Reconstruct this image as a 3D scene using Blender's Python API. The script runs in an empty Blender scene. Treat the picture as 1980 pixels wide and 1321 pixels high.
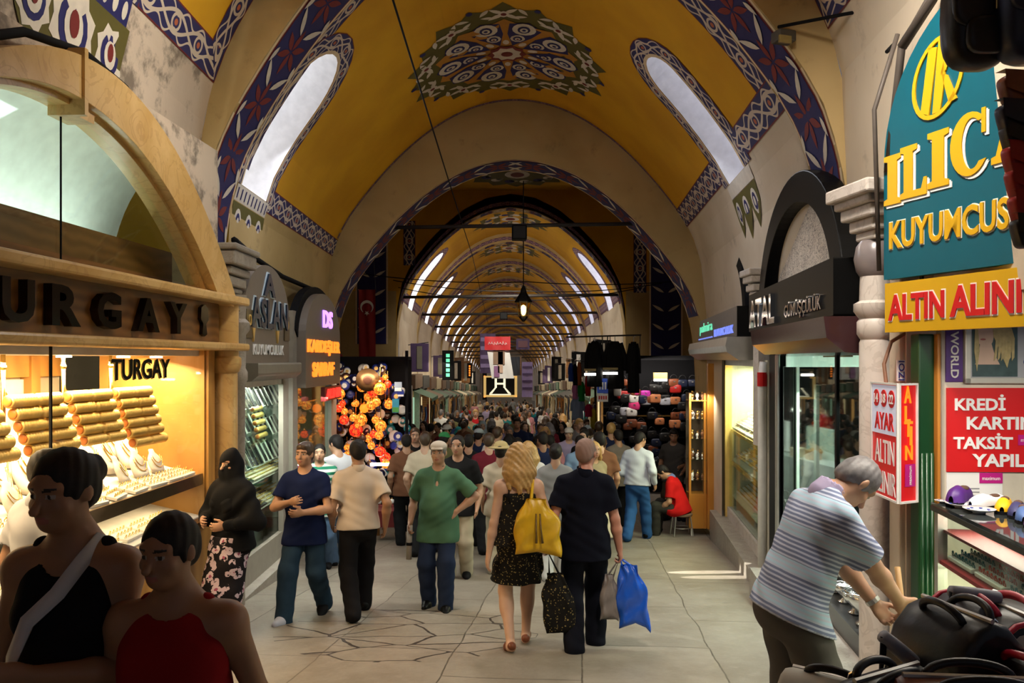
import bpy, bmesh, math, random
import numpy as np
from mathutils import Vector, Matrix
random.seed(7)
RNG = np.random.default_rng(7)
PI = math.pi
sc = bpy.context.scene
C = sc.collection

# ---------------------------------------------------------------- camera
F = 1540.0; VX = 975.0; HY = 695.0; CZ = 1.75      # focal length in pixels, level vanishing point, eye height
cam = bpy.data.objects.new('camera', bpy.data.cameras.new('camera')); C.objects.link(cam)
cam.location = (0, 0, CZ); cam.rotation_euler = (PI/2, 0, 0)
cam.data.sensor_width = 36; cam.data.lens = F/1980*36
cam.data.shift_x = 15/1980; cam.data.shift_y = 34.5/1980
cam.data.clip_end = 300; cam.data.clip_start = 0.05
sc.camera = cam
# ---------------------------------------------------------------- world, exposure
sc.view_settings.view_transform = 'Standard'; sc.view_settings.look = 'None'
sc.view_settings.gamma = 1.0; sc.view_settings.use_curve_mapping = False
sc.view_settings.exposure = 0.0
sc.cycles.use_denoising = True
try: sc.cycles.denoiser = 'OPENIMAGEDENOISE'
except Exception: pass
sc.cycles.max_bounces = 6; sc.cycles.diffuse_bounces = 3; sc.cycles.glossy_bounces = 3
sc.cycles.transmission_bounces = 4; sc.cycles.transparent_max_bounces = 8
sc.cycles.sample_clamp_indirect = 4.0
sc.cycles.caustics_reflective = False; sc.cycles.caustics_refractive = False
w = bpy.data.worlds.new('world'); sc.world = w; w.use_nodes = True
w.node_tree.nodes['Background'].inputs[0].default_value = (0.75, 0.82, 1.0, 1)
w.node_tree.nodes['Background'].inputs[1].default_value = 0.17

def G(d):                                    # the street runs downhill away from the camera
    if d < 13: return -0.0915*d
    return -1.1895 - 0.041*(d-13)
def Wp(px, py, d): return Vector(((px-VX)*d/F, d, CZ-(py-HY)*d/F))
def Wx(px, d): return (px-VX)*d/F
def Wz(py, d): return CZ-(py-HY)*d/F

def area(name, loc, target, size, size_y, power, col=(1,1,1), spread=PI):
    l = bpy.data.lights.new(name, 'AREA'); l.shape = 'RECTANGLE'; l.size = size; l.size_y = size_y
    l.energy = power; l.color = col; l.spread = spread
    o = bpy.data.objects.new(name, l); C.objects.link(o); o.location = loc
    o.rotation_euler = (Vector(target)-Vector(loc)).to_track_quat('-Z', 'Y').to_euler()
    return o
def point(name, loc, power, col=(1,1,1), r=0.05):
    l = bpy.data.lights.new(name, 'POINT'); l.energy = power; l.color = col; l.shadow_soft_size = r
    o = bpy.data.objects.new(name, l); C.objects.link(o); o.location = loc; return o
WARM = (1.0, 0.72, 0.42); DAY = (0.86, 0.90, 1.0); NEUT = (1.0, 0.9, 0.75)
# daylight coming in through the vault windows of the bay in the middle and of the bays beyond; the crossing has one under its windowless ceiling
area('crossing_light', (0.2, 18.5, 6.3), (0.2, 18.5, 0), 1.2, 1.2, 7, NEUT)
for k in range(7):
    d = 26.2+5.2*1.6*k
    area('daylight_bay', (0.2, d, 5.6-0.041*(d-23.3)), (0.2, d, -3), 2.2, 0.7, 62, NEUT)
area('daylight_window', (-2.1, 9.3, 4.6), (1.2, 10.2, -0.8), 0.7, 1.3, 38, DAY)
area('daylight_window', (1.95, 9.9, 4.8), (-1., 10.2, -0.8), 0.7, 1.3, 34, DAY)
# added fill lights without fittings under the vault, for street, crowd, banner and signs
area('street_fill_light', (0.3, 8.6, 4.6), (0.3, 7.6, 0), 0.5, 0.5, 46, NEUT, math.radians(120))
area('street_fill_light', (.2, 21., 4.4), (.2, 31, -.8), 0.5, 0.5, 110, NEUT, math.radians(110))
area('street_fill_light', (1.3, 3.6, 4.9), (2.3, 5.4, 1.6), 0.5, 0.5, 66, (1, .9, .78), math.radians(105))
area('street_fill_light', (-.6, 5.2, 5.2), (-2.6, 6.4, 3.4), 0.4, 0.4, 28, (1, .9, .75), math.radians(100))
# a patch of sun through a window high on the other side
for dx, dy, en in ((0, 0, 9000), (.12, -.34, 7000)):
    sp = bpy.data.lights.new('sun_patch', 'SPOT'); sp.energy = en; sp.spot_size = math.radians(6.); sp.spot_blend = .12; sp.shadow_soft_size = .015; sp.color = (1, .95, .85)
    so = bpy.data.objects.new('sun_patch', sp); C.objects.link(so); so.location = (-2.3, 9.35, 4.8); so.scale = (1., .20, 1.)
    dv = Vector((2.5+dx, 9.95+dy, G(9.75)))-Vector(so.location); so.rotation_euler = dv.to_track_quat('-Z', 'Y').to_euler(); so.scale = (1., .30, 1.)
    zz = -dv.normalized(); xx = Vector((1, 0, -dv.x/-dv.z*-1)); xx = (xx-zz*xx.dot(zz)).normalized(); so.rotation_euler = Matrix((xx, zz.cross(xx), zz)).transposed().to_euler()

# ---------------------------------------------------------------- node helpers
class E:
    """a shader value with arithmetic"""
    def __init__(s, nt, sock): s.nt = nt; s.s = sock
    def op(s, o, *a):
        n = s.nt.nodes.new('ShaderNodeMath'); n.operation = o
        for i, x in enumerate((s,)+a):
            if isinstance(x, E): s.nt.links.new(x.s, n.inputs[i])
            else: n.inputs[i].default_value = x
        return E(s.nt, n.outputs[0])
    def __add__(s, b): return s.op('ADD', b)
    def __sub__(s, b): return s.op('SUBTRACT', b)
    def __mul__(s, b): return s.op('MULTIPLY', b)
    def __truediv__(s, b): return s.op('DIVIDE', b)
    __radd__ = __add__; __rmul__ = __mul__
    def sin(s): return s.op('SINE')
    def abs(s): return s.op('ABSOLUTE')
    def fract(s): return s.op('FRACT')
    def lt(s, b): return s.op('LESS_THAN', b)
    def gt(s, b): return s.op('GREATER_THAN', b)
    def max(s, b): return s.op('MAXIMUM', b)
    def min(s, b): return s.op('MINIMUM', b)
    def sqrt(s): return s.op('SQRT')
    def pw(s, b): return s.op('POWER', b)
    def ss(s, a, b):
        n = s.nt.nodes.new('ShaderNodeMapRange'); n.interpolation_type = 'SMOOTHSTEP'
        s.nt.links.new(s.s, n.inputs[0]); n.inputs[1].default_value = a; n.inputs[2].default_value = b
        return E(s.nt, n.outputs[0])

class Mt:
    """a procedural material under construction"""
    def __init__(s, name, rough=0.6, metal=0.0, spec=0.5):
        s.m = bpy.data.materials.new(name); s.m.use_nodes = True; s.nt = s.m.node_tree
        s.b = s.nt.nodes['Principled BSDF']
        s.b.inputs['Roughness'].default_value = rough; s.b.inputs['Metallic'].default_value = metal
        s.b.inputs['Specular IOR Level'].default_value = spec
        s.tc = None
    def node(s, t, **kw):
        n = s.nt.nodes.new(t)
        for k, v in kw.items(): setattr(n, k, v)
        return n
    def coord(s, kind='Object', scale=None, distort=0, dscale=2.0):
        if s.tc is None: s.tc = s.node('ShaderNodeTexCoord')
        v = s.tc.outputs[kind]
        if distort:
            nz = s.node('ShaderNodeTexNoise'); nz.inputs['Scale'].default_value = dscale; nz.inputs['Detail'].default_value = 3
            s.nt.links.new(v, nz.inputs['Vector'])
            mx = s.node('ShaderNodeVectorMath', operation='MULTIPLY_ADD'); s.nt.links.new(nz.outputs['Color'], mx.inputs[0])
            mx.inputs[1].default_value = (distort,)*3; s.nt.links.new(v, mx.inputs[2]); v = mx.outputs[0]
        if scale is not None:
            mp = s.node('ShaderNodeMapping'); mp.inputs['Scale'].default_value = scale if hasattr(scale, '__len__') else (scale,)*3
            s.nt.links.new(v, mp.inputs['Vector']); v = mp.outputs[0]
        return v
    def xyz(s, v):
        n = s.node('ShaderNodeSeparateXYZ'); s.nt.links.new(v, n.inputs[0])
        return [E(s.nt, o) for o in n.outputs]
    def noise(s, scale, detail=4, vec=None, rough=.5, dist=0):
        n = s.node('ShaderNodeTexNoise'); n.inputs['Scale'].default_value = scale; n.inputs['Detail'].default_value = detail
        n.inputs['Roughness'].default_value = rough; n.inputs['Distortion'].default_value = dist
        s.nt.links.new(vec if vec is not None else s.coord(), n.inputs['Vector']); return E(s.nt, n.outputs['Fac'])
    def voro(s, scale, feature='F1', vec=None, out='Distance'):
        n = s.node('ShaderNodeTexVoronoi', feature=feature); n.inputs['Scale'].default_value = scale
        s.nt.links.new(vec if vec is not None else s.coord(), n.inputs['Vector']); return n.outputs[out]
    def mix(s, fac, a, b):
        n = s.node('ShaderNodeMix', data_type='RGBA')
        for i, x in ((6, a), (7, b)):
            if isinstance(x, (tuple, list)): n.inputs[i].default_value = (*x[:3], 1)
            else: s.nt.links.new(x, n.inputs[i])
        if isinstance(fac, E): s.nt.links.new(fac.s, n.inputs[0])
        else: n.inputs[0].default_value = fac
        return n.outputs[2]
    def color(s, c):
        if isinstance(c, (tuple, list)): s.b.inputs['Base Color'].default_value = (*c[:3], 1)
        else: s.nt.links.new(c, s.b.inputs['Base Color'])
        return s
    def bump(s, h, strength=.3, dist=.01):
        n = s.node('ShaderNodeBump'); n.inputs['Strength'].default_value = strength; n.inputs['Distance'].default_value = dist
        s.nt.links.new(h.s, n.inputs['Height']); s.nt.links.new(n.outputs[0], s.b.inputs['Normal']); return s
    def rough(s, e): s.nt.links.new(e.s, s.b.inputs['Roughness']); return s
    def emit(s, c, st):
        if isinstance(c, (tuple, list)): s.b.inputs['Emission Color'].default_value = (*c[:3], 1)
        else: s.nt.links.new(c, s.b.inputs['Emission Color'])
        s.b.inputs['Emission Strength'].default_value = st; return s

def S(r, g, b):                             # sRGB 0..255 -> linear
    f = lambda c: ((c/255+.055)/1.055)**2.4 if c > 10 else c/255/12.92
    return (f(r), f(g), f(b))
_plain = {}
def pm(name, col, rough=.6, metal=0., var=.18, scale=9., bump=0., emit=0., spec=.5, detail=3):
    """plain surface whose colour and roughness wander a little"""
    if name in _plain: return _plain[name]
    t = Mt(name, rough, metal, spec)
    n = t.noise(scale, detail)
    lo = tuple(c*(1-var) for c in col); hi = tuple(min(1, c*(1+var)) for c in col)
    t.color(t.mix(n, lo, hi))
    if bump: t.bump(n, bump, .01)
    if emit: t.emit(col, emit)
    _plain[name] = t.m
    return t.m
def glassm(name, tint=(1,1,1), gloss=.9):
    """clear pane: see-through, mirror-like where looked at along its face"""
    t = Mt(name, .02); nt = t.nt
    tr = t.node('ShaderNodeBsdfTransparent'); tr.inputs[0].default_value = (*tint, 1)
    gl = t.node('ShaderNodeBsdfGlossy'); gl.inputs['Roughness'].default_value = .02; gl.inputs[0].default_value = (gloss,)*3+(1,)
    lw = t.node('ShaderNodeLayerWeight'); fr = (E(nt, lw.outputs['Facing']).pw(5.)*.55+.025).s.node
    mx = t.node('ShaderNodeMixShader')
    nt.links.new(fr.outputs[0], mx.inputs[0]); nt.links.new(tr.outputs[0], mx.inputs[1]); nt.links.new(gl.outputs[0], mx.inputs[2])
    nt.links.new(mx.outputs[0], nt.nodes['Material Output'].inputs['Surface'])
    return t.m

# ---------------------------------------------------------------- mesh helpers
class MB:
    def __init__(s): s.v = []; s.f = []; s.m = []; s.uv = []; s.has_uv = False
    def add(s, vs, fs, mat=0, uvs=None):
        o = len(s.v); s.v.extend([tuple(v) for v in vs])
        for i, f in enumerate(fs):
            s.f.append([o+k for k in f]); s.m.append(mat)
            if uvs is not None: s.uv.append([uvs[k] for k in f]); s.has_uv = True
            else: s.uv.append([(0, 0)]*len(f))
        return s
    def box(s, c, size, mat=0, rz=0., M=None):
        x, y, z = (k/2 for k in size)
        vs = [Vector((sx*x, sy*y, sz*z)) for sx in (-1, 1) for sy in (-1, 1) for sz in (-1, 1)]
        R = M.to_3x3() if M is not None else Matrix.Rotation(rz, 3, 'Z')
        vs = [R @ v + Vector(c) for v in vs]
        return s.add(vs, [(0,1,3,2),(4,6,7,5),(0,4,5,1),(2,3,7,6),(0,2,6,4),(1,5,7,3)], mat)
    def obox(s, Fm, lo, hi, mat=0):
        """box between two corners in the frame Fm"""
        vs = [Fm @ Vector((a, b, c)) for a in (lo[0], hi[0]) for b in (lo[1], hi[1]) for c in (lo[2], hi[2])]
        return s.add(vs, [(0,1,3,2),(4,6,7,5),(0,4,5,1),(2,3,7,6),(0,2,6,4),(1,5,7,3)], mat)
    def tube(s, pts, r, n=8, mat=0, cap=True, closed=False):
        pts = [Vector(p) for p in pts]; L = len(pts)
        rs = r if hasattr(r, '__len__') else [r]*L
        vs = []; prev = None
        for i, p in enumerate(pts):
            t = (pts[(i+1) % L] - pts[i-1]) if closed else (pts[min(i+1, L-1)] - pts[max(i-1, 0)])
            if t.length < 1e-9: t = Vector((0, 0, 1))
            t.normalize()
            a = prev if prev is not None else (Vector((0, 0, 1)) if abs(t.z) < .9 else Vector((1, 0, 0)))
            u = (a - t*a.dot(t))
            if u.length < 1e-6: u = t.orthogonal()
            u.normalize(); prev = u; w_ = t.cross(u)
            for k in range(n):
                q = 2*PI*k/n; vs.append(p + (u*math.cos(q)+w_*math.sin(q))*rs[i])
        fs = []
        for i in range(L if closed else L-1):
            j = (i+1) % L
            for k in range(n): fs.append((i*n+k, i*n+(k+1) % n, j*n+(k+1) % n, j*n+k))
        if cap and not closed: fs.append(tuple(range(n))[::-1]); fs.append(tuple((L-1)*n+k for k in range(n)))
        return s.add(vs, fs, mat)
    def lathe(s, prof, c=(0,0,0), n=20, mat=0, axis=None, sy=1.):
        """prof: (radius, height) from bottom to top"""
        R = Vector((0,0,1)).rotation_difference(Vector(axis)).to_matrix() if axis is not None else Matrix.Identity(3)
        vs = []
        for r, z in prof:
            for k in range(n):
                q = 2*PI*k/n; vs.append(R @ Vector((r*math.cos(q), r*sy*math.sin(q), z)) + Vector(c))
        fs = []
        for i in range(len(prof)-1):
            for k in range(n): fs.append((i*n+k, i*n+(k+1) % n, (i+1)*n+(k+1) % n, (i+1)*n+k))
        fs.append(tuple(range(n))[::-1]); fs.append(tuple((len(prof)-1)*n+k for k in range(n)))
        return s.add(vs, fs, mat)
    def ball(s, c, r, n=12, m=8, mat=0, M=None):
        r = r if hasattr(r, '__len__') else (r,)*3
        R = M if M is not None else Matrix.Identity(3)
        vs = []; fs = []
        for i in range(m+1):
            th = PI*i/m
            for k in range(n):
                q = 2*PI*k/n
                vs.append(R @ Vector((r[0]*math.sin(th)*math.cos(q), r[1]*math.sin(th)*math.sin(q), r[2]*math.cos(th)))+Vector(c))
        for i in range(m):
            for k in range(n): fs.append((i*n+k, (i+1)*n+k, (i+1)*n+(k+1) % n, i*n+(k+1) % n))
        return s.add(vs, fs, mat)
    def prism(s, poly, Fm, z0, z1, mat=0, side=None):
        """a 2-D outline (x, y) in frame Fm, extruded from z0 to z1 along the frame's z"""
        n = len(poly)
        vs = [Fm @ Vector((x, y, z0)) for x, y in poly]+[Fm @ Vector((x, y, z1)) for x, y in poly]
        s.add(vs, [tuple(range(n))[::-1], tuple(range(n, 2*n))], mat)
        s.add(vs, [(k, (k+1) % n, n+(k+1) % n, n+k) for k in range(n)], mat if side is None else side)
        return s
    def band(s, inner, outer, Fm, z0, z1, mat=0):
        """two open 2-D outlines joined to a solid curved band"""
        n = len(inner)
        P = lambda L, z: [Fm @ Vector((x, y, z)) for x, y in L]
        vs = P(inner, z0)+P(outer, z0)+P(inner, z1)+P(outer, z1); fs = []
        for k in range(n-1):
            a, b, c, d = k, n+k, 2*n+k, 3*n+k
            fs += [(a, b, b+1, a+1), (c, c+1, d+1, d), (a, a+1, c+1, c), (b, d, d+1, b+1)]
        fs += [(0, 2*n, 3*n, n), (n-1, 2*n-1, 4*n-1, 3*n-1)]
        return s.add(vs, fs, mat)
    def quad(s, a, b, c, d, mat=0): return s.add([a, b, c, d], [(0, 1, 2, 3)], mat, [(0,0),(1,0),(1,1),(0,1)])
    def build(s, name, mats, parent=None, smooth=False, world=True, origin=None, bevel=0., seg=2, auto=None):
        me = bpy.data.meshes.new(name)
        mats = mats if isinstance(mats, (list, tuple)) else [mats]
        off = Vector((0, 0, 0))
        if parent is not None and world:
            off = parent.matrix_basis.translation if parent.parent is None else parent.matrix_basis.translation + parent.parent.matrix_basis.translation
        elif origin is not None: off = Vector(origin)
        elif parent is None:
            a = np.array(s.v); off = Vector((float(a[:,0].min()+a[:,0].max())/2, float(a[:,1].min()+a[:,1].max())/2, float(a[:,2].min())))
        o3 = tuple(off)
        me.from_pydata([(v[0]-o3[0], v[1]-o3[1], v[2]-o3[2]) for v in s.v], [], s.f)
        for m in mats: me.materials.append(m)
        me.polygons.foreach_set('material_index', s.m)
        if s.has_uv:
            ul = me.uv_layers.new(name='UVMap'); flat = [c for f in s.uv for p in f for c in p]
            ul.data.foreach_set('uv', flat)
        if smooth: me.polygons.foreach_set('use_smooth', [True]*len(s.f))
        me.validate(); me.update()
        if auto is not None:
            me.polygons.foreach_set('use_smooth', [True]*len(me.polygons))
            me.set_sharp_from_angle(angle=math.radians(auto))
        o = bpy.data.objects.new(name, me); C.objects.link(o)
        if parent is not None: o.parent = parent
        else: o.location = off
        if bevel:
            b = o.modifiers.new('bevel', 'BEVEL'); b.width = bevel; b.segments = seg; b.limit_method = 'ANGLE'; b.angle_limit = math.radians(40)
        return o

LABELS = {}
def tag(o, label, cat, group=None, kind=None):
    o['label'] = label; o['category'] = cat
    if group: o['group'] = group
    if kind: o['kind'] = kind
    if label in LABELS and not (group and LABELS[label] == group): print('DUPLICATE LABEL', label)
    LABELS[label] = group
    return o
def thing(name, label, cat, loc, rz=0., group=None):
    o = bpy.data.objects.new(name, None); C.objects.link(o); o.location = loc; o.rotation_euler = (0, 0, rz)
    o.empty_display_size = .1
    return tag(o, label, cat, group)
def structure(o): o['kind'] = 'structure'; return o
CH = {}
def dup(root, loc, rz=None, label=None, group=None, scale=None, mats=None):
    r = root.copy(); C.objects.link(r); r.location = loc
    if rz is not None: r.rotation_euler = (0, 0, rz) if not hasattr(rz, '__len__') else rz
    if scale: r.scale = (scale,)*3 if not hasattr(scale, '__len__') else scale
    if label: tag(r, label, root['category'], group or root.get('group'))
    for ch in root.children:
        c = ch.copy(); C.objects.link(c); c.parent = r
        over(c, mats)
        for g in ch.children:
            e = g.copy(); C.objects.link(e); e.parent = c; over(e, mats)
    if root.type == 'MESH': over(r, mats)
    return r
def over(o, mats):
    if not mats: return
    key = o.name.split('.')[0]
    if key in mats and o.data is not None:
        for i, sl in enumerate(o.material_slots):
            if i == 0: sl.link = 'OBJECT'; sl.material = mats[key]

def frame(o, xd, yd):
    x = Vector(xd).normalized(); y = Vector(yd); y = (y-x*y.dot(x)).normalized(); z = x.cross(y)
    M = Matrix((x, y, z)).transposed().to_4x4(); M.translation = Vector(o); return M

_fc = {}
def glyphs(s, bold=0.):
    """outline mesh of a word with cap height about 0.7, as (verts, faces, width)"""
    if (s, bold) in _fc: return _fc[(s, bold)]
    cu = bpy.data.curves.new('text', 'FONT'); cu.body = s; cu.size = 1.; cu.offset = bold; cu.resolution_u = 3
    o = bpy.data.objects.new('text', cu); C.objects.link(o)
    dg = bpy.context.evaluated_depsgraph_get(); me = o.evaluated_get(dg).to_mesh()
    vs = [tuple(v.co) for v in me.vertices]; fs = [tuple(p.vertices) for p in me.polygons]
    o.evaluated_get(dg).to_mesh_clear()
    bpy.data.objects.remove(o); bpy.data.curves.remove(cu)
    _fc[(s, bold)] = (vs, fs); return vs, fs
def text(mb, s, Fm, x, y, w_, h, depth=.004, bold=.02, mat=0, z0=0.):
    """a word as raised letters fitted in the box (x, y, width, height) of frame Fm"""
    vs, fs = glyphs(s, bold)
    a = np.array(vs); lo = a.min(0); hi = a.max(0)
    sx = w_/(hi[0]-lo[0]); sy = h/(hi[1]-lo[1])
    P = lambda v, z: Fm @ Vector((x+(v[0]-lo[0])*sx, y+(v[1]-lo[1])*sy, z))
    n = len(vs)
    edges = {}
    for f in fs:
        for i in range(len(f)):
            e = (f[i], f[(i+1) % len(f)]); k = (min(e), max(e)); edges.setdefault(k, []).append(e)
    mb.add([P(v, z0+depth) for v in vs]+[P(v, z0) for v in vs],
           [tuple(f) for f in fs]+[(e[0][0], n+e[0][0], n+e[0][1], e[0][1]) for e in edges.values() if len(e) == 1], mat)
    return mb
def word_part(name, s, Fm, x, y, w_, h, m, parent, depth=.004, bold=.02, label=None):
    mb = MB(); text(mb, s, Fm, x, y, w_, h, depth, bold)
    o = mb.build(name, m, parent)
    return o
def arc(cx_, cy_, rx, ry, a0, a1, n): return [(cx_+rx*math.cos(a0+(a1-a0)*k/n), cy_+ry*math.sin(a0+(a1-a0)*k/n)) for k in range(n+1)]
# ================================================================ materials of the place
def m_ochre():
    t = Mt('ochre_limewash', .75); n = t.noise(.9, 5); n2 = t.noise(14., 3)
    t.color(t.mix(n.ss(.3, .75), (.60, .29, .004), (.74, .39, .008))); t.bump(n2, .08, .01); return t.m
def m_plaster(name, a, b, dirt=.5):
    t = Mt(name, .8); n = t.noise(.7, 6, dist=.6); g = t.noise(2.6, 6, rough=.65)
    base = t.mix(n.ss(.3, .7), a, b)
    lo = .58-.10*(dirt > .9); t.color(t.mix(g.ss(lo, lo+.16)*dirt, base, tuple(c*.35 for c in a))); t.bump(t.noise(9., 4), .15, .02); return t.m
OCHRE = m_ochre()
PLASTER = m_plaster('beige_plaster', (.41, .285, .11), (.54, .39, .175), .4)
PLASTER_W = m_plaster('pale_plaster', (.60, .50, .37), (.70, .61, .48), .45)
PLASTER_D = m_plaster('damp_stained_plaster', (.52, .42, .33), (.66, .55, .44), .95)
WHITE_PL = pm('white_reveal_plaster', (.82, .80, .80), .8)
CREAM = pm('cream_paint', (.78, .62, .40), .7)
NAVY = pm('navy_paint', (.012, .012, .11), .7)
BLUE_P = pm('deep_blue_paint', (.010, .010, .10), .7)
RED_P = pm('oxblood_paint', (.17, .014, .012), .7)
OLIVE = pm('olive_paint', (.10, .085, .012), .7)
GREYWHITE = pm('chalk_paint', (.70, .64, .55), .7)
ORANGE_L = pm('ochre_line_paint', (.45, .20, .02), .7)
def m_border(name, base, vine, flower, period=.95):
    t = Mt(name, .7); u, v, _ = t.xyz(t.coord('UV'))
    ph = u*(2*PI/period); vv = v-.5
    s1 = ph.sin()*.27
    vine1 = (vv-s1).abs().lt(.055).max((vv+s1).abs().lt(.055))
    fu = ((u*(2/period)).fract()-.5)*1.6
    r = (fu*fu+vv*vv*1.3).sqrt()
    ring = (r-.24).abs().lt(.05); dot = r.lt(.10)
    s2 = (ph*3.).sin()*.12
    leaf = ((vv.abs()-.30+s2).abs()).lt(.035)
    edge = vv.abs().gt(.455)
    c = t.mix(vine1.max(leaf).max(ring), base, vine)
    c = t.mix(dot, c, flower); c = t.mix(edge, c, RED_LINE)
    t.color(c); return t.m
RED_LINE = (.14, .012, .012)
BORDER = m_border('arabesque_border', (.018, .018, .10), (.62, .52, .42), (.45, .12, .05))
BORDER_T = m_border('thin_purple_border', (.05, .02, .10), (.40, .26, .26), (.30, .05, .05), .5)
def m_floor():
    t = Mt('worn_stone_slabs', .5)
    vec = t.coord('Object', None, .10, 1.3)
    br = t.node('ShaderNodeTexBrick'); br.offset = .37; br.squash = .8; br.squash_frequency = 3
    mp = t.node('ShaderNodeMapping'); mp.inputs['Rotation'].default_value = (0, 0, math.radians(96))
    t.nt.links.new(vec, mp.inputs['Vector']); t.nt.links.new(mp.outputs[0], br.inputs['Vector'])
    br.inputs['Scale'].default_value = 1.; br.inputs['Brick Width'].default_value = 1.9; br.inputs['Row Height'].default_value = 1.02
    br.inputs['Mortar Size'].default_value = .007; br.inputs['Mortar Smooth'].default_value = .25; br.inputs['Bias'].default_value = -.2
    br.inputs['Color1'].default_value = (.245, .213, .175, 1); br.inputs['Color2'].default_value = (.32, .278, .23, 1); br.inputs['Mortar'].default_value = (.055, .043, .032, 1)
    g = t.noise(1.1, 8, rough=.68); g2 = t.noise(7., 6, rough=.7)
    c = t.mix(g.ss(.34, .70)*.75, br.outputs['Color'], (.155, .125, .092))
    c = t.mix(g2.ss(.50, .75)*.6, c, (.33, .285, .235))
    # a patch of broken slabs ahead of the couple
    pos = t.coord(); x, y, _z = t.xyz(pos)
    inpatch = ((x+.85)/1.15).pw(2.)+((y-7.0)/.95).pw(2.)
    cell = E(t.nt, t.voro(1.9, 'DISTANCE_TO_EDGE', t.coord('Object', (.75, 1.5, 1), .12, 2.)))
    crack = cell.lt(.018)*inpatch.lt(1.)
    c = t.mix(crack, c, (.035, .025, .02))
    t.color(c); t.rough(g2*.35+.30)
    t.bump(t.noise(22., 5)*.5+E(t.nt, br.outputs['Fac'])*-1.5+crack*-1.5, .25, .02)
    return t.m
FLOOR = m_floor()

# ================================================================ floor
mb = MB(); ys = [-7, -3, 0, 3, 6, 9, 11, 13]+[13+k*6 for k in range(1, 17)]
xs = [-12, -4, 0, 4, 12]
vs = [(x, y, G(y)) for y in ys for x in xs]; nx = len(xs)
mb.add(vs, [(j*nx+i, j*nx+i+1, (j+1)*nx+i+1, (j+1)*nx+i) for j in range(len(ys)-1) for i in range(nx-1)])
o = mb.build('floor', FLOOR, origin=(0, 0, 0)); structure(o)

# ================================================================ vault geometry
PA = [i*.1 for i in range(30)]; PROF = [(a, .24*a*a) for a in PA]+[(3.1, 2.36), (3.25, 2.80), (3.33, 3.3), (3.36, 3.9), (3.36, 14.)]
SL = [0.]
for (a, b), (c_, d_) in zip(PROF, PROF[1:]): SL.append(SL[-1]+math.hypot(c_-a, d_-b))
def prof(s):
    q = abs(s); sg = -1 if s < 0 else 1
    for i in range(len(SL)-1):
        if q <= SL[i+1]:
            f = (q-SL[i])/(SL[i+1]-SL[i]); return sg*(PROF[i][0]+f*(PROF[i+1][0]-PROF[i][0])), PROF[i][1]+f*(PROF[i+1][1]-PROF[i][1])
    return sg*PROF[-1][0], PROF[-1][1]
def s_of_a(a):
    q = abs(a)
    for i in range(len(SL)-1):
        if q <= PROF[i+1][0]: return math.copysign(SL[i]+(q-PROF[i][0])/(PROF[i+1][0]-PROF[i][0])*(SL[i+1]-SL[i]), a)
def s_of_drop(dr):
    for i in range(len(SL)-1):
        if dr <= PROF[i+1][1]: return SL[i]+(dr-PROF[i][1])/(PROF[i+1][1]-PROF[i][1])*(SL[i+1]-SL[i])
cf = lambda d: .2-.038*(14-min(d, 14)); sf = lambda d: 1-.0174*(14-min(d, 14))
class Vault:
    def __init__(s, d0, d1, zc, skew=0): s.d0 = d0; s.d1 = d1; s.zc = zc; s.skew = skew; s.L = d1(0)-d0(0)
    def raw(s, v, q):
        a, dr = prof(q); xa = .93*a
        if s.skew: d = s.d0(0)+v+(s.d0(xa)-s.d0(0))*max(0., 1-v/s.skew)      # the skew of the first arch dies out along the bay
        else: d = s.d0(xa)+(s.d1(xa)-s.d0(xa))*v/s.L
        return Vector((cf(d)+sf(d)*a, d, s.zc(d)-dr))
    def __call__(s, v, q, off=0.):
        p = s.raw(v, q)
        if off:
            n = (s.raw(v+.02, q)-p).cross(s.raw(v, q+.02)-p).normalized()
            if n.z > 0 or (abs(n.z) < .05 and n.x*p.x > 0): n = -n
            p = p+n*off
        return p
def ribbon(mb, M, pts, width, off, mat, closed=False, step=.15, uv0=0.):
    """painted strip of a given width along a path of (v, s) points"""
    P = [Vector(p) for p in pts]
    if closed: P = P+[P[0]]
    R = [P[0]]
    for a, b in zip(P, P[1:]):
        n = max(1, int((b-a).length/step))
        R += [a+(b-a)*k/n for k in range(1, n+1)]
    vs = []; uv = []; u = uv0; N = len(R)
    for i, p in enumerate(R):
        if closed and i in (0, N-1): t0 = (R[-1]-R[-2]).normalized(); t1 = (R[1]-R[0]).normalized()
        else: t0 = (R[i]-R[i-1]).normalized() if i else (R[1]-R[0]).normalized(); t1 = (R[i+1]-R[i]).normalized() if i < N-1 else t0
        n0 = Vector((-t0.y, t0.x)); n1 = Vector((-t1.y, t1.x)); m = (n0+n1)
        m = n1 if m.length < .2 else m.normalized(); k = min(1.6, 1/max(.4, m.dot(n1)))
        if i: u += (p-R[i-1]).length
        for sg in (-.5, .5):
            q = p+m*(sg*width*k); vs.append(M(q.x, q.y, off)); uv.append((u, sg+.5))
    mb.add(vs, [(2*i, 2*i+1, 2*i+3, 2*i+2) for i in range(N-1)], mat, uv)
def star(mb, M, c, pts, off, mat, rings=4):
    """painted star-shaped patch: outline PTS around c"""
    n = len(pts); vs = [M(c[0], c[1], off)]
    for r in range(1, rings+1):
        for p in pts: vs.append(M(c[0]+(p[0]-c[0])*r/rings, c[1]+(p[1]-c[1])*r/rings, off))
    fs = [(0, 1+k, 1+(k+1) % n) for k in range(n)]
    for r in range(rings-1):
        for k in range(n):
            a = 1+r*n; b = a+n; fs.append((a+k, b+k, b+(k+1) % n, a+(k+1) % n))
    mb.add(vs, fs, mat)
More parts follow.
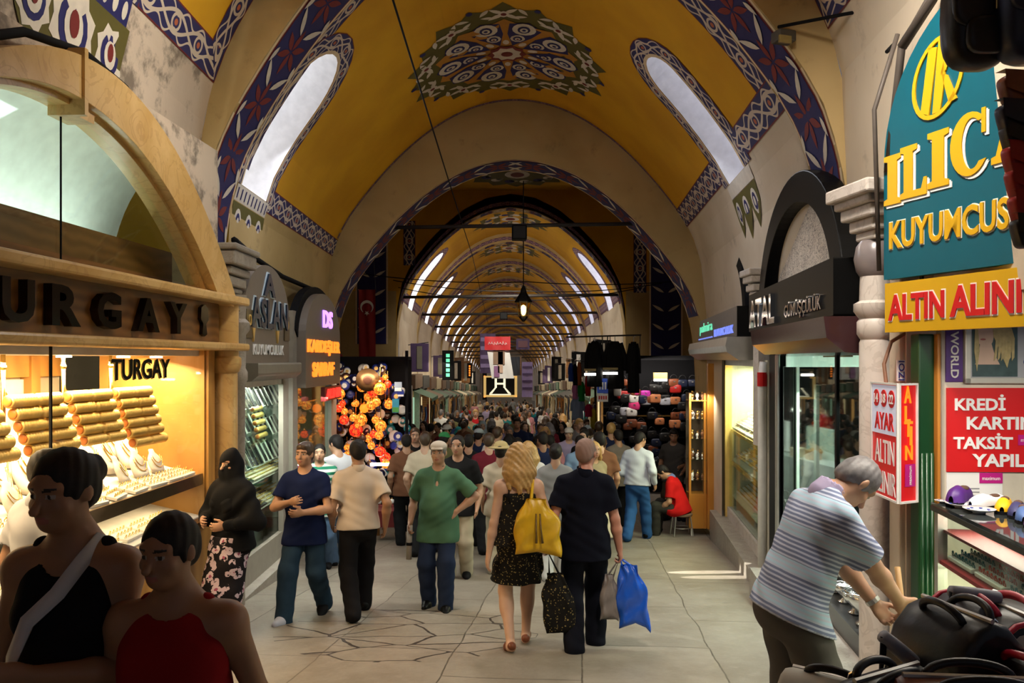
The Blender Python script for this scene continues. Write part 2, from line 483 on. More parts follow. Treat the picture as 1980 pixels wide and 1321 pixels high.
def leaf(c, ang, L, Wd, n=5, tip=1.):
    """outline of a leaf starting at c"""
    ca, sa = math.cos(ang), math.sin(ang); up = []; dn = []
    for i in range(n+1):
        t = i/n; h = Wd*math.sin(PI*min(1, t*1.02))**.8*(1-.35*t)
        x = L*t; up.append((c[0]+x*ca-h*sa, c[1]+x*sa+h*ca)); dn.append((c[0]+x*ca+h*sa, c[1]+x*sa-h*ca))
    pts = up+dn[-2:0:-1]
    return (c[0]+L*.5*ca, c[1]+L*.5*sa), pts
def ell(c, rx, ry, ang=0., n=14):
    ca, sa = math.cos(ang), math.sin(ang)
    return [(c[0]+rx*math.cos(q)*ca-ry*math.sin(q)*sa, c[1]+rx*math.cos(q)*sa+ry*math.sin(q)*ca) for q in (2*PI*k/n for k in range(n))]

VM = [OCHRE, PLASTER, BORDER, NAVY, CREAM, RED_P, OLIVE, BLUE_P, GREYWHITE, BORDER_T, PLASTER_D, ORANGE_L, PLASTER_W]
oOC, oPL, oBO, oNA, oCR, oRE, oOL, oBL, oGW, oBT, oPD, oLI, oPW = range(13)
def vault_grid(mb, M, v_lines, s_lines, holes, matf):
    """the shell itself; HOLES: (v0, v1, s_low, s_top) windows with a round top towards the crown"""
    vl = sorted(set([round(x, 4) for x in v_lines]+[round(h[k], 4) for h in holes for k in (0, 1)]))
    sl = list(s_lines)
    for h in holes: sl += [h[2], h[3], h[3]+math.copysign((h[1]-h[0])/2, h[2]-h[3])]
    sl = sorted(set(round(x, 4) for x in sl))
    for s0, s1 in zip(sl, sl[1:]):
        for v0, v1 in zip(vl, vl[1:]):
            vm, sm = (v0+v1)/2, (s0+s1)/2
            if any(h[0] < vm < h[1] and min(h[2], h[3]) < sm < max(h[2], h[3]) for h in holes): continue
            mt_ = matf(vm, sm)
            if mt_ is None: continue
            mb.add([M(v0, s0), M(v1, s0), M(v1, s1), M(v0, s1)], [(0, 1, 2, 3)], mt_)
    for h in holes:
        r = (h[1]-h[0])/2; vc = (h[0]+h[1])/2; sg = math.copysign(1, h[2]-h[3]); sc_ = h[3]+sg*r
        for side in (-1, 1):
            cor = (vc+side*r, h[3]); A = [(vc+side*r*math.cos(q), sc_-sg*r*math.sin(q)) for q in (PI/2*k/6 for k in range(7))]
            for a, b in zip(A, A[1:]): mb.add([M(*cor), M(*a), M(*b)], [(0, 1, 2)], matf(*cor))
def hole_outline(h, n=12):
    r = (h[1]-h[0])/2; vc = (h[0]+h[1])/2; sg = math.copysign(1, h[2]-h[3]); sc_ = h[3]+sg*r
    return [(h[0], h[2])]+[(vc-r*math.cos(PI*k/n), sc_-sg*r*math.sin(PI*k/n)) for k in range(n+1)]+[(h[1], h[2])]
WN = [0]
def window(M, h, depth, strength, col=(.92, .95, 1.)):
    """light shaft through the vault: plaster reveal and a bright pane at its outer end"""
    WN[0] += 1
    ol = hole_outline(h); n = len(ol)
    pts = [p for p in ol]
    mid = []
    for a, b in zip(pts, pts[1:]+pts[:1]):
        k = 4 if abs(a[1]-b[1]) > .4 else 1
        mid += [(a[0]+(b[0]-a[0])*i/k, a[1]+(b[1]-a[1])*i/k) for i in range(k)]
    n = len(mid); mb = MB()
    mb.add([M(p[0], p[1], 0) for p in mid]+[M(p[0], p[1], -depth) for p in mid], [(k, (k+1) % n, n+(k+1) % n, n+k) for k in range(n)])
    root = mb.build('window_%d' % WN[0], WHITE_PL); structure(root)
    pm_ = pm('window_daylight_%g' % strength, col, .5, emit=strength, var=.03)
    mp = MB(); star(mp, lambda a, b, o: M(a, b, -depth*.98), ((h[0]+h[1])/2, (h[2]+h[3])/2), mid, 0, 0, 3)
    mp.build('pane', pm_, root)
    return mid

# ---------------------------------------------------------------- painted motifs
def rosette(mb, M, c, R, n=10, off=.004):
    pol = lambda r, q: (c[0]+r*math.cos(q), c[1]+r*math.sin(q))
    out = []
    N = n*4
    for k in range(N):
        q = 2*PI*k/N; rr = (1., .86, .95, .86)[k % 4]; out.append(pol(R*rr, q))
    star(mb, M, c, out, off, oOL, 6)
    star(mb, M, c, [pol(R*(.70 if k % 2 == 0 else .60), 2*PI*(k+.0)/(2*n)) for k in range(2*n)], off*2, oLI, 5)
    for k in range(n):
        q = 2*PI*(k+.5)/n; h = PI/n*.90
        kite = [pol(.18*R, q), pol(.42*R, q-h*.95), pol(.62*R, q-h*.86), pol(.68*R, q), pol(.62*R, q+h*.86), pol(.42*R, q+h*.95)]
        star(mb, M, pol(.45*R, q), kite, off*3, oNA, 2)
        star(mb, M, pol(.545*R, q), ell(pol(.545*R, q), .115*R, .105*R, q), off*4, oGW, 2)
        star(mb, M, pol(.54*R, q), ell(pol(.54*R, q), .07*R, .056*R, q, 10), off*5, oNA, 1)
        star(mb, M, pol(.54*R, q), ell(pol(.54*R, q), .045*R, .036*R, q, 10), off*6, oGW, 1)
        star(mb, M, pol(.545*R, q), ell(pol(.545*R, q), .02*R, .018*R, q, 8), off*7, oNA, 1)
        star(mb, M, pol(.345*R, q), ell(pol(.345*R, q), .072*R, .066*R, q, 10), off*4, oGW, 1)
        star(mb, M, pol(.345*R, q), ell(pol(.345*R, q), .048*R, .042*R, q, 10), off*5, oNA, 1)
        star(mb, M, pol(.345*R, q), ell(pol(.345*R, q), .03*R, .026*R, q, 8), off*6, oGW, 1)
        star(mb, M, pol(.345*R, q), ell(pol(.345*R, q), .013*R, .012*R, q, 6), off*7, oRE, 1)
        q0 = 2*PI*k/n
        for sg in (-1, 1):
            for r0, dq, L, W_, a in ((.80, .0, .15, .032, .95), (.80, .0, .17, .032, 2.2), (.90, .45, .13, .028, 2.5), (.74, .35, .12, .026, 1.4)):
                cc, pp = leaf(pol(r0*R, q0+sg*dq*PI/n), q0+sg*a, L*R, W_*R); star(mb, M, cc, pp, off*3, oGW, 1)
        star(mb, M, pol(.80*R, q0), ell(pol(.80*R, q0), .055*R, .045*R, q0, 8), off*4, oGW, 1)
        star(mb, M, pol(.80*R, q0), ell(pol(.80*R, q0), .026*R, .026*R, q0, 8), off*5, oRE, 1)
        star(mb, M, pol(.25*R, q0), ell(pol(.25*R, q0), .05*R, .03*R, q0, 8), off*4, oGW, 1)
        star(mb, M, pol(.955*R, q0+PI/n), ell(pol(.93*R, q0+PI/n), .035*R, .03*R, q0, 6), off*3, oNA, 1)
    star(mb, M, c, [pol(R*(.185 if k % 2 else .155), 2*PI*k/(2*n)) for k in range(2*n)], off*5, oRE, 2)
    star(mb, M, c, [pol(R*(.145 if k % 2 else .115), 2*PI*k/16) for k in range(16)], off*6, oGW, 2)
    star(mb, M, c, ell(c, .055*R, .055*R), off*7, oRE, 1)
def small_rosette(mb, M, c, rv, rs, off=.006):
    """the long painted crown ornament of the further bays"""
    out = [(c[0]+rv*(1. if k % 2 else .8)*math.sin(2*PI*k/28), c[1]+rs*(1. if k % 2 else .82)*math.cos(2*PI*k/28)) for k in range(28)]
    star(mb, M, c, out, off, oOL, 4)
    for k in range(14):
        q = 2*PI*k/14; p = (c[0]+rv*.55*math.sin(q), c[1]+rs*.6*math.cos(q))
        cc, pp = leaf(p, q, .34*rs*.5, .05*rs); star(mb, M, cc, pp, off*2, oGW, 1)
        star(mb, M, p, ell(p, rv*.12, rs*.09), off*2, (oNA, oGW)[k % 2], 1)
    star(mb, M, c, ell(c, rv*.3, rs*.22), off*2, oGW, 1); star(mb, M, c, ell(c, rv*.18, rs*.12), off*3, oRE, 1)
def stripe(mb, M, q0, q1, t0, t1, off=.004, step=.62):
    """painted band round an arch: blue ground, red flowers, white leaves; t across the band"""
    tm = (t0+t1)/2; Wd = t1-t0
    ribbon(mb, M, [(tm, q0), (tm, q1)], Wd, off, oCR)
    ribbon(mb, M, [(tm, q0), (tm, q1)], Wd*.90, off*2, oRE)
    ribbon(mb, M, [(tm, q0), (tm, q1)], Wd*.84, off*3, oBL)
    n = int((q1-q0)/step)
    for k in range(n):
        q = q0+(k+.5)*(q1-q0)/n; sg = 1 if q < 0 else -1
        for i in range(6):
            a = PI/6+i*PI/3; L = Wd*.34; cc, pp = leaf((tm+.02*math.cos(a), q+.02*math.sin(a)), a, L, Wd*.065); star(mb, M, cc, pp, off*4, oRE, 1)
        for side in (-1, 1):
            base = (tm+side*Wd*.06, q+sg*step*.30); a = math.atan2(sg*.75, side*.8)
            cc, pp = leaf(base, a, Wd*.46, Wd*.06); star(mb, M, cc, pp, off*5, oGW, 1)
            cc, pp = leaf((tm+side*Wd*.36, q-sg*step*.1), math.atan2(-sg, side*.25), Wd*.26, Wd*.05); star(mb, M, cc, pp, off*5, oGW, 1)
def arch(name, dn, df, zin, zon, zof, band=None, mats=VM, face=oPL, sol=oPL, qmax=None, qstep=.3):
    """a transverse arch: near face, soffit, far face; dn/df give its planes, zin/zon/zof the crowns of soffit and of the vaults before and behind"""
    mb = MB(); qm = qmax or s_of_drop(8.); N = int(2*qm/qstep)
    def P(q, dfun, zc):
        a, dr = prof(q); d = dfun(.93*a); return Vector((cf(d)+sf(d)*a, d, zc-dr))
    def zfloor(p, z=-3.): return p
    qs = [-qm+2*qm*k/N for k in range(N+1)]
    for a, b in zip(qs, qs[1:]):
        mb.add([P(a, dn, zin), P(b, dn, zin), P(b, dn, zon), P(a, dn, zon)], [(0, 1, 2, 3)], face)
        mb.add([P(a, df, zin), P(b, df, zin), P(b, df, zof), P(a, df, zof)], [(3, 2, 1, 0)], face)
        mb.add([P(a, dn, zin), P(a, df, zin), P(b, df, zin), P(b, dn, zin)], [(0, 1, 2, 3)], sol)
    if band:
        def M(t, q, off=0.):
            p = P(q, lambda x: dn(x)+(df(x)-dn(x))*t, zin); a, dr = prof(q)
            n = Vector((-.48*a, 0, -1)).normalized() if abs(a) < 3 else Vector((-math.copysign(1, a), 0, 0)); return p+n*off
        W_ = df(0)-dn(0)
        Mm = lambda t, q, off=0.: M(t/W_, q, off)
        stripe(mb, Mm, -band, band, .02, W_-.02)
    o = mb.build(name, mats); structure(o); return o

# ================================================================ first arch, the bay behind it, second arch
A1n = lambda x: 7.15-.217*x; A1f = lambda x: 7.95-.217*x
A2n = lambda x: 14.0; A2f = lambda x: 14.85
QB = s_of_drop(3.0)
arch('trim_1', A1n, A1f, 6.22, 6.95, 6.3, s_of_drop(3.3), qmax=s_of_drop(4.45))
arch('trim_2', A2n, A2f, 5.27, 6.3, 6.7, s_of_drop(2.75))

V1 = Vault(A1f, A2n, lambda d: 6.3, 2.2)
sL = -s_of_drop(2.45); sR = s_of_drop(2.05); Lb = V1.L
hL = (.24, 1.62, -s_of_drop(2.62), -s_of_a(2.12)); hR = (1.6, 2.38, s_of_drop(2.28), s_of_a(1.86))
mb = MB()
def matf(v, s):
    p = V1(v, s)                                            # the shopfronts stand in openings of the wall
    if s < 0 and p.z < 1.75 and p.y < 13.2: return None
    if s > 0 and p.z < 2.1 and p.y < 12.6: return None
    return oOC if sL < s < sR else (oPL if s < 0 else oPW)
vault_grid(mb, V1, [Lb*k/12 for k in range(13)], [-9.5, -s_of_drop(6.3-1.75), s_of_drop(6.3-2.1), 9.5, sL, sR, 5.5, 6.9]+[-4.6+9.2*k/40 for k in range(41)], [hL, hR], matf)
BW = .30
# frame of the painted field
ribbon(mb, V1, [(Lb-.05, sL+.02), (Lb-.05, sR-.02)], .10, .004, oBT)
ribbon(mb, V1, [(BW/2+.08, sL), (BW/2+.08, sR)], BW, .004, oBO)
ribbon(mb, V1, [(hL[1], sL-BW/2), (Lb, sL-BW/2)], BW, .006, oBO)
ribbon(mb, V1, [(0.02, sR+.02), (hR[0]-.15, sR+.02)], .36, .006, oBO)
ribbon(mb, V1, [(hR[1]+.15, sR+.02), (Lb, sR+.02)], .36, .006, oBO)
for h, sgn in ((hL, -1), (hR, 1)):
    g = .15; hh = (h[0]-g, h[1]+g, h[2], h[3]-math.copysign(g, h[2]))
    ribbon(mb, V1, hole_outline(hh), .27, .008, oBO)
    h2 = (h[0]-.02, h[1]+.02, h[2], h[3]-math.copysign(.02, h[2]))
    ribbon(mb, V1, hole_outline(h2), .05, .010, oCR)
    # painted bracket under the sill
    vc = (h[0]+h[1])/2; ww = h[1]-h[0]+.30; sg = sgn; q = h[2]
    ribbon(mb, V1, [(vc-ww/2, q+sg*.10), (vc+ww/2, q+sg*.10)], .18, .008, oGW)
    for k in range(9): ribbon(mb, V1, [(vc-ww/2+ww*(k+.5)/9, q+sg*.04), (vc-ww/2+ww*(k+.5)/9, q+sg*.16)], .05, .010, oNA)
    for k in range(3):
        b = vc+(k-1)*ww*.33
        star(mb, V1, (b, q+sg*.40), [(b-ww*.17, q+sg*.2), (b-ww*.16, q+sg*.45), (b, q+sg*(.75 if k != 1 else .85)), (b+ww*.16, q+sg*.45), (b+ww*.17, q+sg*.2)], .008, oOL, 2)
        star(mb, V1, (b, q+sg*.42), ell((b, q+sg*.42), ww*.1, .16), .010, oGW, 1); star(mb, V1, (b, q+sg*.42), ell((b, q+sg*.42), ww*.06, .11), .012, oNA, 1)
        star(mb, V1, (b, q+sg*.42), ell((b, q+sg*.42), ww*.03, .06), .014, oGW, 1)
rosette(mb, V1, (3.85, -.08), 1.68)
o = mb.build('ceiling', VM, auto=35); structure(o)
window(V1, hL, .75, 1.5); window(V1, hR, .75, .95, (.80, .84, 1.))

# ================================================================ the bay over the camera
V0 = Vault(lambda x: -4.+0*x, A1n, lambda d: 6.95)
mb = MB(); L0 = V0.L; s0 = s_of_drop(2.35)
hw = (L0-2.72, L0-1.87, -s_of_drop(2.5), -s_of_a(1.9))
def matf0(v, s):
    p = V0(v, s)
    if s < 0 and p.z < 3.7 and p.y > 2.9: return None
    if s > 0 and p.z < 2.1: return None
    return oOC if -s0 < s < s0 else (oPD if s < 0 else oPW)
vault_grid(mb, V0, [L0*k/14 for k in range(15)], [-9.5, -s_of_drop(6.95-3.7), -s0, s0, s_of_drop(6.95-2.1), 9.5]+[-4.6+9.2*k/36 for k in range(37)], [hw], matf0)
for sg in (-1, 1):
    ribbon(mb, V0, [(hw[1]+.15 if sg < 0 else 0, sg*s0), (L0-.16, sg*s0), (L0-.16, sg*.0)], .32, .005, oBO)
hh = (hw[0]-.15, hw[1]+.15, hw[2], hw[3]+.15); ribbon(mb, V0, hole_outline(hh), .27, .008, oBO)
vc = (hw[0]+hw[1])/2; q = hw[2]
ribbon(mb, V0, [(vc-.62, q-.10), (vc+.62, q-.10)], .2, .008, oNA)
for k in range(9): star(mb, V0, (vc-.55+k*.137, q-.10), ell((vc-.55+k*.137, q-.10), .035, .07), .011, oGW, 1)
star(mb, V0, (vc, q-.55), [(vc-.68, q-.2), (vc-.62, q-.6), (vc-.45, q-.85), (vc-.2, q-.72), (vc, q-1.05), (vc+.2, q-.72), (vc+.45, q-.95), (vc+.62, q-.6), (vc+.68, q-.2)], .008, oOL, 3)
for b, r in ((-.02, .28), (-.46, .2), (.46, .2)):
    star(mb, V0, (vc+b, q-.48), [(vc+b+r*(1 if k % 2 else .8)*math.cos(2*PI*k/16), q-.48+r*1.15*(1 if k % 2 else .8)*math.sin(2*PI*k/16)) for k in range(16)], .011, oGW, 1)
    star(mb, V0, (vc+b, q-.48), ell((vc+b, q-.48), r*.62, r*.75), .014, oNA, 1)
    star(mb, V0, (vc+b, q-.48), ell((vc+b, q-.48), r*.40, r*.52), .017, oGW, 1); star(mb, V0, (vc+b, q-.46), ell((vc+b, q-.46), r*.2, r*.34), .02, oRE, 1)
o = mb.build('ceiling.001', VM, auto=35); structure(o)
window(V0, hw, .7, 1.)

# ================================================================ crossing
mb = MB()
X0, X1 = -9., 9.4
mb.quad((X0, 14.85, 6.7), (X1, 14.85, 6.7), (X1, 23.3, 6.7), (X0, 23.3, 6.7), oOC)
Mc = lambda v, s, off=0.: Vector((s, v, 6.7-off))
small_rosette(mb, Mc, (21.3, .35), 1.5, 1.55)
o = mb.build('ceiling.002', VM); structure(o)
def wall_open(name, d, zin, facing, qstep=.3, mats=VM, oc=3.75):
    """cross wall with an arched opening; ochre above, plaster below"""
    mb = MB(); qm = s_of_drop(zin+4.); N = int(2*qm/qstep); qs = [-qm+2*qm*k/N for k in range(N+1)]
    P = lambda q: (lambda a, dr: Vector((cf(d)+sf(d)*a, d, zin-dr)))(*prof(q))
    for a, b in zip(qs, qs[1:]):
        p, r = P(a), P(b)
        if abs(r.x-p.x) > 1e-4: mb.quad(p, r, (r.x, d, 6.7), (p.x, d, 6.7), oOC)
    xl, xr = P(-qm).x, P(qm).x
    for x0, x1 in ((X0, xl), (xr, X1)):
        mb.quad((x0, d, oc), (x1, d, oc), (x1, d, 6.7), (x0, d, 6.7), oOC); mb.quad((x0, d, -3.2), (x1, d, -3.2), (x1, d, oc), (x0, d, oc), oPL)
    return mb
zA3 = 6.2
mb = wall_open('wall_far', 23.3, zA3, -1)
Mw = lambda v, s, off=0.: Vector((v, 23.3-off, s))
for (x0, x1, z0, z1) in ((4.24, 5.22, 1.75, 5.5), (-4.35, -3.4, 2.2, 5.3)):
    xm = (x0+x1)/2; ribbon(mb, Mw, [(xm, z0), (xm, z1)], x1-x0, .01, oCR); ribbon(mb, Mw, [(xm, z0), (xm, z1)], x1-x0-.10, .015, oNA)
    for k in range(int((z1-z0)/.55)):
        for sg in (-1, 1):
            cc, pp = leaf((xm+sg*.06, z0+.3+k*.55), PI/2-sg*1.05, .40, .05); star(mb, Mw, cc, pp, .02, oGW, 1)
for (x0, x1, z0, z1) in ((3.78, 4.16, 3.7, 5.8), (-2.95, -2.6, 4.5, 5.8), (5.4, 5.9, 3.4, 5.6), (-5.3, -4.8, 3.4, 5.6)):
    ribbon(mb, Mw, [((x0+x1)/2, z0), ((x0+x1)/2, z1)], x1-x0, .01, oBO)
o = mb.build('wall_far', VM); structure(o)
mb = wall_open('wall_near', 14.86, 5.27, 1); o = mb.build('wall_front', VM); structure(o)
mb = MB(); mb.quad((X0, 14.85, -3), (X0, 23.3, -3), (X0, 23.3, 6.7), (X0, 14.85, 6.7), oPL); structure(mb.build('wall_left', VM))
mb = MB(); mb.quad((X1, 14.85, -3), (X1, 23.3, -3), (X1, 23.3, 6.7), (X1, 14.85, 6.7), oPL); structure(mb.build('wall_right', VM))

# ================================================================ the long vault beyond
zb = lambda d: 6.5-.041*(d-23.3)
LB = 5.3
NB = 15
for i in range(NB):
    d0 = 23.3+LB*i; zi = zA3-.041*(d0-23.3)
    q = s_of_drop(3.)
    mb = MB(); N = 24; qm = s_of_drop(7.); qs = [-qm+2*qm*k/N for k in range(N+1)]
    def P(q_, d, zc):
        a, dr = prof(q_); return Vector((.2+a, d, zc-dr))
    for a, b in zip(qs, qs[1:]):
        mb.add([P(a, d0, zi), P(b, d0, zi), P(b, d0, zi+.4), P(a, d0, zi+.4)], [(0, 1, 2, 3)], oPL)
        mb.add([P(a, d0, zi), P(a, d0+.5, zi), P(b, d0+.5, zi), P(b, d0, zi)], [(0, 1, 2, 3)], oPL)
    def Ma(t, q_, off=0.):
        p = P(q_, d0+t, zi); a, dr = prof(q_); n = Vector((-.48*a, 0, -1)).normalized(); return p+n*off
    if i < 5: stripe(mb, Ma, -q, q, .0, .5, .006, .6)
    else:
        ribbon(mb, Ma, [(.25, -q), (.25, q)], .5, .006, oCR, step=.5); ribbon(mb, Ma, [(.25, -q), (.25, q)], .40, .012, oBT, step=.5)
    ribbon(mb, lambda t, q_, off=0.: P(q_, d0-off, zi+.06+t), [(.06, -q), (.06, q)], .12, .008, oBT, step=.4)
    structure(mb.build('trim_%d' % (i+3), VM))
    V = Vault(lambda x, d0=d0: d0+.5, lambda x, d0=d0: d0+LB, zb)
    mb = MB(); hl = (1.7, 2.75, -s_of_drop(3.), -s_of_a(2.2)); hr = (1.7, 2.75, s_of_drop(3.), s_of_a(2.2))
    s1 = s_of_drop(2.8)
    vault_grid(mb, V, [0, V.L/2, V.L], [-8.5, -5.2, -s1, s1, 5.2, 8.5]+[-4.4+8.8*k/20 for k in range(21)], [hl, hr], lambda v, s: oOC if -s1 < s < s1 else oPW)
    if i < 6:
        for h in (hl, hr): ribbon(mb, V, hole_outline((h[0]-.12, h[1]+.12, h[2], h[3]-math.copysign(.12, h[2]))), .24, .01, oBT)
        for sg in (-1, 1):
            ribbon(mb, V, [(.1, sg*s1), (1.5, sg*s1)], .3, .012, oBT); ribbon(mb, V, [(2.95, sg*s1), (V.L-.05, sg*s1)], .3, .012, oBT)
    if i < 8: small_rosette(mb, V, (2.4, 0), 1.1, 1.35)
    structure(mb.build('ceiling.%03d' % (i+3), VM, auto=35))
    window(V, hl, .7, 4.5); window(V, hr, .7, 1.6, (.72, .76, 1.))
dE = 23.3+LB*NB
mb = MB(); mb.quad((-5, dE, -6), (5, dE, -6), (5, dE, 7), (-5, dE, 7), oPW); structure(mb.build('wall_end', VM))
def cloth(name, c, var=.12): return pm('cloth_'+name, c, .9, var=var, scale=7., bump=.06, spec=.12)
# ================================================================ materials for shops
def m_wood(name, a, b, scale=(1, 1, 6), rough=.35):
    t = Mt(name, rough); v = t.coord('Object', scale, .25, 1.6)
    wv = t.node('ShaderNodeTexWave', wave_type='RINGS'); wv.inputs['Scale'].default_value = 2.2; wv.inputs['Distortion'].default_value = 3.; wv.inputs['Detail'].default_value = 3.
    t.nt.links.new(v, wv.inputs['Vector']); t.color(t.mix(E(t.nt, wv.outputs['Fac']), a, b)); return t.m
OAK = m_wood('varnished_oak', (.42, .20, .045), (.55, .28, .07), (.9, .9, .35))
OAK_D = m_wood('dark_oak', (.12, .048, .010), (.20, .088, .022), (.5, .5, 1.6))
ORANGE_W = m_wood('orange_beech', (.52, .21, .03), (.60, .26, .045), (.6, .6, .2))
def m_marble(name, a, b, vein, scale=1.6, rough=.25, amt=.8):
    t = Mt(name, rough); n = t.noise(scale, 8, rough=.65, dist=1.2); n2 = t.noise(scale*2.7, 6, dist=2.)
    c = t.mix(n.ss(.3, .7), a, b); c = t.mix(((n2-.5).abs().lt(.022))*amt, c, vein); t.color(c); return t.m
MARBLE_Y = m_marble('honey_marble', (.55, .33, .10), (.72, .49, .21), (.42, .22, .07), 1.0, .28, .35)
MARBLE_V = m_marble('white_marble_dark_veins', (.86, .80, .72), (.70, .63, .56), (.04, .03, .03), 6., .4, 1.)
MARBLE_G = m_marble('grey_column_stone', (.28, .25, .21), (.38, .34, .29), (.2, .17, .14), 2., .6, .4)
MARBLE_W = m_marble('white_column_marble', (.56, .50, .44), (.68, .62, .57), (.3, .25, .21), 1.1, .45, .25)
BRASS = pm('brass', (.80, .52, .16), .25, 1.)
GOLD = pm('gold', (1., .66, .22), .22, 1.)
GOLD_M = pm('gold_dull', (.95, .62, .20), .45, .75)
STEEL = pm('brushed_steel', (.62, .62, .60), .35, 1.)
CHROME = pm('chrome', (.82, .82, .82), .1, 1., var=.05)
BRONZE = pm('dark_bronze', (.045, .034, .026), .18, .9)
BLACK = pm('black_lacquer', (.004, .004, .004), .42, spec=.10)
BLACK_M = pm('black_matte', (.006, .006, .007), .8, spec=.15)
WHITE = pm('white_enamel', (.80, .79, .76), .4)
VELVET = pm('white_velvet', (.82, .78, .70), .9, bump=.1)
CREAMV = pm('cream_velvet', (.70, .58, .40), .9)
BLACKV = pm('black_velvet', (.015, .013, .013), .9)
TAUPE = pm('taupe_sign_panel', (.19, .155, .12), .5, var=.08)
GREY_G = pm('greenish_grey_shutter', (.20, .19, .15), .4)
ALU = pm('aluminium', (.55, .54, .50), .32, .9)
GLASS = glassm('shop_window_glass')
GLASS_G = glassm('greenish_glass', (.90, .97, .93))
PALEGREEN = pm('pale_green_panel', (.55, .66, .56), .5)
SILVER = pm('silver', (.75, .74, .72), .25, 1.)
RED = pm('signal_red', (.62, .008, .010), .45, var=.08)
YELLOW = pm('sign_yellow', (.66, .38, .004), .45, var=.06)
TEAL = pm('sign_teal', (.0, .095, .14), .4, var=.08)
LWHITE = pm('letter_white', (.86, .86, .84), .45, var=.04)
def bright(name, c, st): return pm(name, c, .5, emit=st, var=.02)
NEON_O = bright('orange_neon', (1., .24, .02), 1.5)
NEON_R = bright('red_neon', (1., .03, .02), 1.6)
NEON_P = bright('violet_neon', (.45, .20, 1.), 2.5)
TUBE_W = bright('white_tube_light', (1., .95, .85), 12.)
SPOT_W = bright('warm_spot_bulb', (1., .80, .50), 20.)

# ---------------------------------------------------------------- small goods, built once and copied
def bust_proto():
    """necklace bust: a leaning padded board with neck and shoulders, a chain round it"""
    t = thing('necklace_bust', 'white velvet necklace bust among the crowded busts of the golden window', 'jewellery bust', (0, 0, -40), 0, 'white busts in the golden window')
    mb = MB(); n = 16; prof_ = [(.085, .0, .05), (.098, .05, .045), (.104, .11, .04), (.092, .155, .035), (.062, .19, .03), (.036, .215, .026), (.032, .245, .024), (.026, .255, .018)]
    vs = []
    for r, z, ry in prof_:
        for k in range(n):
            q = 2*PI*k/n; vs.append((r*math.cos(q), ry*math.sin(q)+z*.45, z-40))
    fs = [(i*n+k, i*n+(k+1) % n, (i+1)*n+(k+1) % n, (i+1)*n+k) for i in range(len(prof_)-1) for k in range(n)]+[tuple(range(n))[::-1], tuple((len(prof_)-1)*n+k for k in range(n))]
    mb.add(vs, fs); mb.build('board', VELVET, t, smooth=True)
    for j, (rr, dz, m) in enumerate(((.055, .0, GOLD), (.078, -.015, GOLD))):
        mb = MB(); pts = []
        for k in range(13):
            q = PI+PI*k/12; x = rr*math.cos(q); z = .19+dz+rr*1.5*math.sin(q); pts.append((x, z*.45-.050+.006*abs(x)/.05, z-40))
        mb.tube(pts, .0045, 6); mb.build('chain', m, t, smooth=True)
    return t
def roll_proto():
    t = thing('bangle_roll', 'roll of gold bangles on the brass rods of the golden window', 'bangle roll', (0, 0, -41), 0, 'gold bangle rolls in the golden window')
    mb = MB(); mb.tube([(0, -.25, -41), (0, .25, -41)], .026, 12); mb.build('cushion', CREAMV, t, smooth=True)
    mb = MB(); prof_ = []
    for k in range(19):
        y = -.235+.47*k/18
        if abs(y) < .02: prof_ += [(.028, y-.006), (.028, y+.006)]
        else: prof_ += [(.034, y-.010), (.040, y), (.034, y+.010)]
    mb.lathe(prof_, (0, 0, -41), 14, 0, (0, 1, 0)); mb.build('bangles', GOLD_M, t, smooth=True)
    mb = MB(); mb.ball((0, -.25, -41), (.03, .012, .03)); mb.build('end_cap', pm('amber_end_cap', (.55, .16, .02), .4), t, smooth=True)
    return t
def tray_proto(nm, lab, cat, grp, base, item, w_=.24, d_=.17, nx_=5, ny_=3, kind='ring', z=-42):
    t = thing(nm, lab, cat, (0, 0, z), 0, grp)
    mb = MB(); mb.box((0, 0, z+.012), (w_, d_, .024)); mb.build('tray', base, t, bevel=.004)
    mb = MB()
    for i in range(nx_):
        for j in range(ny_):
            c = (-w_/2+w_*(i+.5)/nx_, -d_/2+d_*(j+.5)/ny_, z+.032)
            if kind == 'ring': mb.tube([(c[0]+.012*math.cos(q), c[1], c[2]+.012*math.sin(q)) for q in (2*PI*k/8 for k in range(8))], .003, 5, 0, closed=True); mb.ball((c[0], c[1], c[2]+.015), .006, 6, 4)
            else: mb.tube([(c[0]-w_*.35/nx_, c[1], c[2]-.006), (c[0], c[1]+.012, c[2]), (c[0]+w_*.35/nx_, c[1], c[2]-.006)], .006, 5)
    o = mb.build('rings' if kind == 'ring' else 'chains', item, t, smooth=True)
    return t
BUST = bust_proto(); ROLL = roll_proto()
TRAY_G = tray_proto('ring_tray', 'cream tray of gold rings on the sloping shelf of the golden window', 'jewellery tray', 'ring trays in the golden window', VELVET, GOLD)

# ================================================================ honey marble jeweller with the arched fanlight
T = frame((-3.01, 0, 0), (.046, 1, 0), (0, 0, 1))          # u along the front, v up, w out to the street
TS = thing('jewellery_shopfront', 'honey marble jewellery shopfront with arched fanlight and golden lit window', 'shopfront', T @ Vector((5.4, G(5.4), 0)))
outer = [(u, 3.67-.26*(u-5.25)**2) for u in [2.93+4.69*k/40 for k in range(41)]]
inner = [(u, 3.38-.235*(u-4.98)**2) for u in [2.98+4.15*k/40 for k in range(41)]]
mb = MB(); mb.band(inner, outer, T, -.1, .14); mb.build('marble_arch', MARBLE_Y, TS, bevel=.012)
mb = MB(); mb.band([(u, v-.035) for u, v in inner[::1]], [(u, v+.0) for u, v in inner], T, -.1, .06); mb.build('arch_lip', MARBLE_Y, TS)
mb = MB(); mb.obox(T, (4.99, 3.28, -.08), (5.03, 3.70, .16)); mb.obox(T, (5.03, 3.28, -.08), (5.2, 3.34, .10)); mb.build('keystone_joint', MARBLE_Y, TS)
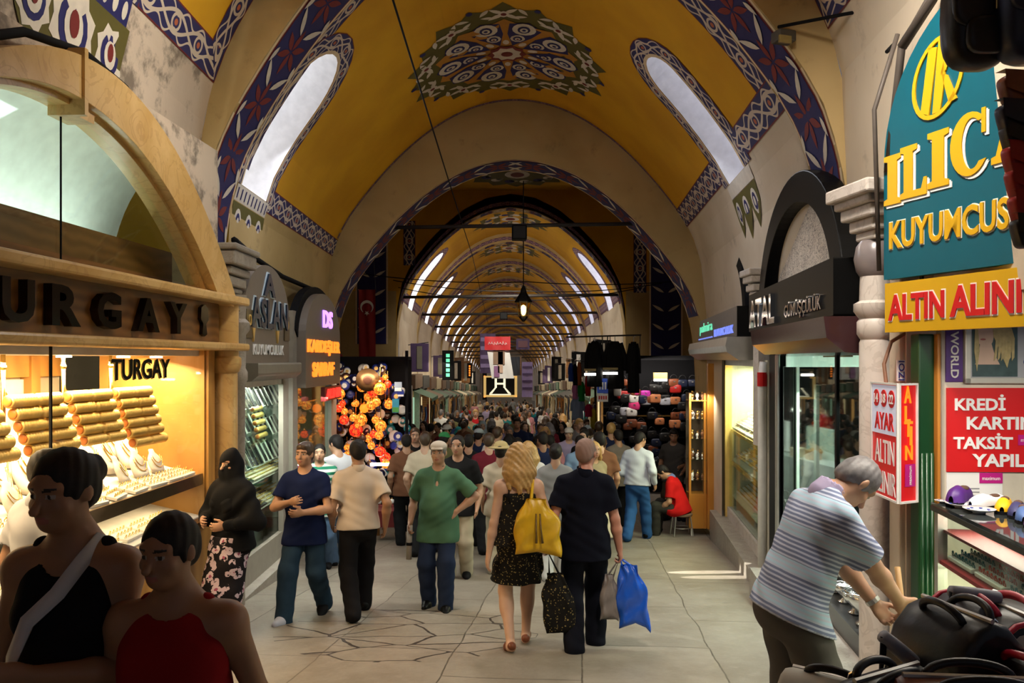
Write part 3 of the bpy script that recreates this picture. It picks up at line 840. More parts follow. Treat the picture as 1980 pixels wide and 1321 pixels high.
gl = [(u, v) for u, v in inner if v > 2.34]
mb = MB(); mb.prism(gl, T, -.03, -.02); mb.build('fanlight_glass', GLASS_G, TS)
mb = MB(); mb.obox(T, (5.02, 2.34, -.02), (5.03, 3.36, -.012)); mb.build('glass_joint', BLACK_M, TS)
mb = MB()                                                   # curved white cove seen through the fanlight
N = 14
cv = [(.15+.75*(1-math.cos(PI/2*k/N)), 2.30+1.25*math.sin(PI/2*k/N)) for k in range(N+1)]
vs = [T @ Vector((u, v, -1.05+w_*.9)) for u in (2.9, 7.2) for w_, v in cv]
mb.add(vs, [(k, k+1, N+2+k, N+1+k) for k in range(N)]); mb.obox(T, (2.9, 2.3, -1.15), (7.2, 3.6, -1.1)); mb.build('cove', pm('white_cove', (.72, .76, .70), .6), TS, smooth=True)
mb = MB(); mb.obox(T, (3.0, 2.34, -.32), (7.1, 2.70, -.28)); mb.build('inner_board', m_wood('brown_board', (.16, .065, .016), (.24, .10, .03), (.5, .5, 1.6)), TS)
mb = MB()
mb.obox(T, (2.9, 2.26, -.1), (7.72, 2.34, .20)); mb.build('upper_ledge', MARBLE_Y, TS, bevel=.02)
mb = MB(); mb.obox(T, (2.9, 1.83, -.1), (7.72, 1.90, .20)); mb.build('lower_ledge', MARBLE_Y, TS, bevel=.02)
mb = MB(); mb.obox(T, (2.9, 1.90, -.1), (7.36, 2.26, .04)); fas = mb.build('sign_fascia', OAK_D, TS)
for ch, px, wd in (('T', -95, .30), ('U', 10, .28), ('R', 105, .30), ('G', 190, .30), ('A', 268, .33), ('Y', 327, .30)):
    u = 3.0/( (975-px)/F+.046); mb = MB(); text(mb, ch, T, u-wd/2, 1.955, wd, .25, .055, .03, 0, .04); mb.build('sign_letter', BRONZE, TS)
mb = MB(); mb.prism([(6.9, 2.10), (6.95, 2.06), (6.93, 1.97), (6.98, 1.95), (7.03, 1.97), (7.01, 2.06), (7.06, 2.10), (7.05, 2.2), (6.98, 2.23), (6.91, 2.2)], T, .04, .07); mb.build('sign_emblem', BRONZE, TS)
mb = MB(); c = T @ Vector((7.52, 0, .03))
mb.lathe([(.14, -1.2), (.14, -1.0), (.115, -.96), (.115, 1.62), (.135, 1.64), (.15, 1.70), (.15, 1.76), (.125, 1.78), (.125, 2.28)], (c.x, c.y, 0), 24); mb.build('marble_column', MARBLE_Y, TS, auto=40)
mb = MB(); mb.obox(T, (7.36, -1.2, -.25), (7.72, 2.3, -.06)); mb.build('pier', MARBLE_Y, TS)
mo = [(u, min(3.72, 3.55-.247*(u-5.12)**2)) for u in [2.9+4.72*k/40 for k in range(41)]]
mb = MB(); mb.band(mo, [(u, 3.74) for u, v in mo], T, -.14, -.08); mb.band(mo, [(u, 3.74) for u, v in mo], T, -.16, -.15); structure(mb.build('wall_left.001', PLASTER_D))
# the window case
mb = MB(); mb.obox(T, (7.20, -.9, -1.0), (7.24, 1.84, -.03)); mb.build('side_panel', OAK, TS)
mb = MB(); mb.obox(T, (7.22, -1.1, -.10), (7.36, 1.84, 0)); mb.build('side_trim', OAK, TS)
mb = MB(); mb.obox(T, (2.9, 1.78, -1.4), (7.24, 1.83, -.08)); mb.build('case_ceiling', WHITE, TS)
for u in (3.9, 4.75, 5.6, 6.4, 6.95):
    c = T @ Vector((u, 1.775, -.35)); mb = MB(); mb.lathe([(.05, -.012), (.05, .0)], c, 14); mb.build('downlight', SPOT_W, TS)
mb = MB(); mb.obox(T, (2.9, -.9, -1.46), (7.24, 1.78, -1.4)); mb.build('back_wall', pm('cream_back_wall', (.55, .47, .34), .6), TS)
mb = MB()
for u in (3.6, 4.62, 5.52, 5.75, 6.75): mb.obox(T, (u-.06, .3, -1.4), (u+.06, 1.78, -1.3))
mb.obox(T, (2.9, 1.60, -1.40), (7.2, 1.78, -1.32)); mb.obox(T, (2.9, 1.02, -1.40), (7.2, 1.10, -1.32)); mb.build('back_frame', OAK, TS)
for u in (5.9, 3.7): mb = MB(); mb.obox(T, (u, 1.12, -1.39), (u+.8, 1.58, -1.37)); mb.build('back_panel', WHITE, TS)
mb = MB(); mb.obox(T, (2.9, .30, -.03), (4.93, 1.83, -.022)); mb.build('window_pane', GLASS, TS)
mb = MB(); mb.obox(T, (4.94, .30, -.03), (7.22, 1.83, -.022)); mb.build('window_pane', GLASS, TS)
mb = MB(); mb.obox(T, (4.928, .3, -.032), (4.942, 1.83, -.018)); mb.build('pane_joint', BLACK_M, TS)
mb = MB(); text(mb, 'TURGAY', T, 5.62, 1.60, .88, .155, .004, .015, 0, -.016); mb.build('window_lettering', BLACK, TS)
mb = MB(); text(mb, 'TURGAY', T, 5.605, 1.594, .88, .155, .002, .03, 0, -.019); mb.build('lettering_shadow', GOLD_M, TS)
mb = MB(); P_ = lambda u, v, w_: T @ Vector((u, v, w_))      # sloping shelf
mb.add([P_(u, v+dz, w_) for u in (2.9, 7.2) for w_, v in ((-.06, .70), (-1.3, 1.02)) for dz in (0, -.05)], [(0, 2, 6, 4), (1, 5, 7, 3), (0, 4, 5, 1), (2, 3, 7, 6), (0, 1, 3, 2), (4, 6, 7, 5)])
mb.build('display_shelf', VELVET, TS)
mb = MB(); mb.obox(T, (2.9, .62, -.075), (7.2, .72, -.045)); mb.build('shelf_edge', pm('bronze_edge', (.16, .12, .07), .3, .8), TS)
mb = MB(); mb.add([P_(u, v+dz, w_) for u in (2.9, 7.2) for w_, v in ((-.06, .34), (-.9, .52)) for dz in (0, -.04)], [(0, 2, 6, 4), (1, 5, 7, 3), (0, 4, 5, 1), (2, 3, 7, 6), (0, 1, 3, 2), (4, 6, 7, 5)])
mb.build('lower_shelf', VELVET, TS)
mb = MB(); mb.obox(T, (2.9, -1.2, -1.3), (7.22, .30, .02)); mb.build('base_panel', OAK, TS)
mb = MB(); mb.obox(T, (2.9, .27, -.06), (7.22, .33, .04)); mb.build('base_rail', OAK_D, TS)
ca = T @ Vector((5.3, 1.74, -.40)); cb = T @ Vector((5.3, .7, -.62))
l = area('window_case_light', ca, cb, .5, 3.6, 230, (1., .72, .38)); l.rotation_euler = (0, math.radians(12), math.radians(-2.6))
ca = T @ Vector((5.1, 2.55, -.50)); area('fanlight_light', ca, T @ Vector((5.1, 3.1, -.85)), 3.2, .1, 20, (.93, 1., .95))
ca = T @ Vector((5.3, .58, -.25)); l = area('lower_case_light', ca, T @ Vector((5.3, .3, -.35)), 3.4, .2, 10, (1., .78, .45)); l.rotation_euler = (0, 0, math.radians(-2.6+90))
# goods
n = 0
for row, (w_, s_) in enumerate(((-.95, 1.18), (-.72, 1.0), (-.50, .9), (-.30, .62))):
    for k in range(11):
        u = 3.75+k*.31+row*.13+random.uniform(-.04, .04)
        if u > 7.05: continue
        v = .70+(-.06-w_)/1.24*.32+.012
        p = T @ Vector((u, v, w_)); n += 1
        dup(BUST, p, PI/2+random.uniform(-.35, .35), 'white velvet necklace bust among the crowded busts of the golden window', 'white busts in the golden window', s_*random.uniform(1.15, 1.55))
for k in range(11):
    u = 3.8+k*.30; p = T @ Vector((u, .715+.02, -.18)); o = dup(TRAY_G, p, PI/2+random.uniform(-.2, .2), 'cream tray of gold rings on the sloping shelf of the golden window', 'ring trays in the golden window')
    o.rotation_euler = (math.radians(14), 0, o.rotation_euler.z)
for k in range(9):
    u = 4.3+k*.31; p = T @ Vector((u, .375, -.22)); o = dup(TRAY_G, p, PI/2, 'cream jewellery tray on the lower shelf of the golden window', 'trays on the lower golden shelf', 1.1)
    o.rotation_euler = (math.radians(13), 0, PI/2)
for b in (BUST, ROLL, TRAY_G): pass
p = T @ Vector((6.62, 1.12, -.72)); o = dup(BUST, p, PI/2+.2, 'black velvet bust with pale chains below the third bangle column', None, 1.3, {'board': BLACKV, 'chain': VELVET}); del o['group']; LABELS[o['label']] = None
for ci, (u0, place) in enumerate(((4.55, 'fourth bangle column'), (5.2, 'third bangle column'), (5.83, 'second bangle column'), (6.45, 'bangle column beside the oak panel'))):
    for k in range(5):
        p = T @ Vector((u0+.05*k, 1.485-.082*k, -.30))
        dup(ROLL, p, -.046+math.radians(-4), 'roll of gold bangles on the brass rods of the golden window', 'gold bangle rolls in the golden window', (1.1, .98, 1.1))
    a = T @ Vector((u0-.22, 1.78, -.36)); b = T @ Vector((u0-.22, 1.12, -.36)); mb = MB(); mb.tube([a, b], .014, 10)
    for z in (1.70, 1.3): mb.ball(T @ Vector((u0-.22, z, -.36)), .022, 10, 6)
    o = mb.build('brass_pole', BRASS, smooth=True); tag(o, 'brass pole hanging in the golden window at the '+place, 'pole')
    mb = MB(); mb.tube([T @ Vector((u0-.22, 1.56, -.36)), T @ Vector((u0+.2, 1.12, -.34))], .007, 6); mb.build('rod', BRASS, o)
for pr in (BUST, ROLL, TRAY_G):            # the prototypes themselves take a place of their own
    pass
BUST.location = T @ Vector((3.7, .80, -.5)); BUST.rotation_euler = (0, 0, PI/2)
ROLL.location = T @ Vector((6.72, 1.07, -.30)); ROLL.scale = (1.1, .98, 1.1); ROLL.rotation_euler = (0, 0, -.11)
TRAY_G.location = T @ Vector((7.05, .735, -.18)); TRAY_G.rotation_euler = (math.radians(14), 0, PI/2)

# ================================================================ stone pier with capital beside it
P1 = thing('stone_pier', 'grey stone pier with moulded capital between the two jewellers', 'pier', (-2.87, 7.97, G(7.97)))
mb = MB(); mb.box((-2.86, 7.97, .55), (.22, .36, 3.9)); mb.build('shaft', MARBLE_G, P1, bevel=.02)
mb = MB()
for z, wx, wy, h in ((2.44, .30, .46, .05), (2.52, .36, .52, .10), (2.62, .42, .58, .08), (2.74, .52, .68, .14), (2.84, .58, .74, .06)): mb.box((-2.84, 7.97, z), (wx, wy, h))
mb.build('capital', MARBLE_G, P1, bevel=.018)
mb = MB(); mb.lathe([(.075, -1.3), (.075, 1.5), (.10, 1.54), (.10, 1.62), (.08, 1.66), (.085, 2.0), (.12, 2.05), (.12, 2.12), (.08, 2.16), (.09, 2.4)], (-2.70, 8.06, 0), 18); mb.build('half_column', MARBLE_G, P1, auto=40)

# ================================================================ jeweller with the taupe arched board
L = frame((-2.84, 0, 0), (0, 1, 0), (0, 0, 1))
def arched(u0, u1, v0, v1, v2, n=24):
    um = (u0+u1)/2; r = (u1-u0)/2
    return [(u0, v0), (u1, v0)]+[(um+r*math.cos(PI*k/n), v1+(v2-v1)*math.sin(PI*k/n)) for k in range(n+1)]
AS = thing('jewellery_shopfront', 'jewellery shopfront with taupe arched board and cool white display window', 'shopfront', (-2.84, 9.3, G(9.3)))
mb = MB(); mb.prism(arched(8.34, 10.06, 1.71, 2.26, 2.83), L, .0, .12); mb.build('sign_board', TAUPE, AS, bevel=.008)
mb = MB(); text(mb, 'A', L, 8.94, 2.47, .44, .26, .03, .03, 0, .121); mb.build('logo_letter', pm('blue_black_letter', (.02, .04, .07), .2, .6), AS)
mb = MB(); text(mb, 'A', L, 8.92, 2.46, .47, .29, .012, .05, 0, .12); mb.build('logo_outline', pm('pale_blue_edge', (.55, .68, .78), .3), AS)
mb = MB(); text(mb, 'ASLAN', L, 8.50, 2.10, 1.42, .33, .03, .02, 0, .121); mb.build('name_lettering', pm('blue_black_letter', (.02, .04, .07), .2, .6), AS)
mb = MB(); text(mb, 'ASLAN', L, 8.48, 2.09, 1.45, .36, .012, .05, 0, .12); mb.build('name_outline', pm('pale_blue_edge', (.55, .68, .78), .3), AS)
mb = MB()
for u in (8.60, 9.52): mb.prism([(u-.05, 2.09), (u+.05, 2.09), (u, 1.94)], L, .12, .14)
mb.build('gold_drop', GOLD_M, AS)
mb = MB(); text(mb, 'KUYUMCULUK', L, 8.60, 1.80, 1.2, .12, .012, .012, 0, .12); mb.build('trade_lettering', LWHITE, AS)
for u in (8.36, 9.82):
    mb = MB(); mb.obox(L, (u, 1.98, .121), (u+.22, 2.28, .135)); q = mb.build('plaque', pm('dark_gold_plaque', (.10, .075, .03), .35, .4), AS)
    mb = MB(); mb.band(arc(u+.11, 2.17, .045, .06, 0, 2*PI, 14), arc(u+.11, 2.17, .03, .045, 0, 2*PI, 14), L, .135, .145); mb.build('plaque_ring', GOLD_M, q)
mb = MB()
mb.prism([(0, 1.50), (.20, 1.52), (.27, 1.58), (.27, 1.71), (0, 1.71)], frame((-2.84, 8.32, 0), (1, 0, 0), (0, 0, 1)) @ Matrix.Rotation(0, 4, 'X'), 0, -1.78); mb.build('shutter_box', GREY_G, AS, bevel=.02)
mb = MB()
for (a, b) in (((8.30, -1.0, -.06), (8.40, 1.5, .05)), ((10.05, -1.1, -.01), (10.3, 1.5, .05)), ((8.3, -1.1, -.02), (10.3, -.42, .04))): mb.obox(L, a, b)
mb.build('door_frame', pm('pale_stone_frame', (.30, .27, .22), .5), AS)
mb = MB(); mb.obox(L, (8.38, 1.44, -.05), (10.1, 1.5, .03)); mb.build('head_rail', WHITE, AS)
mb = MB(); mb.obox(L, (8.4, -.42, -.02), (10.05, 1.45, -.012)); mb.build('window_pane', GLASS_G, AS)
mb = MB(); mb.obox(L, (8.3, -.9, -.47), (10.9, 1.6, -.43)); mb.obox(L, (10.86, -.9, -.45), (10.9, 1.6, -.08)); mb.obox(L, (8.3, -.9, -.45), (8.35, 1.6, -.02)); mb.obox(L, (8.3, 1.5, -.45), (10.9, 1.55, -.08)); mb.build('case_lining', pm('white_green_lining', (.66, .74, .66), .5), AS)
mb = MB(); mb.obox(L, (8.4, 1.46, -.30), (10.05, 1.485, -.22)); mb.build('tube_lamp', TUBE_W, AS)
area('cool_case_light', (-3.02, 9.5, 1.44), (-3.04, 9.5, 0), .2, 1.9, 90, (.95, 1., .93))
for z, dp in ((1.12, .34), (.74, .38), (.30, .42), (-.05, .42)):
    mb = MB(); mb.add([L @ Vector((u, z+dz+w_*.0+(-w_)*.35, w_)) for u in (8.4, 10.84) for w_ in (-.06, -dp) for dz in (0, -.012)], [(0, 2, 6, 4), (1, 5, 7, 3), (0, 4, 5, 1), (2, 3, 7, 6), (0, 1, 3, 2), (4, 6, 7, 5)])
    mb.build('glass_shelf', GLASS_G if z > .5 else VELVET, AS)
mb = MB(); mb.obox(L, (8.2, -1.25, .0), (10.4, G(9.3)+.12, .16)); mb.build('kerb', MARBLE_G, AS)
# stands of chains and watches
STAND = thing('chain_stand', 'slim black and white chain stand in the cool white window', 'jewellery stand', (0, 0, -43), 0, 'chain stands in the cool white window')
mb = MB(); mb.prism([(-.05, 0), (.05, 0), (.04, .26), (-.04, .26)], frame((0, 0, -43), (1, 0, 0), (0, .5, 1)), -.008, .008); mb.build('board', VELVET, STAND)
mb = MB()
for x in (-.022, .022): mb.prism([(x-.014, .01), (x+.014, .01), (x+.010, .25), (x-.010, .25)], frame((0, 0, -43), (1, 0, 0), (0, .5, 1)), .008, .014)
mb.build('strap', BLACKV, STAND)
n = 0
for z, dp, cnt in ((1.12, .42, 12), (.74, .55, 13), (.42, .5, 13)):
    for w_ in (-.12, -.28):
        for k in range(cnt):
            if .6 < z < 1. and w_ > -.2 and 4 < k < 10: continue
            p = L @ Vector((8.52+k*2.25/cnt, z-w_*.35+.01, w_))
            o = dup(STAND, p, PI/2, 'slim black and white chain stand in the cool white window', 'chain stands in the cool white window', random.uniform(.85, 1.1), {'board': random.choice((VELVET, VELVET, SILVER))})
STAND.location = L @ Vector((10.72, 1.12+.28*.35+.01, -.28)); STAND.rotation_euler = (0, 0, PI/2)
for k in range(5):
    p = L @ Vector((9.55+.05*k, 1.16-.085*k, -.13)); dup(ROLL, p, .05, 'roll of gold bangles hanging in the cool white window', 'gold bangle rolls in the cool white window', (.8, .8, .8))
for z, m in ((.30, TRAY_G), (-.05, TRAY_G)):
    for w_ in (-.14, -.31):
        for k in range(9):
            p = L @ Vector((8.55+k*.26, z-w_*.35+.012, w_)); o = dup(TRAY_G, p, PI/2, 'jewellery tray on the low slope of the cool white window', 'trays in the cool white window', 1.05, {'tray': random.choice((VELVET, BLACKV, CREAMV))})
            o.rotation_euler = (math.radians(19), 0, PI/2)

# ================================================================ third shop: taupe board with orange neon
KS = thing('jewellery_shopfront', 'narrow jewellery shopfront with taupe arched board and orange neon letters', 'shopfront', (-2.84, 11.8, G(11.8)))
mb = MB(); mb.prism(arched(10.75, 13.0, 1.36, 2.05, 2.72), L, .0, .16); mb.build('sign_board', TAUPE, KS, bevel=.008)
mb = MB(); mb.band(arched(10.75, 13.0, 1.36, 2.05, 2.72)[2:], [(u*1.0+(.12 if u > 11.9 else -.12)*abs(u-11.87)/1.1, v+.10) for u, v in arched(10.75, 13.0, 1.36, 2.05, 2.72)[2:]], L, -.05, .06); mb.build('dark_arch', BLACK_M, KS)
mb = MB(); text(mb, 'DS', L, 11.75, 2.22, .62, .26, .02, .02, 0, .161); mb.build('logo_lettering', NEON_P, KS)
mb = MB(); text(mb, 'KARDEŞLER', L, 10.82, 1.80, 2.1, .24, .02, .03, 0, .161); mb.build('name_lettering', NEON_O, KS)
mb = MB(); text(mb, 'SARRAF', L, 11.1, 1.50, 1.4, .21, .02, .03, 0, .161); mb.build('trade_lettering', NEON_O, KS)
mb = MB(); mb.obox(L, (11.9, 1.12, .10), (13.1, 1.33, .16)); q = mb.build('lower_sign', pm('dark_red_panel', (.15, .004, .004), .5), KS)
mb = MB(); text(mb, 'ALINIR', L, 11.97, 1.15, 1.05, .15, .02, .03, 0, .161); mb.build('red_lettering', NEON_R, q)
for (a, b) in (((10.55, -1.2, -.07), (10.8, 2.4, .04)), ((12.9, -1.3, -.06), (13.3, 2.2, .04))): mb = MB(); mb.obox(L, a, b); mb.build('jamb', pm('pale_stone_frame', (.30, .27, .22), .5), KS)
mb = MB(); mb.obox(L, (10.8, -1.2, -.9), (12.9, 1.4, -.85)); mb.build('back_wall', PALEGREEN, KS)
mb = MB(); mb.obox(L, (10.8, -.4, -.02), (12.9, 1.36, -.015)); mb.build('window_pane', GLASS_G, KS)
mb = MB(); mb.obox(L, (10.8, -1.25, -.8), (12.9, -.4, .02)); mb.build('base_panel', MARBLE_G, KS)
area('neon_shop_light', (-3.1, 11.9, 1.25), (-3.3, 11.9, 0), .3, 1.6, 22, (.95, 1., .9))
PINK = pm('hot_pink_cloth', (.65, .02, .20), .7)
for k in range(6):
    o_ = MB(); o_.ball(L @ Vector((11.2+k*.27, -.2+.23*(k % 3), -.35)), (.10, .15, .13), 12, 8); o = o_.build('gift_pouch', PINK, smooth=True)
    mb = MB(); c = L @ Vector((11.2+k*.27, -.09+.23*(k % 3), -.35)); mb.lathe([(.03, 0), (.06, .05)], c, 10); mb.build('neck', PINK, o)
    tag(o, 'hot pink pouch in the window below the neon board', 'pouch', 'hot pink pouches')
mb = MB(); mb.box((-3.07, 10.4, 3.02), (.06, .50, .38)); o = mb.build('wall_plaque', pm('dark_plaque_rim', (.05, .015, .02), .5)); tag(o, 'small cream number plaque on the wall above the taupe boards', 'plaque')
mb = MB(); mb.box((-3.035, 10.4, 3.02), (.01, .40, .24)); q = mb.build('plate', CREAM, o)
mb = MB(); text(mb, '6', frame((-3.029, 10.4, 3.02), (0, 1, 0), (0, 0, 1)), -.06, -.08, .12, .16, .003, .0); mb.build('numeral', RED_P, q)
# cables along the arch and wall
def cable(pts, r, label, m=BLACK_M, name='cable', cat='cable', sag=0., n=10):
    P = []
    for a, b in zip(pts, pts[1:]):
        a, b = Vector(a), Vector(b)
        for k in range(n):
            t = k/n; p = a.lerp(b, t); p.z -= sag*4*t*(1-t); P.append(p)
    P.append(Vector(pts[-1])); mb = MB(); mb.tube(P, r, 6); o = mb.build(name, m, smooth=True); tag(o, label, cat); return o
cable([T @ Vector((u, 3.75-.26*(u-5.25)**2, .03)) for u in (4.0, 4.6, 5.2, 5.7, 6.2, 6.7, 7.1, 7.5)], .028, 'thick black cable running over the honey marble arch')
cable([(-2.78, 8.2, 2.98), (-2.95, 9.4, 2.95), (-2.95, 10.6, 2.85), (-2.95, 12.6, 2.82)], .035, 'thick black cable sagging along the wall above the taupe boards')
# ================================================================ right-hand row of shops
def FR(d0, x0=1.85): return frame((x0+.133*d0, d0, 0), (-.133, -1, 0), (0, 0, 1))   # u towards the camera, v up, w out to the street
KU = 1.0088
# ---------------------------------------------------------------- black silver shop
R = FR(9.3); ud = lambda d: (9.3-d)*KU
BS = thing('silver_shopfront', 'black lacquered silver shopfront with arched white marble fanlight', 'shopfront', (2.85, 7.5, G(7.5)))
um = ud(7.6); ring_o = [(um+1.72*math.cos(q), 2.2+1.30*math.sin(q)) for q in (PI-PI*k/32 for k in range(33))]
ring_i = [(um+1.42*math.cos(q), 2.2+1.02*math.sin(q)) for q in (PI-PI*k/32 for k in range(33))]
mb = MB(); mb.band(ring_i, ring_o, R, -.05, .12); mb.build('black_arch', BLACK, BS, bevel=.01)
mb = MB(); mb.prism([ring_i[0]]+ring_i[1:-1]+[ring_i[-1]], R, -.06, -.02); mb.build('marble_fanlight', MARBLE_V, BS)
mb = MB(); u0, u1 = ud(8.95), ud(5.56)
mb.prism([(u0, 2.06), (u1, 2.06), (u1, 2.47), (u0, 2.47)], R, -.05, .28); mb.build('sign_box', BLACK, BS, bevel=.01)
mb = MB(); mb.prism([(u0-.3, 2.03), (u0, 2.06), (u0, 2.45), (u0-.3, 2.38)], R, .0, .2); mb.build('sign_end', OAK_D, BS)
mb = MB(); text(mb, 'ATAL', R, ud(8.72), 2.09, 1.35, .29, .04, .03, 0, .28); mb.build('name_lettering', CHROME, BS)
mb = MB(); text(mb, 'GÜMÜŞÇÜLÜK', R, ud(7.05), 2.09, 1.25, .16, .02, .015, 0, .28); mb.build('trade_lettering', CHROME, BS)
mb = MB(); hd = [(0, 1.78), (.22, 1.80), (.34, 1.90), (.36, 2.05), (0, 2.05)]
o_ = R @ Vector((ud(8.4), 0, 0)); x_ = (R.to_3x3() @ Vector((0, 0, 1))); mb.prism(hd, frame(o_, x_, (0, 0, 1)), 0, -(ud(5.5)-ud(8.4)) if frame(o_, x_, (0, 0, 1)).to_3x3().col[2].dot(R.to_3x3().col[0]) < 0 else (ud(5.5)-ud(8.4)))
mb.build('shutter_hood', pm('dark_plum_lacquer', (.05, .02, .022), .15), BS)
mb = MB(); mb.obox(R, (ud(8.95), -1.2, -.05), (ud(8.55), 2.06, .06)); mb.build('post', BLACK, BS)
mb = MB(); mb.obox(R, (ud(5.62), -1.2, -.05), (ud(5.42), 2.06, .05)); mb.build('post', pm('dark_steel_post', (.07, .065, .06), .3, .7), BS)
for d in (8.5, 8.42):
    mb = MB(); mb.tube([R @ Vector((ud(d), -1.0, .07)), R @ Vector((ud(d), 2.06, .07))], .018, 8); mb.build('pole', STEEL, BS)
mb = MB(); mb.obox(R, (ud(8.4), .0, -.03), (ud(6.6), 1.82, -.022)); mb.build('window_pane', GLASS_G, BS)
mb = MB(); mb.obox(R, (ud(6.55), .0, -.03), (ud(5.65), 1.82, -.022)); mb.build('window_pane', GLASS_G, BS)
mb = MB(); mb.obox(R, (ud(6.6), .0, -.04), (ud(6.55), 1.82, -.01)); mb.build('mullion', BLACK, BS)
mb = MB()
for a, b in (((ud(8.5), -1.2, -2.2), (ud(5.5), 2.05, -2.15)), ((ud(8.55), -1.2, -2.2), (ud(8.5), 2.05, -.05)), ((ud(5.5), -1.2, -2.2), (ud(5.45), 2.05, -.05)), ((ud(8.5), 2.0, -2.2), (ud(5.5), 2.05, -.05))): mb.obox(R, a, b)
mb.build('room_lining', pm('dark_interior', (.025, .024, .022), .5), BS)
mb = MB(); mb.box((3.33, 8.30, 1.82), (.78, .03, .30)); mb.build('valance_panel', bright('lit_green_panel', (.50, .68, .56), .55), BS)
mb = MB(); mb.box((3.06, 8.31, .7), (.03, .03, 2.0)); mb.build('mirror_post', PALEGREEN, BS)
mb = MB(); mb.box((3.33, 8.36, .8), (.80, .03, 1.75)); mb.build('mirror', pm('smoked_mirror', (.25, .26, .25), .05, 1.), BS)
mb = MB(); mb.obox(R, (ud(8.4), -1.2, -.5), (ud(5.65), -.32, -.01)); mb.build('base_panel', pm('black_base', (.02, .02, .02), .3), BS)
mb = MB(); mb.obox(R, (ud(8.5), -1.2, -.05), (ud(5.4), G(6.8)+.14, .35)); mb.build('threshold', MARBLE_G, BS)
mb = MB(); mb.obox(R, (ud(7.1), .3, -1.3), (ud(6.45), .88, -1.25)); mb.build('inner_screen', PALEGREEN, BS)
mb = MB(); mb.obox(R, (ud(8.0), -.3, -1.5), (ud(6.0), .50, -.95)); mb.build('inner_counter', pm('pale_counter', (.50, .54, .50), .4), BS)
mb = MB(); mb.obox(R, (ud(7.75), .2, -.7), (ud(7.70), 1.46, -.66)); mb.build('shelf_upright', PALEGREEN, BS)
for z in (.1, .42, .75, 1.1):
    mb = MB(); mb.obox(R, (ud(8.35), z, -2.1), (ud(7.2), z+.02, -1.75)); mb.build('wall_shelf', PALEGREEN, BS)
area('silver_shop_light', R @ Vector((ud(7.1), 1.95, -1.0)), R @ Vector((ud(7.1), 0, -1.0)), 1.6, .4, 80, (.92, 1., .95))
area('silver_window_light', R @ Vector((ud(7.3), 1.42, -.25)), R @ Vector((ud(7.3), 0, -.3)), 2.2, .15, 60, (.97, 1., .95))
# silver goods on the window ledge and the shelves
SBOWL = thing('silver_bowl', 'small silver bowl on the ledge of the black silver shop', 'bowl', (0, 0, -44), 0, 'silver bowls in the black shop')
mb = MB(); mb.lathe([(.03, 0), (.032, .008), (.012, .02), (.014, .035), (.05, .07), (.062, .10), (.058, .10), (.045, .072), (.005, .04)], (0, 0, -44), 14); mb.build('cup', SILVER, SBOWL, smooth=True)
mb = MB(); mb.tube([(.058*math.cos(q), .058*math.sin(q), -43.9) for q in (2*PI*k/16 for k in range(16))], .005, 5, 0, closed=True); mb.build('rim', CHROME, SBOWL, smooth=True)
EWER = thing('silver_ewer', 'tall silver ewer on a shelf of the black silver shop', 'ewer', (0, 0, -45), 0, 'silver ewers in the black shop')
mb = MB(); mb.lathe([(.045, 0), (.045, .01), (.02, .03), (.055, .09), (.062, .13), (.04, .19), (.018, .24), (.022, .27), (.012, .29)], (0, 0, -45), 14); mb.build('jug', SILVER, EWER, smooth=True)
mb = MB(); mb.tube([(.05, 0, -44.87), (.095, 0, -44.84), (.09, 0, -44.76), (.02, 0, -44.74)], .006, 6); mb.build('handle', SILVER, EWER, smooth=True)
mb = MB(); mb.tube([(-.055, 0, -44.89), (-.09, 0, -44.82), (-.11, 0, -44.76)], [.01, .007, .005], 6); mb.build('spout', SILVER, EWER, smooth=True)
for k in range(26):
    d = 8.3-.1*k*1.0; dup(SBOWL, R @ Vector((ud(d), -.32, -.14-.12*(k % 3))), random.uniform(0, 6), 'small silver bowl on the ledge of the black silver shop', 'silver bowls in the black shop', random.uniform(1.0, 2.6))
for k in range(12):
    d = 8.25-.18*k; dup(EWER, R @ Vector((ud(d), -.32, -.42)), random.uniform(0, 6), 'silver ewer on the ledge of the black silver shop', 'silver ewers on the black shop ledge', random.uniform(1.2, 2.1))
for z in (.12, .44, .77, 1.12):
    for k in range(5): dup(EWER, R @ Vector((ud(8.2-.2*k), z, -1.9)), random.uniform(0, 6), 'silver ewer on a back shelf of the black silver shop', 'silver ewers on the back shelves', random.uniform(.7, .95))
SBOWL.location = R @ Vector((ud(5.75), -.32, -.2)); EWER.location = R @ Vector((ud(6.0), -.32, -.42))
BOXM = pm('tan_box', (.55, .32, .12), .6)
for k, (d, z, w_, c) in enumerate(((6.9, .50, -1.1, BOXM), (6.75, .50, -1.25, BOXM), (6.6, .5, -1.05, CREAMV))):
    mb = MB(); p = R @ Vector((ud(d), z+.05, w_)); mb.box(p, (.16, .14, .10)); o = mb.build('gift_box', c, bevel=.006)
    mb = MB(); mb.box(p+Vector((0, 0, .055)), (.168, .148, .02)); mb.build('lid', c, o); tag(o, ('tan gift box on the inner counter of the silver shop', 'tan gift box behind another on the inner silver counter', 'cream gift box at the end of the inner silver counter')[k], 'box')
mb = MB(); p = R @ Vector((ud(6.0), .72, -1.15)); mb.box(p+Vector((0, 0, .0)), (.06, .42, .40)); o = mb.build('monitor', WHITE, bevel=.01); tag(o, 'white back of a desk monitor before the man in red', 'monitor')
mb = MB(); mb.box(p+Vector((.02, 0, -.21)), (.14, .2, .02)); mb.build('base', WHITE, o)
mb = MB(); mb.box(R @ Vector((ud(5.9), 1.05, -1.4)), (.03, .25, .02)); o = mb.build('tube_light', TUBE_W); tag(o, 'short white tube light above the man in red', 'lamp')

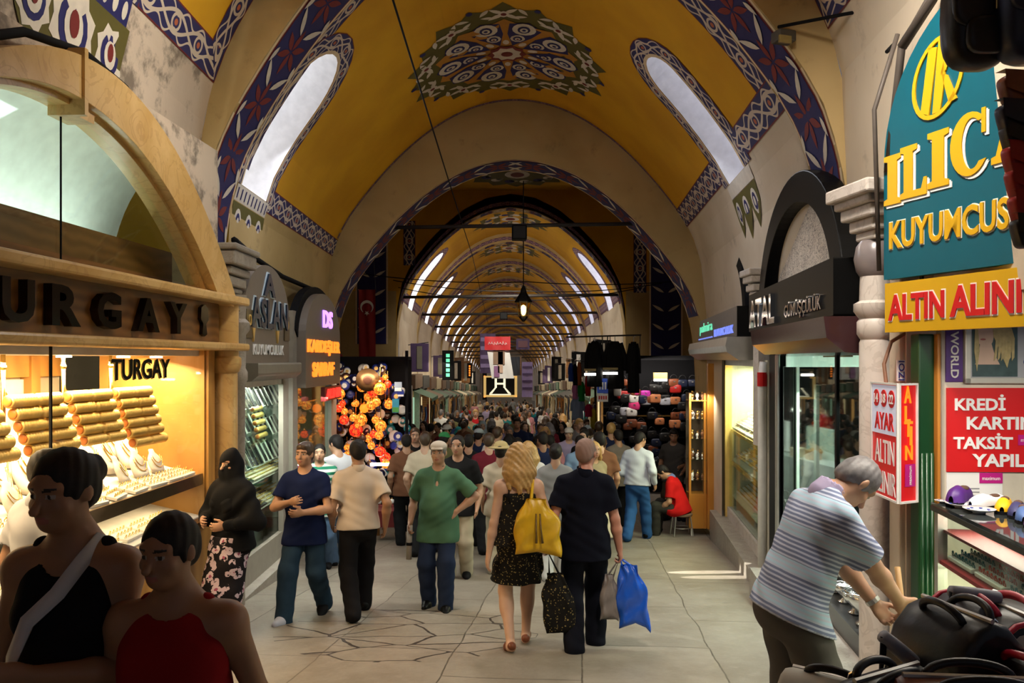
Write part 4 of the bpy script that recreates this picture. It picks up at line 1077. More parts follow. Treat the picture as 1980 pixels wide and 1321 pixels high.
# ---------------------------------------------------------------- bright jeweller with the grey light box
Q = FR(14.6); uq = lambda d: (14.6-d)*KU
GS = thing('jewellery_shopfront', 'jewellery shopfront with grey sign box, green and blue letters and bright cream window', 'shopfront', (3.3, 11, G(11)))
mb = MB(); mb.prism([(uq(14.4), 2.04), (uq(9.95), 2.04), (uq(9.95), 2.42), (uq(14.4), 2.42)], Q, -.05, .26); mb.build('sign_box', pm('grey_sign_face', (.16, .145, .13), .45), GS, bevel=.01)
mb = MB(); mb.prism([(uq(9.95), 2.04), (uq(9.95)+.02, 2.04), (uq(9.95)+.02, 2.42), (uq(9.95), 2.42)], Q, -.05, .26); mb.build('sign_cheek', BLACK, GS)
mb = MB(); text(mb, 'palmira', Q, uq(14.0), 2.16, 1.7, .20, .01, .0, 0, .26); mb.build('name_lettering', bright('green_neon', (.15, .75, .45), .9), GS)
mb = MB(); text(mb, 'KUYUMCULUK', Q, uq(12.1), 2.09, 1.9, .11, .01, .02, 0, .26); mb.build('trade_lettering', bright('blue_neon', (.18, .25, .9), 1.0), GS)
mb = MB(); mb.obox(Q, (uq(14.2), 2.09, .26), (uq(12.3), 2.11, .268)); mb.build('blue_line', bright('blue_neon', (.18, .25, .9), 1.0), GS)
mb = MB(); hd = [(0, 1.74), (.26, 1.74), (.40, 1.84), (.42, 1.92), (.40, 2.03), (0, 2.03)]
o_ = Q @ Vector((uq(14.5), 0, 0)); x_ = (Q.to_3x3() @ Vector((0, 0, 1))); Fh = frame(o_, x_, (0, 0, 1)); sg = 1 if Fh.to_3x3().col[2].dot(Q.to_3x3().col[0]) > 0 else -1
mb.prism(hd, Fh, 0, sg*(uq(9.8)-uq(14.5))); mb.build('shutter_hood', ALU, GS)
mb = MB()
mb.obox(Q, (uq(12.6), -1.3, -.05), (uq(12.45), 1.74, .05)); mb.build('frame_post', GOLD_M, GS)
mb = MB(); mb.obox(Q, (uq(9.25), -1.3, -.05), (uq(9.1), 1.74, .05)); mb.build('frame_post', pm('cream_post', (.62, .58, .46), .4), GS)
mb = MB(); mb.obox(Q, (uq(12.5), 1.66, -.05), (uq(9.2), 1.74, .05)); mb.build('head_rail', ALU, GS)
mb = MB(); mb.obox(Q, (uq(12.45), -.55, -.02), (uq(9.25), 1.68, -.012)); mb.build('window_pane', GLASS_G, GS)
LITC = pm('cream_case_lining', (.72, .70, .52), .6)
mb = MB(); mb.obox(Q, (uq(12.6), -1., -1.2), (uq(9.1), 1.74, -1.15)); mb.obox(Q, (uq(12.6), -1., -1.2), (uq(12.5), 1.74, -.02)); mb.obox(Q, (uq(9.2), -1, -1.2), (uq(9.1), 1.74, -.05)); mb.obox(Q, (uq(12.6), 1.7, -1.2), (uq(9.1), 1.74, -.05)); mb.build('case_lining', LITC, GS)
mb = MB(); mb.obox(Q, (uq(12.5), -1.4, -1.2), (uq(9.2), -.55, .02)); mb.build('base_panel', MARBLE_W, GS)
mb = MB(); mb.obox(Q, (uq(13.0), -1.5, -.1), (uq(9.0), G(9.1)+.12, .22)); mb.build('kerb', MARBLE_G, GS)
for z, dp in ((.66, .9), (.16, .95), (-.40, 1.0)):
    mb = MB(); mb.add([Q @ Vector((u, z+dz+(-w_)*.55, w_)) for u in (uq(12.45), uq(9.25)) for w_ in (-.06, -dp) for dz in (0, -.02)], [(0, 2, 6, 4), (1, 5, 7, 3), (0, 4, 5, 1), (2, 3, 7, 6), (0, 1, 3, 2), (4, 6, 7, 5)])
    mb.build('sloping_shelf', LITC, GS)
for z in (.64, .14):
    mb = MB(); mb.obox(Q, (uq(12.45), z-.03, -.07), (uq(9.25), z+.02, -.04)); mb.build('shelf_edge', GOLD_M, GS)
mb = MB(); mb.obox(Q, (uq(12.4), 1.655, -.2), (uq(9.3), 1.675, -.14)); mb.build('tube_lamp', TUBE_W, GS)
area('cream_case_light', Q @ Vector((uq(10.9), 1.62, -.4)), Q @ Vector((uq(10.9), 0, -.45)), 2.8, .4, 190, (1., .93, .66)).rotation_euler = (0, 0, math.radians(90-7.6))
rq = math.atan2(-1, -.133)+PI/2
TG2 = tray_proto('chain_tray', 'tray of gold chains on the slopes of the bright cream window', 'jewellery tray', 'chain trays in the bright cream window', VELVET, GOLD, .26, .3, 3, 5, 'chain', -46)
for z, mt, cnt in ((.66, CREAMV, 10), (.16, GOLD_M, 11), (-.40, VELVET, 11)):
    for w_ in (-.25, -.58):
        for k in range(cnt):
            d = 12.3-k*3.0/cnt; o = dup(TG2, Q @ Vector((uq(d), z-w_*.55+.012, w_)), 0, 'tray of gold chains on the slopes of the bright cream window', 'chain trays in the bright cream window', None, {'tray': random.choice((mt, VELVET)), 'chains': GOLD if z < .5 else SILVER})
            o.rotation_euler = (math.radians(29), 0, math.radians(-90-7.6)+PI)
            o.rotation_euler = (math.radians(29), 0, -PI/2+math.radians(-7.6))
TG2.location = Q @ Vector((uq(9.32), .98, -.58)); TG2.rotation_euler = (math.radians(29), 0, -PI/2)
for k in range(9):
    d = 12.2-.31*k; dup(STAND, Q @ Vector((uq(d), 1.18, -.92)), -PI/2, 'chain stand on the top row of the bright cream window', 'chain stands in the bright cream window', 1.25, {'board': RED if k < 2 else VELVET})
# drain pipe, second black arch, small capital
mb = MB(); p = R @ Vector((ud(9.15), 0, .10)); mb.tube([(p.x, p.y, -1.1), (p.x, p.y, 1.5), (p.x+.02, p.y, 1.72)], .05, 14); o = mb.build('drain_pipe', WHITE, smooth=True); tag(o, 'white pipe standing between the black shop and the bright cream window', 'pipe')
mb = MB(); mb.lathe([(.056, 1.44), (.056, 1.6)], (p.x, p.y, 0), 14); mb.build('red_sleeve', RED, o)
um2 = uq(11.9); ro = [(um2+1.62*math.cos(q), 2.3+1.15*math.sin(q)) for q in (PI-PI*k/28 for k in range(29))]
BA = thing('fanlight_arch', 'black arched fanlight above the grey sign box', 'fanlight', (3.43, 11.9, 2.3))
mb = MB(); ri = [(um2+1.4*math.cos(q), 2.3+.95*math.sin(q)) for q in (PI-PI*k/28 for k in range(29))]; mb.band(ri, ro, Q, -.05, .1); mb.build('rim', BLACK_M, BA)
mb = MB(); mb.prism(ri, Q, -.05, -.01)
mb.build('infill', pm('dark_cloth', (.012, .012, .012), .8), BA)
mb = MB()
for k in range(9): u = um2-1.2+.3*k; mb.tube([Q @ Vector((u, 2.3, .0)), Q @ Vector((um2+(u-um2)*.55, 2.3+.93*math.sqrt(max(0.02, 1-((u-um2)*.6/1.4)**2)), .0))], .014, 5)
mb.build('grille', BLACK_M, BA)
SCp = thing('pier_capital', 'small stone capital between the two black arches', 'capital', (3.02, 9.55, 2.45))
mb = MB()
for z, w_, h in ((2.5, .22, .1), (2.6, .28, .08), (2.70, .34, .08), (2.78, .40, .08)): mb.box((3.06, 9.5, z), (w_, w_, h))
mb.build('moulding', MARBLE_W, SCp, bevel=.015)
mb = MB(); mb.box((3.1, 9.5, 1.6), (.2, .2, 1.75)); mb.build('shaft', MARBLE_W, SCp)

# ---------------------------------------------------------------- white column, pier and AYAR light box
CO = thing('marble_column', 'white marble column with dark knop and square capital by the teal sign', 'column', (2.47, 5.3, G(5.3)))
mb = MB(); mb.lathe([(.10, -1.0), (.10, 1.86), (.092, 1.88), (.115, 1.92), (.115, 2.0), (.10, 2.02), (.135, 2.07), (.135, 2.12), (.10, 2.14), (.095, 2.30)], (2.47, 5.3, 0), 28); mb.build('shaft', MARBLE_W, CO, auto=40)
mb = MB(); mb.lathe([(.095, 2.30), (.12, 2.34), (.135, 2.42), (.12, 2.50), (.09, 2.54)], (2.47, 5.3, 0), 24); mb.build('knop', pm('dark_marble_knop', (.20, .17, .17), .3), CO, auto=40)
mb = MB()
for z, w_, h in ((2.57, .22, .06), (2.64, .28, .08), (2.72, .36, .08), (2.79, .42, .06), (2.86, .50, .09)): mb.box((2.50, 5.3, z), (w_, w_, h), 0, .13)
mb.build('capital', MARBLE_W, CO, bevel=.014)
mb = MB(); mb.box((2.60, 5.06, 1.0), (.24, .16, 4.1), 0, -.05); o = mb.build('wall_pier', PLASTER_W, bevel=.012); tag(o, 'white plastered pier behind the hanging red and white light box', 'pier')
mb = MB(); mb.box((2.52, 4.97, .6), (.03, .02, 3.2)); mb.build('rib', PLASTER_W, o)
AB0 = Vector((2.279, 4.60, 0)); Aa = frame((2.312, 5.0, 0), AB0-Vector((2.312, 5.0, 0)), (0, 0, 1))
LBX = thing('light_box', 'red and white hanging light box lettered AYAR ALTIN ALINIR', 'sign', (2.36, 4.75, .92))
LA = .40
mb = MB(); mb.add([AB0+Vector(v) for v in ((0, 0, .915), (-.0, 0, 1.61), (.131, .06, .925), (.131, .06, 1.60))]+[Vector((2.312, 5.0, .915)), Vector((2.312, 5.0, 1.61)), Vector((2.443, 5.06, .925)), Vector((2.443, 5.06, 1.60))],
       [(0, 1, 3, 2), (4, 5, 1, 0), (2, 3, 7, 6), (6, 7, 5, 4), (1, 5, 7, 3), (0, 2, 6, 4)])
mb.build('cabinet', pm('lightbox_red', (.60, .010, .012), .35, emit=.25, var=.04), LBX)
WL = pm('lightbox_white', (.62, .64, .78), .4, emit=.25, var=.03)
mb = MB(); mb.prism([(.01, 1.30), (LA-.01, 1.30), (LA-.01, 1.595), (.01, 1.595)], Aa, .002, .006); mb.build('white_field', WL, LBX)
Ab = frame(AB0, (.131, .06, 0), (0, 0, 1)) @ Matrix.Scale(.75, 4, (1, 0, 0))
mb = MB()
for Fm, W_ in ((Aa, LA), (Ab, .193)):
    for u in (0, W_): mb.obox(Fm, (u-.006, .915, -.004), (u+.006, 1.61, .012))
    for v in (.92, 1.605): mb.obox(Fm, (0, v-.006, -.004), (W_, v+.006, .012))
mb.build('edge_frame', WHITE, LBX)
for k, s_ in enumerate(('14', '18', '22')):
    c = .085+k*.115; mb = MB(); mb.prism([(c+.045*math.cos(q), 1.515+.052*math.sin(q)) for q in (2*PI*j/20 for j in range(20))], Aa, .006, .010); q = mb.build('carat_disc', RED, LBX)
    mb = MB(); text(mb, s_, Aa, c-.03, 1.487, .06, .055, .003, .01, 0, .010); mb.build('numerals', LWHITE, q)
mb = MB(); text(mb, 'AYAR', Aa, .06, 1.325, .29, .105, .004, .02, 0, .006); mb.build('red_lettering', RED, LBX)
mb = MB(); text(mb, 'ALTIN', Aa, .06, 1.125, .29, .14, .004, .0, 0, .004); text(mb, 'ALINIR', Aa, .04, .945, .33, .13, .004, .0, 0, .004); mb.build('white_lettering', LWHITE, LBX)
NO2 = bright('orange_letters', (1., .20, .01), .9)
mb = MB()
for s_, u, v, w_, h in (('A', .05, 1.495, .075, .10), ('L', .055, 1.385, .06, .095), ('T', .05, 1.30, .09, .09), ('I', .11, 1.25, .025, .11), ('N', .06, 1.165, .08, .085)): text(mb, s_, Ab, u, v, w_, h, .006, .02, 0, .004)
mb.build('orange_lettering', NO2, LBX)
PINKM = pm('magenta_panel', (.50, .012, .22), .45)
mb = MB(); mb.prism([(.06, 1.01), (.17, 1.01), (.17, 1.14), (.06, 1.14)], Ab, .004, .007); q = mb.build('magenta_sticker', PINKM, LBX)
mb = MB(); text(mb, 'maximum', Ab @ Matrix.Translation((.128, 1.02, 0)) @ Matrix.Rotation(PI/2, 4, 'Z'), 0, 0, .11, .028, .002, .0, 0, .007); mb.build('sticker_lettering', LWHITE, q)
mb = MB(); mb.tube([(2.35, 4.9, 1.60), (2.36, 4.95, 1.72), (2.42, 4.98, 1.86), (2.52, 4.98, 1.92)], .012, 8); mb.build('bracket', pm('rusty_bracket', (.22, .10, .05), .6), LBX)
mb = MB(); mb.box((2.455, 4.93, 1.68), (.05, .01, .13)); o = mb.build('small_sign', LWHITE); tag(o, 'tiny blue and white upright sign above the red light box', 'sign')
mb = MB(); text(mb, 'IZOI', frame((2.455, 4.922, 1.68), (0, 0, 1), (-1, 0, 0)), -.06, -.018, .12, .036, .003, .01); mb.build('blue_lettering', pm('label_blue', (.02, .03, .22), .5), o)

# ---------------------------------------------------------------- teal and yellow signs
Sg = frame((2.345, 4.92, 0), (.27, -.93, 0), (0, 0, 1))
TE = thing('shop_sign', 'big teal round-topped shop sign with large yellow letters', 'sign', (2.5, 4.5, 2.24))
top = [(0, 2.24), (1.9, 2.24), (1.9, 3.2)]+[(.95+.95*math.cos(q), 3.0+.78*math.sin(q)) for q in (.25+ (PI-.25)*k/24 for k in range(25))]
top = [(0, 2.24), (1.65, 2.24), (1.65, 2.9)]+[(.825+.825*math.cos(q), 2.93+.92*math.sin(q)) for q in (PI*k/26 for k in range(27))]
mb = MB(); mb.prism(top, Sg, -.06, 0); mb.build('board', TEAL, TE, bevel=.006)
YL = pm('letter_yellow', (.70, .40, .006), .4, var=.04)
def slab(ch, x, y, w_, h):
    """bold slab-serif capitals as outlines in a box"""
    b = w_*.34; t = h*.09; R_ = lambda x0, y0, x1, y1: [(x+x0*w_, y+y0*h), (x+x1*w_, y+y0*h), (x+x1*w_, y+y1*h), (x+x0*w_, y+y1*h)]
    if ch == 'I': return [[(x+p*w_, y+q*h) for p, q in ((0, 0), (1, 0), (1, .1), (.78, .13), (.78, .87), (1, .9), (1, 1), (0, 1), (0, .9), (.22, .87), (.22, .13), (0, .1))]]
    if ch == 'L': return [[(x+p*w_, y+q*h) for p, q in ((0, 0), (1, 0), (1, .33), (.9, .33), (.8, .13), (.48, .13), (.48, .87), (.64, .9), (.64, 1), (0, 1), (0, .9), (.14, .87), (.14, .13), (0, .1))]]
    if ch == 'C':
        o = [(x+w_*(.5+.5*math.cos(a)), y+h*(.5+.5*math.sin(a))) for a in (.75+(2*PI-1.35)*k/22 for k in range(23))]
        i = [(x+w_*(.56+.26*math.cos(a)), y+h*(.5+.40*math.sin(a))) for a in (.95+(2*PI-1.8)*k/22 for k in range(23))]
        return [o+i[::-1], R_(.80, .62, .90, 1.)]
    if ch == 'A': return [[(x+p*w_, y+q*h) for p, q in ((0, 0), (.32, 0), (.32, .1), (.25, .12), (.29, .26), (.56, .26), (.60, .12), (.52, .1), (.52, 0), (1, 0), (1, .1), (.92, .12), (.62, 1), (.40, 1), (.10, .12), (0, .1))], ]
    if ch == 'K': return [[(x+p*w_, y+q*h) for p, q in ((0, 0), (.5, 0), (.5, .1), (.4, .12), (.4, .4), (.68, .0), (1, 0), (1, .1), (.58, .55), (.92, .9), (.92, 1), (.55, 1), (.55, .9), (.4, .66), (.4, .88), (.5, .9), (.5, 1), (0, 1), (0, .9), (.1, .88), (.1, .12), (0, .1))]]
def cap(mb, polys, Fm, z0, z1, dx=0, dy=0):
    for p in polys: mb.prism([(a+dx, b+dy) for a, b in p], Fm, z0, z1)
sh = MB(); ye = MB()
for k, ch in enumerate('ILICAK'):
    x, w_, h = ((.013, .135, .30), (.145, .20, .31), (.352, .15, .32), (.512, .255, .345), (.775, .29, .35), (1.10, .30, .36))[k]; y = 2.69+.10*x
    P = slab(ch, x, y, w_, h); cap(sh, P, Sg, .001, .006, .016, -.018); cap(sh, P, Sg, .001, .005, .008, -.009); cap(ye, P, Sg, .006, .012)
sh.build('letter_shadow', LWHITE, TE); ye.build('name_lettering', YL, TE)
mb = MB(); text(mb, 'KUYUMCUSU', Sg, .055, 2.42, .93, .165, .008, .022, 0, .004); mb.build('trade_lettering', YL, TE)
mb = MB(); text(mb, 'KUYUMCUSU', Sg, .047, 2.413, .946, .179, .003, .045, 0, .001); mb.build('trade_outline', LWHITE, TE)
mb = MB(); ce = (.42, 3.35); mb.band(ell(ce, .155, .21, -.35, 30)+ell(ce, .155, .21, -.35, 30)[:1], ell(ce, .178, .235, -.35, 30)+ell(ce, .178, .235, -.35, 30)[:1], Sg, .001, .010)
for p in ([(.30, 3.03), (.36, 3.0), (.42, 3.37), (.36, 3.39)], [(.385, 3.0), (.44, 3.0), (.475, 3.19), (.45, 3.42), (.43, 3.4)], [(.44, 3.2), (.48, 3.22), (.56, 3.36), (.50, 3.38)], [(.45, 3.21), (.49, 3.19), (.555, 3.04), (.50, 3.03)]): mb.prism([(x, y+.15) for x, y in p], Sg, .001, .010)
mb.build('monogram', YL, TE)
for s_ in (.25, 1.3):
    mb = MB(); mb.obox(Sg, (s_, 2.18, -.045), (s_+.02, 2.25, -.03)); mb.build('hanger', BLACK_M, TE)
YS = thing('shop_sign', 'yellow banner sign with red letters ALTIN ALINIR under the teal sign', 'sign', (2.5, 4.5, 1.9))
mb = MB(); mb.prism([(.02, 1.915), (1.65, 1.915), (1.65, 2.215), (.02, 2.215)], Sg, -.05, .01); mb.build('board', YELLOW, YS, bevel=.004)
mb = MB(); text(mb, 'ALTIN', Sg, .055, 1.985, .42, .155, .006, .03, 0, .012); text(mb, 'ALINIR', Sg, .515, 1.985, .57, .17, .006, .03, 0, .012); mb.build('red_lettering', RED, YS)
mb = MB(); text(mb, 'ALTIN', Sg, .047, 1.977, .436, .171, .002, .06, 0, .0101); text(mb, 'ALINIR', Sg, .507, 1.977, .586, .186, .002, .06, 0, .0101); mb.build('letter_outline', LWHITE, YS)
mb = MB()                                                   # bracket with pipes above the signs
mb.tube([(2.36, 4.9, 2.9), (2.42, 4.85, 3.65), (2.7, 4.3, 4.4)], .025, 8); mb.tube([(2.33, 4.95, 2.3), (2.30, 4.95, 3.3), (2.42, 4.9, 3.75)], .015, 6); mb.tube([(2.42, 4.85, 3.65), (2.55, 4.6, 3.95), (2.9, 4.0, 4.5)], .03, 8)
o = mb.build('sign_frame', pm('old_iron', (.07, .055, .045), .6), smooth=True); tag(o, 'old iron pipe frame carrying the teal sign', 'frame')

# ---------------------------------------------------------------- end wall of the corner stall
mb = MB(); mb.box((2.478, 4.72, .4), (.095, .10, 3.0)); o = mb.build('green_post', pm('bottle_green_paint', (.006, .05, .014), .3), bevel=.01); tag(o, 'bottle green painted post at the edge of the corner stall', 'post')
mb = MB()
for x in (2.45, 2.478, 2.506): mb.tube([(x, 4.668, -.8), (x, 4.668, 1.2)], .012, 8)
mb.build('reeding', pm('bottle_green_paint', (.006, .05, .014), .3), o, smooth=True)
mb = MB(); mb.box((2.548, 4.66, .5), (.055, .06, 2.8)); o = mb.build('wooden_upright', ORANGE_W, bevel=.006); tag(o, 'orange wooden upright beside the red credit notice', 'post')
ew = frame((2.455, 4.62, 0), (1, -.04, 0), (0, 0, 1))
mb = MB(); mb.obox(ew, (.08, -1.2, -.06), (1.6, 2.0, 0)); mb.obox(ew, (.08, -1.2, -.065), (.1, 2.0, -.0)); o = mb.build('stall_panel', pm('cream_stall_panel', (.68, .62, .50), .5)); tag(o, 'cream end panel of the corner stall carrying the notices', 'panel')
PURP = pm('violet_panel', (.07, .014, .17), .45)
mb = MB(); mb.obox(ew, (.10, 1.62, 0), (.195, 1.93, .012)); o = mb.build('shop_sign', PURP); tag(o, 'narrow upright violet sign with pale lettering beside the framed poster', 'sign')
mb = MB(); text(mb, 'WORLD', ew @ Matrix.Translation((.125, 1.912, 0)) @ Matrix.Rotation(-PI/2, 4, 'Z'), 0, 0, .27, .045, .004, .02, 0, .012); mb.build('lettering', pm('pale_letter', (.72, .70, .64), .5), o)
PO = thing('framed_poster', 'framed poster of a long-haired woman above the red notice', 'poster', ew @ Vector((.45, 1.6, 0)))
mb = MB(); mb.obox(ew, (.22, 1.63, .0), (.66, 2.0, .015)); mb.build('sheet', pm('poster_grey', (.42, .42, .44), .4), PO)
for (a, b) in (((.20, 1.61, 0), (.66, 1.645, .03)), ((.20, 1.61, 0), (.235, 2.0, .03)), ((.63, 1.61, 0), (.665, 2.0, .03))):
    mb = MB(); mb.obox(ew, a, b); mb.build('frame_bar', pm('silver_cream_frame', (.62, .60, .52), .3, .2), PO, bevel=.006)
mb = MB(); mb.prism([(.245, 1.65), (.50, 1.65), (.50, 1.99), (.245, 1.99)], ew, .015, .017); mb.build('picture_ground', pm('poster_dark', (.05, .09, .09), .5, var=.5, scale=20), PO)
SKP = pm('poster_skin', (.66, .46, .34), .5)
mb = MB(); mb.prism(ell((.315, 1.90), .05, .085, .1, 18), ew, .017, .0185); mb.prism([(.29, 1.85), (.35, 1.85), (.37, 1.78), (.40, 1.72), (.26, 1.72), (.28, 1.78)], ew, .017, .018); mb.build('face', SKP, PO)
mb = MB(); mb.prism([(.262, 1.99), (.255, 1.80), (.27, 1.68), (.285, 1.80), (.275, 1.95)], ew, .0185, .02); mb.prism([(.35, 1.99), (.365, 1.88), (.40, 1.80), (.44, 1.70), (.47, 1.82), (.46, 1.99)], ew, .0185, .02)
for k in range(6): mb.prism([(.35+.016*k, 1.98), (.375+.018*k, 1.86), (.365+.02*k, 1.74), (.38+.02*k, 1.76), (.392+.018*k, 1.87), (.36+.018*k, 1.98)], ew, .02, .021)
mb.build('hair', pm('poster_blonde', (.50, .40, .18), .5, var=.5, scale=30), PO)
mb = MB(); mb.prism(ell((.305, 1.865), .016, .006, 0, 10), ew, .0185, .0195); mb.build('lips', pm('poster_lips', (.40, .12, .10), .5), PO)
mb = MB()
for x, y, r in ((.565, 1.87, .026), (.55, 1.735, .016), (.595, 1.735, .016)): mb.prism([(x+r*math.cos(q), y+r*1.2*math.sin(q)) for q in (2*PI*k/14 for k in range(14))], ew, .015, .02); mb.prism([(x-.006, y+r), (x+.006, y+r), (x, y+r*2.2)], ew, .015, .019)
mb.build('blue_pendants', pm('sapphire', (.01, .05, .30), .2), PO)
mb = MB(); mb.obox(ew, (.595, 1.82, .04), (.64, 1.93, .055)); o = mb.build('price_tag', LWHITE); tag(o, 'small white tag dangling before the poster', 'tag')
mb = MB(); mb.tube([ew @ Vector((.617, 1.93, .047)), ew @ Vector((.617, 2.0, .047))], .003, 5); mb.build('string', WHITE, o)
KR = thing('notice_board', 'big red notice reading KREDI KARTINA TAKSIT YAPILIR', 'sign', ew @ Vector((.5, 1.1, 0)))
mb = MB(); mb.obox(ew, (.105, 1.10, 0), (1.25, 1.585, .012)); mb.build('board', RED, KR)
mb = MB()
for s_, x, y, w_ in (('KREDİ', .148, 1.455, .285), ('KARTINA', .215, 1.345, .46), ('TAKSİT', .14, 1.232, .335), ('YAPILIR', .245, 1.13, .40)):
    text(mb, s_, ew, x, y, w_, .093 if 'İ' in s_ else .074, .005, .03, 0, .012)
mb.build('white_lettering', LWHITE, KR)
mb = MB(); mb.obox(ew, (.505, 1.255, .012), (.66, 1.315, .015)); q = mb.build('magenta_sticker', PINKM, KR)
mb = MB(); text(mb, 'maximum', ew, .52, 1.275, .12, .02, .002, .0, 0, .015); mb.build('sticker_lettering', LWHITE, q)
mb = MB(); mb.obox(ew, (.105, .92, 0), (.42, 1.095, .008)); o = mb.build('leaflet', LWHITE); tag(o, 'white leaflet with magenta corner under the red notice', 'leaflet')
mb = MB(); mb.obox(ew, (.29, 1.035, .008), (.42, 1.095, .011)); q = mb.build('magenta_corner', PINKM, o)
mb = MB(); text(mb, 'maximum', ew, .305, 1.053, .10, .02, .002, .0, 0, .011); mb.build('corner_lettering', LWHITE, q)
mb = MB()
for k in range(3): mb.obox(ew, (.21, 1.0-.02*k, .008), (.29, 1.006-.02*k, .009))
mb.build('print', pm('small_print', (.25, .25, .27), .6), o)

# ---------------------------------------------------------------- counter with red ring trays
Cn = frame((2.42, 4.42, 0), (-.14, -.92, 0), (0, 0, 1))      # u towards the camera, w out to the street
CT = thing('display_counter', 'glass display counter with red ring trays and a lit lower case', 'counter', (2.6, 3.5, G(3.5)))
for z, h in ((.93, .02),):
    mb = MB(); mb.obox(Cn, (-.05, z, -.62), (2.6, z+h, .03)); mb.build('glass_top', pm('dark_reflecting_glass', (.03, .035, .035), .04, spec=.8), CT)
mb = MB(); mb.obox(Cn, (-.05, .905, .0), (2.6, .932, .035)); mb.build('top_rail', pm('dark_rail', (.06, .06, .055), .25, .7), CT)
for u in (-.03, 1.3):
    mb = MB(); mb.obox(Cn, (u, -.6, -.03), (u+.05, .93, .02)); mb.build('upright', ALU, CT)
DR = pm('dark_red_shelf', (.14, .008, .008), .5)
mb = MB(); mb.obox(Cn, (0, .795, -.6), (2.6, .81, -.01)); mb.build('glass_shelf', DR, CT)
mb = MB(); mb.add([Cn @ Vector((u, z+dz, w_)) for u in (0, 2.6) for w_, z in ((.01, .64), (-.6, .74)) for dz in (0, -.02)], [(0, 2, 6, 4), (1, 5, 7, 3), (0, 4, 5, 1), (2, 3, 7, 6), (0, 1, 3, 2), (4, 6, 7, 5)]); mb.build('ring_shelf', DR, CT)
mb = MB(); mb.obox(Cn, (0, -.1, -.62), (2.6, .6, -.58)); mb.obox(Cn, (0, -.14, -.62), (2.6, -.1, 0)); mb.build('case_lining', pm('greenish_cream_lining', (.62, .62, .44), .6), CT)
mb = MB(); mb.obox(Cn, (0, -.1, -.012), (2.6, .9, -.006)); mb.build('front_pane', GLASS_G, CT)
mb = MB(); mb.obox(Cn, (-.05, -1.0, -.6), (2.6, -.14, .0)); mb.build('base_panel', ALU, CT)
mb = MB(); mb.obox(Cn, (.05, .60, -.06), (2.5, .615, -.04)); mb.build('tube_lamp', TUBE_W, CT)
ca = Cn @ Vector((1.0, .595, -.25)); l = area('counter_light', ca, Cn @ Vector((1.0, 0, -.25)), .25, 1.9, 28, (1., .95, .72))
area('counter_top_light', Cn @ Vector((.8, 1.9, -.2)), Cn @ Vector((.8, .9, -.25)), .3, 1.4, 30, (1., .93, .8))
l = area('counter_shelf_light', Cn @ Vector((1.0, .90, -.25)), Cn @ Vector((1.0, 0, -.25)), .25, 1.9, 16, (1., .95, .8))
REDC = pm('ring_red_velvet', (.45, .02, .02), .8)
GEM = pm('coral_stone', (.60, .05, .02), .25)
RT = tray_proto('ring_tray', 'white tray of red stone rings in the glass counter', 'jewellery tray', 'red ring trays in the glass counter', VELVET, GEM, .30, .24, 7, 5, 'ring', -47)
for z0, w_, tilt in ((.812, -.28, 0), (.66, -.14, 1), (.70, -.40, 1)):
    for k in range(6):
        if z0 > .8 and k > 4: continue
        zz = z0 if not tilt else .64+(.01-w_)/.61*.1+.006
        p = Cn @ Vector((.2+k*.335, zz, w_)); o = dup(RT, p, 0, 'white tray of red stone rings in the glass counter', 'red ring trays in the glass counter', None, {'rings': random.choice((GEM, GEM, pm('teal_stone', (.02, .16, .18), .25)))})
        o.rotation_euler = (math.radians(9.5)*tilt, 0, math.atan2(-.92, -.14))
RT.location = Cn @ Vector((2.2, .812, -.28)); RT.rotation_euler = (0, 0, math.atan2(-.92, -.14))
for k in range(7):
    p = Cn @ Vector((.25+k*.33, -.10, -.36)); dup(BUST, p, math.atan2(-.92, -.14)+PI, 'cream necklace bust in the lit lower case of the counter', 'busts in the counter case', random.uniform(1.3, 1.7), {'board': pm('ivory_velvet', (.78, .74, .55), .9)})
for k in range(6):
    p = Cn @ Vector((.3+k*.33, -.08, -.12)); o = dup(TRAY_G, p, math.atan2(-.92, -.14), 'cream ring tray on the floor of the counter case', 'ring trays on the floor of the counter case', 1.1)
# slippers and china on the counter
def slipper_proto():
    t = thing('slipper', 'purple ribbed slipper heaped at the wall end of the counter', 'slipper', (0, 0, -48))
    mb = MB(); ol = [(-.035, -.12), (-.04, -.06), (-.03, 0), (-.042, .07), (-.03, .125), (0, .14), (.032, .125), (.045, .07), (.034, 0), (.038, -.06), (.03, -.12), (0, -.135)]
    mb.prism(ol, Matrix.Translation((0, 0, -48)), 0, .02); mb.build('sole', BLACK_M, t, bevel=.004)
    mb = MB(); n = 12; vs = []
    for y, w_, h in ((-.125, .028, .05), (-.09, .036, .062), (-.03, .034, .055), (.03, .04, .07), (.08, .043, .062), (.12, .034, .045), (.138, .012, .028)):
        for k in range(n+1): q = PI*k/n; vs.append((w_*math.cos(q), y, -48+.018+h*math.sin(q)**.8))
    mb.add(vs, [(i*(n+1)+k, i*(n+1)+k+1, (i+1)*(n+1)+k+1, (i+1)*(n+1)+k) for i in range(6) for k in range(n)]); mb.build('upper', PURP, t, smooth=True)
    mb = MB(); mb.ball((0, -.06, -48+.068), (.024, .045, .014), 12, 6); mb.build('opening', pm('slipper_lining', (.10, .05, .03), .9), t, smooth=True)
    return t
SLP = slipper_proto()
def sp_(u, w_, z=.951): return Cn @ Vector((u, z, w_))
cols = {'yellow': pm('slipper_yellow', (.80, .42, .004), .6), 'navy': pm('slipper_navy', (.03, .03, .10), .6), 'blue': pm('slipper_blue', (.05, .10, .25), .6), 'violet': pm('slipper_violet', (.18, .02, .30), .6), 'white': pm('slipper_white', (.72, .72, .76), .6)}
SLP.location = sp_(.03, -.09); SLP.rotation_euler = (0, 0, 2.2); SLP.scale = (1.05, .75, 1.25)
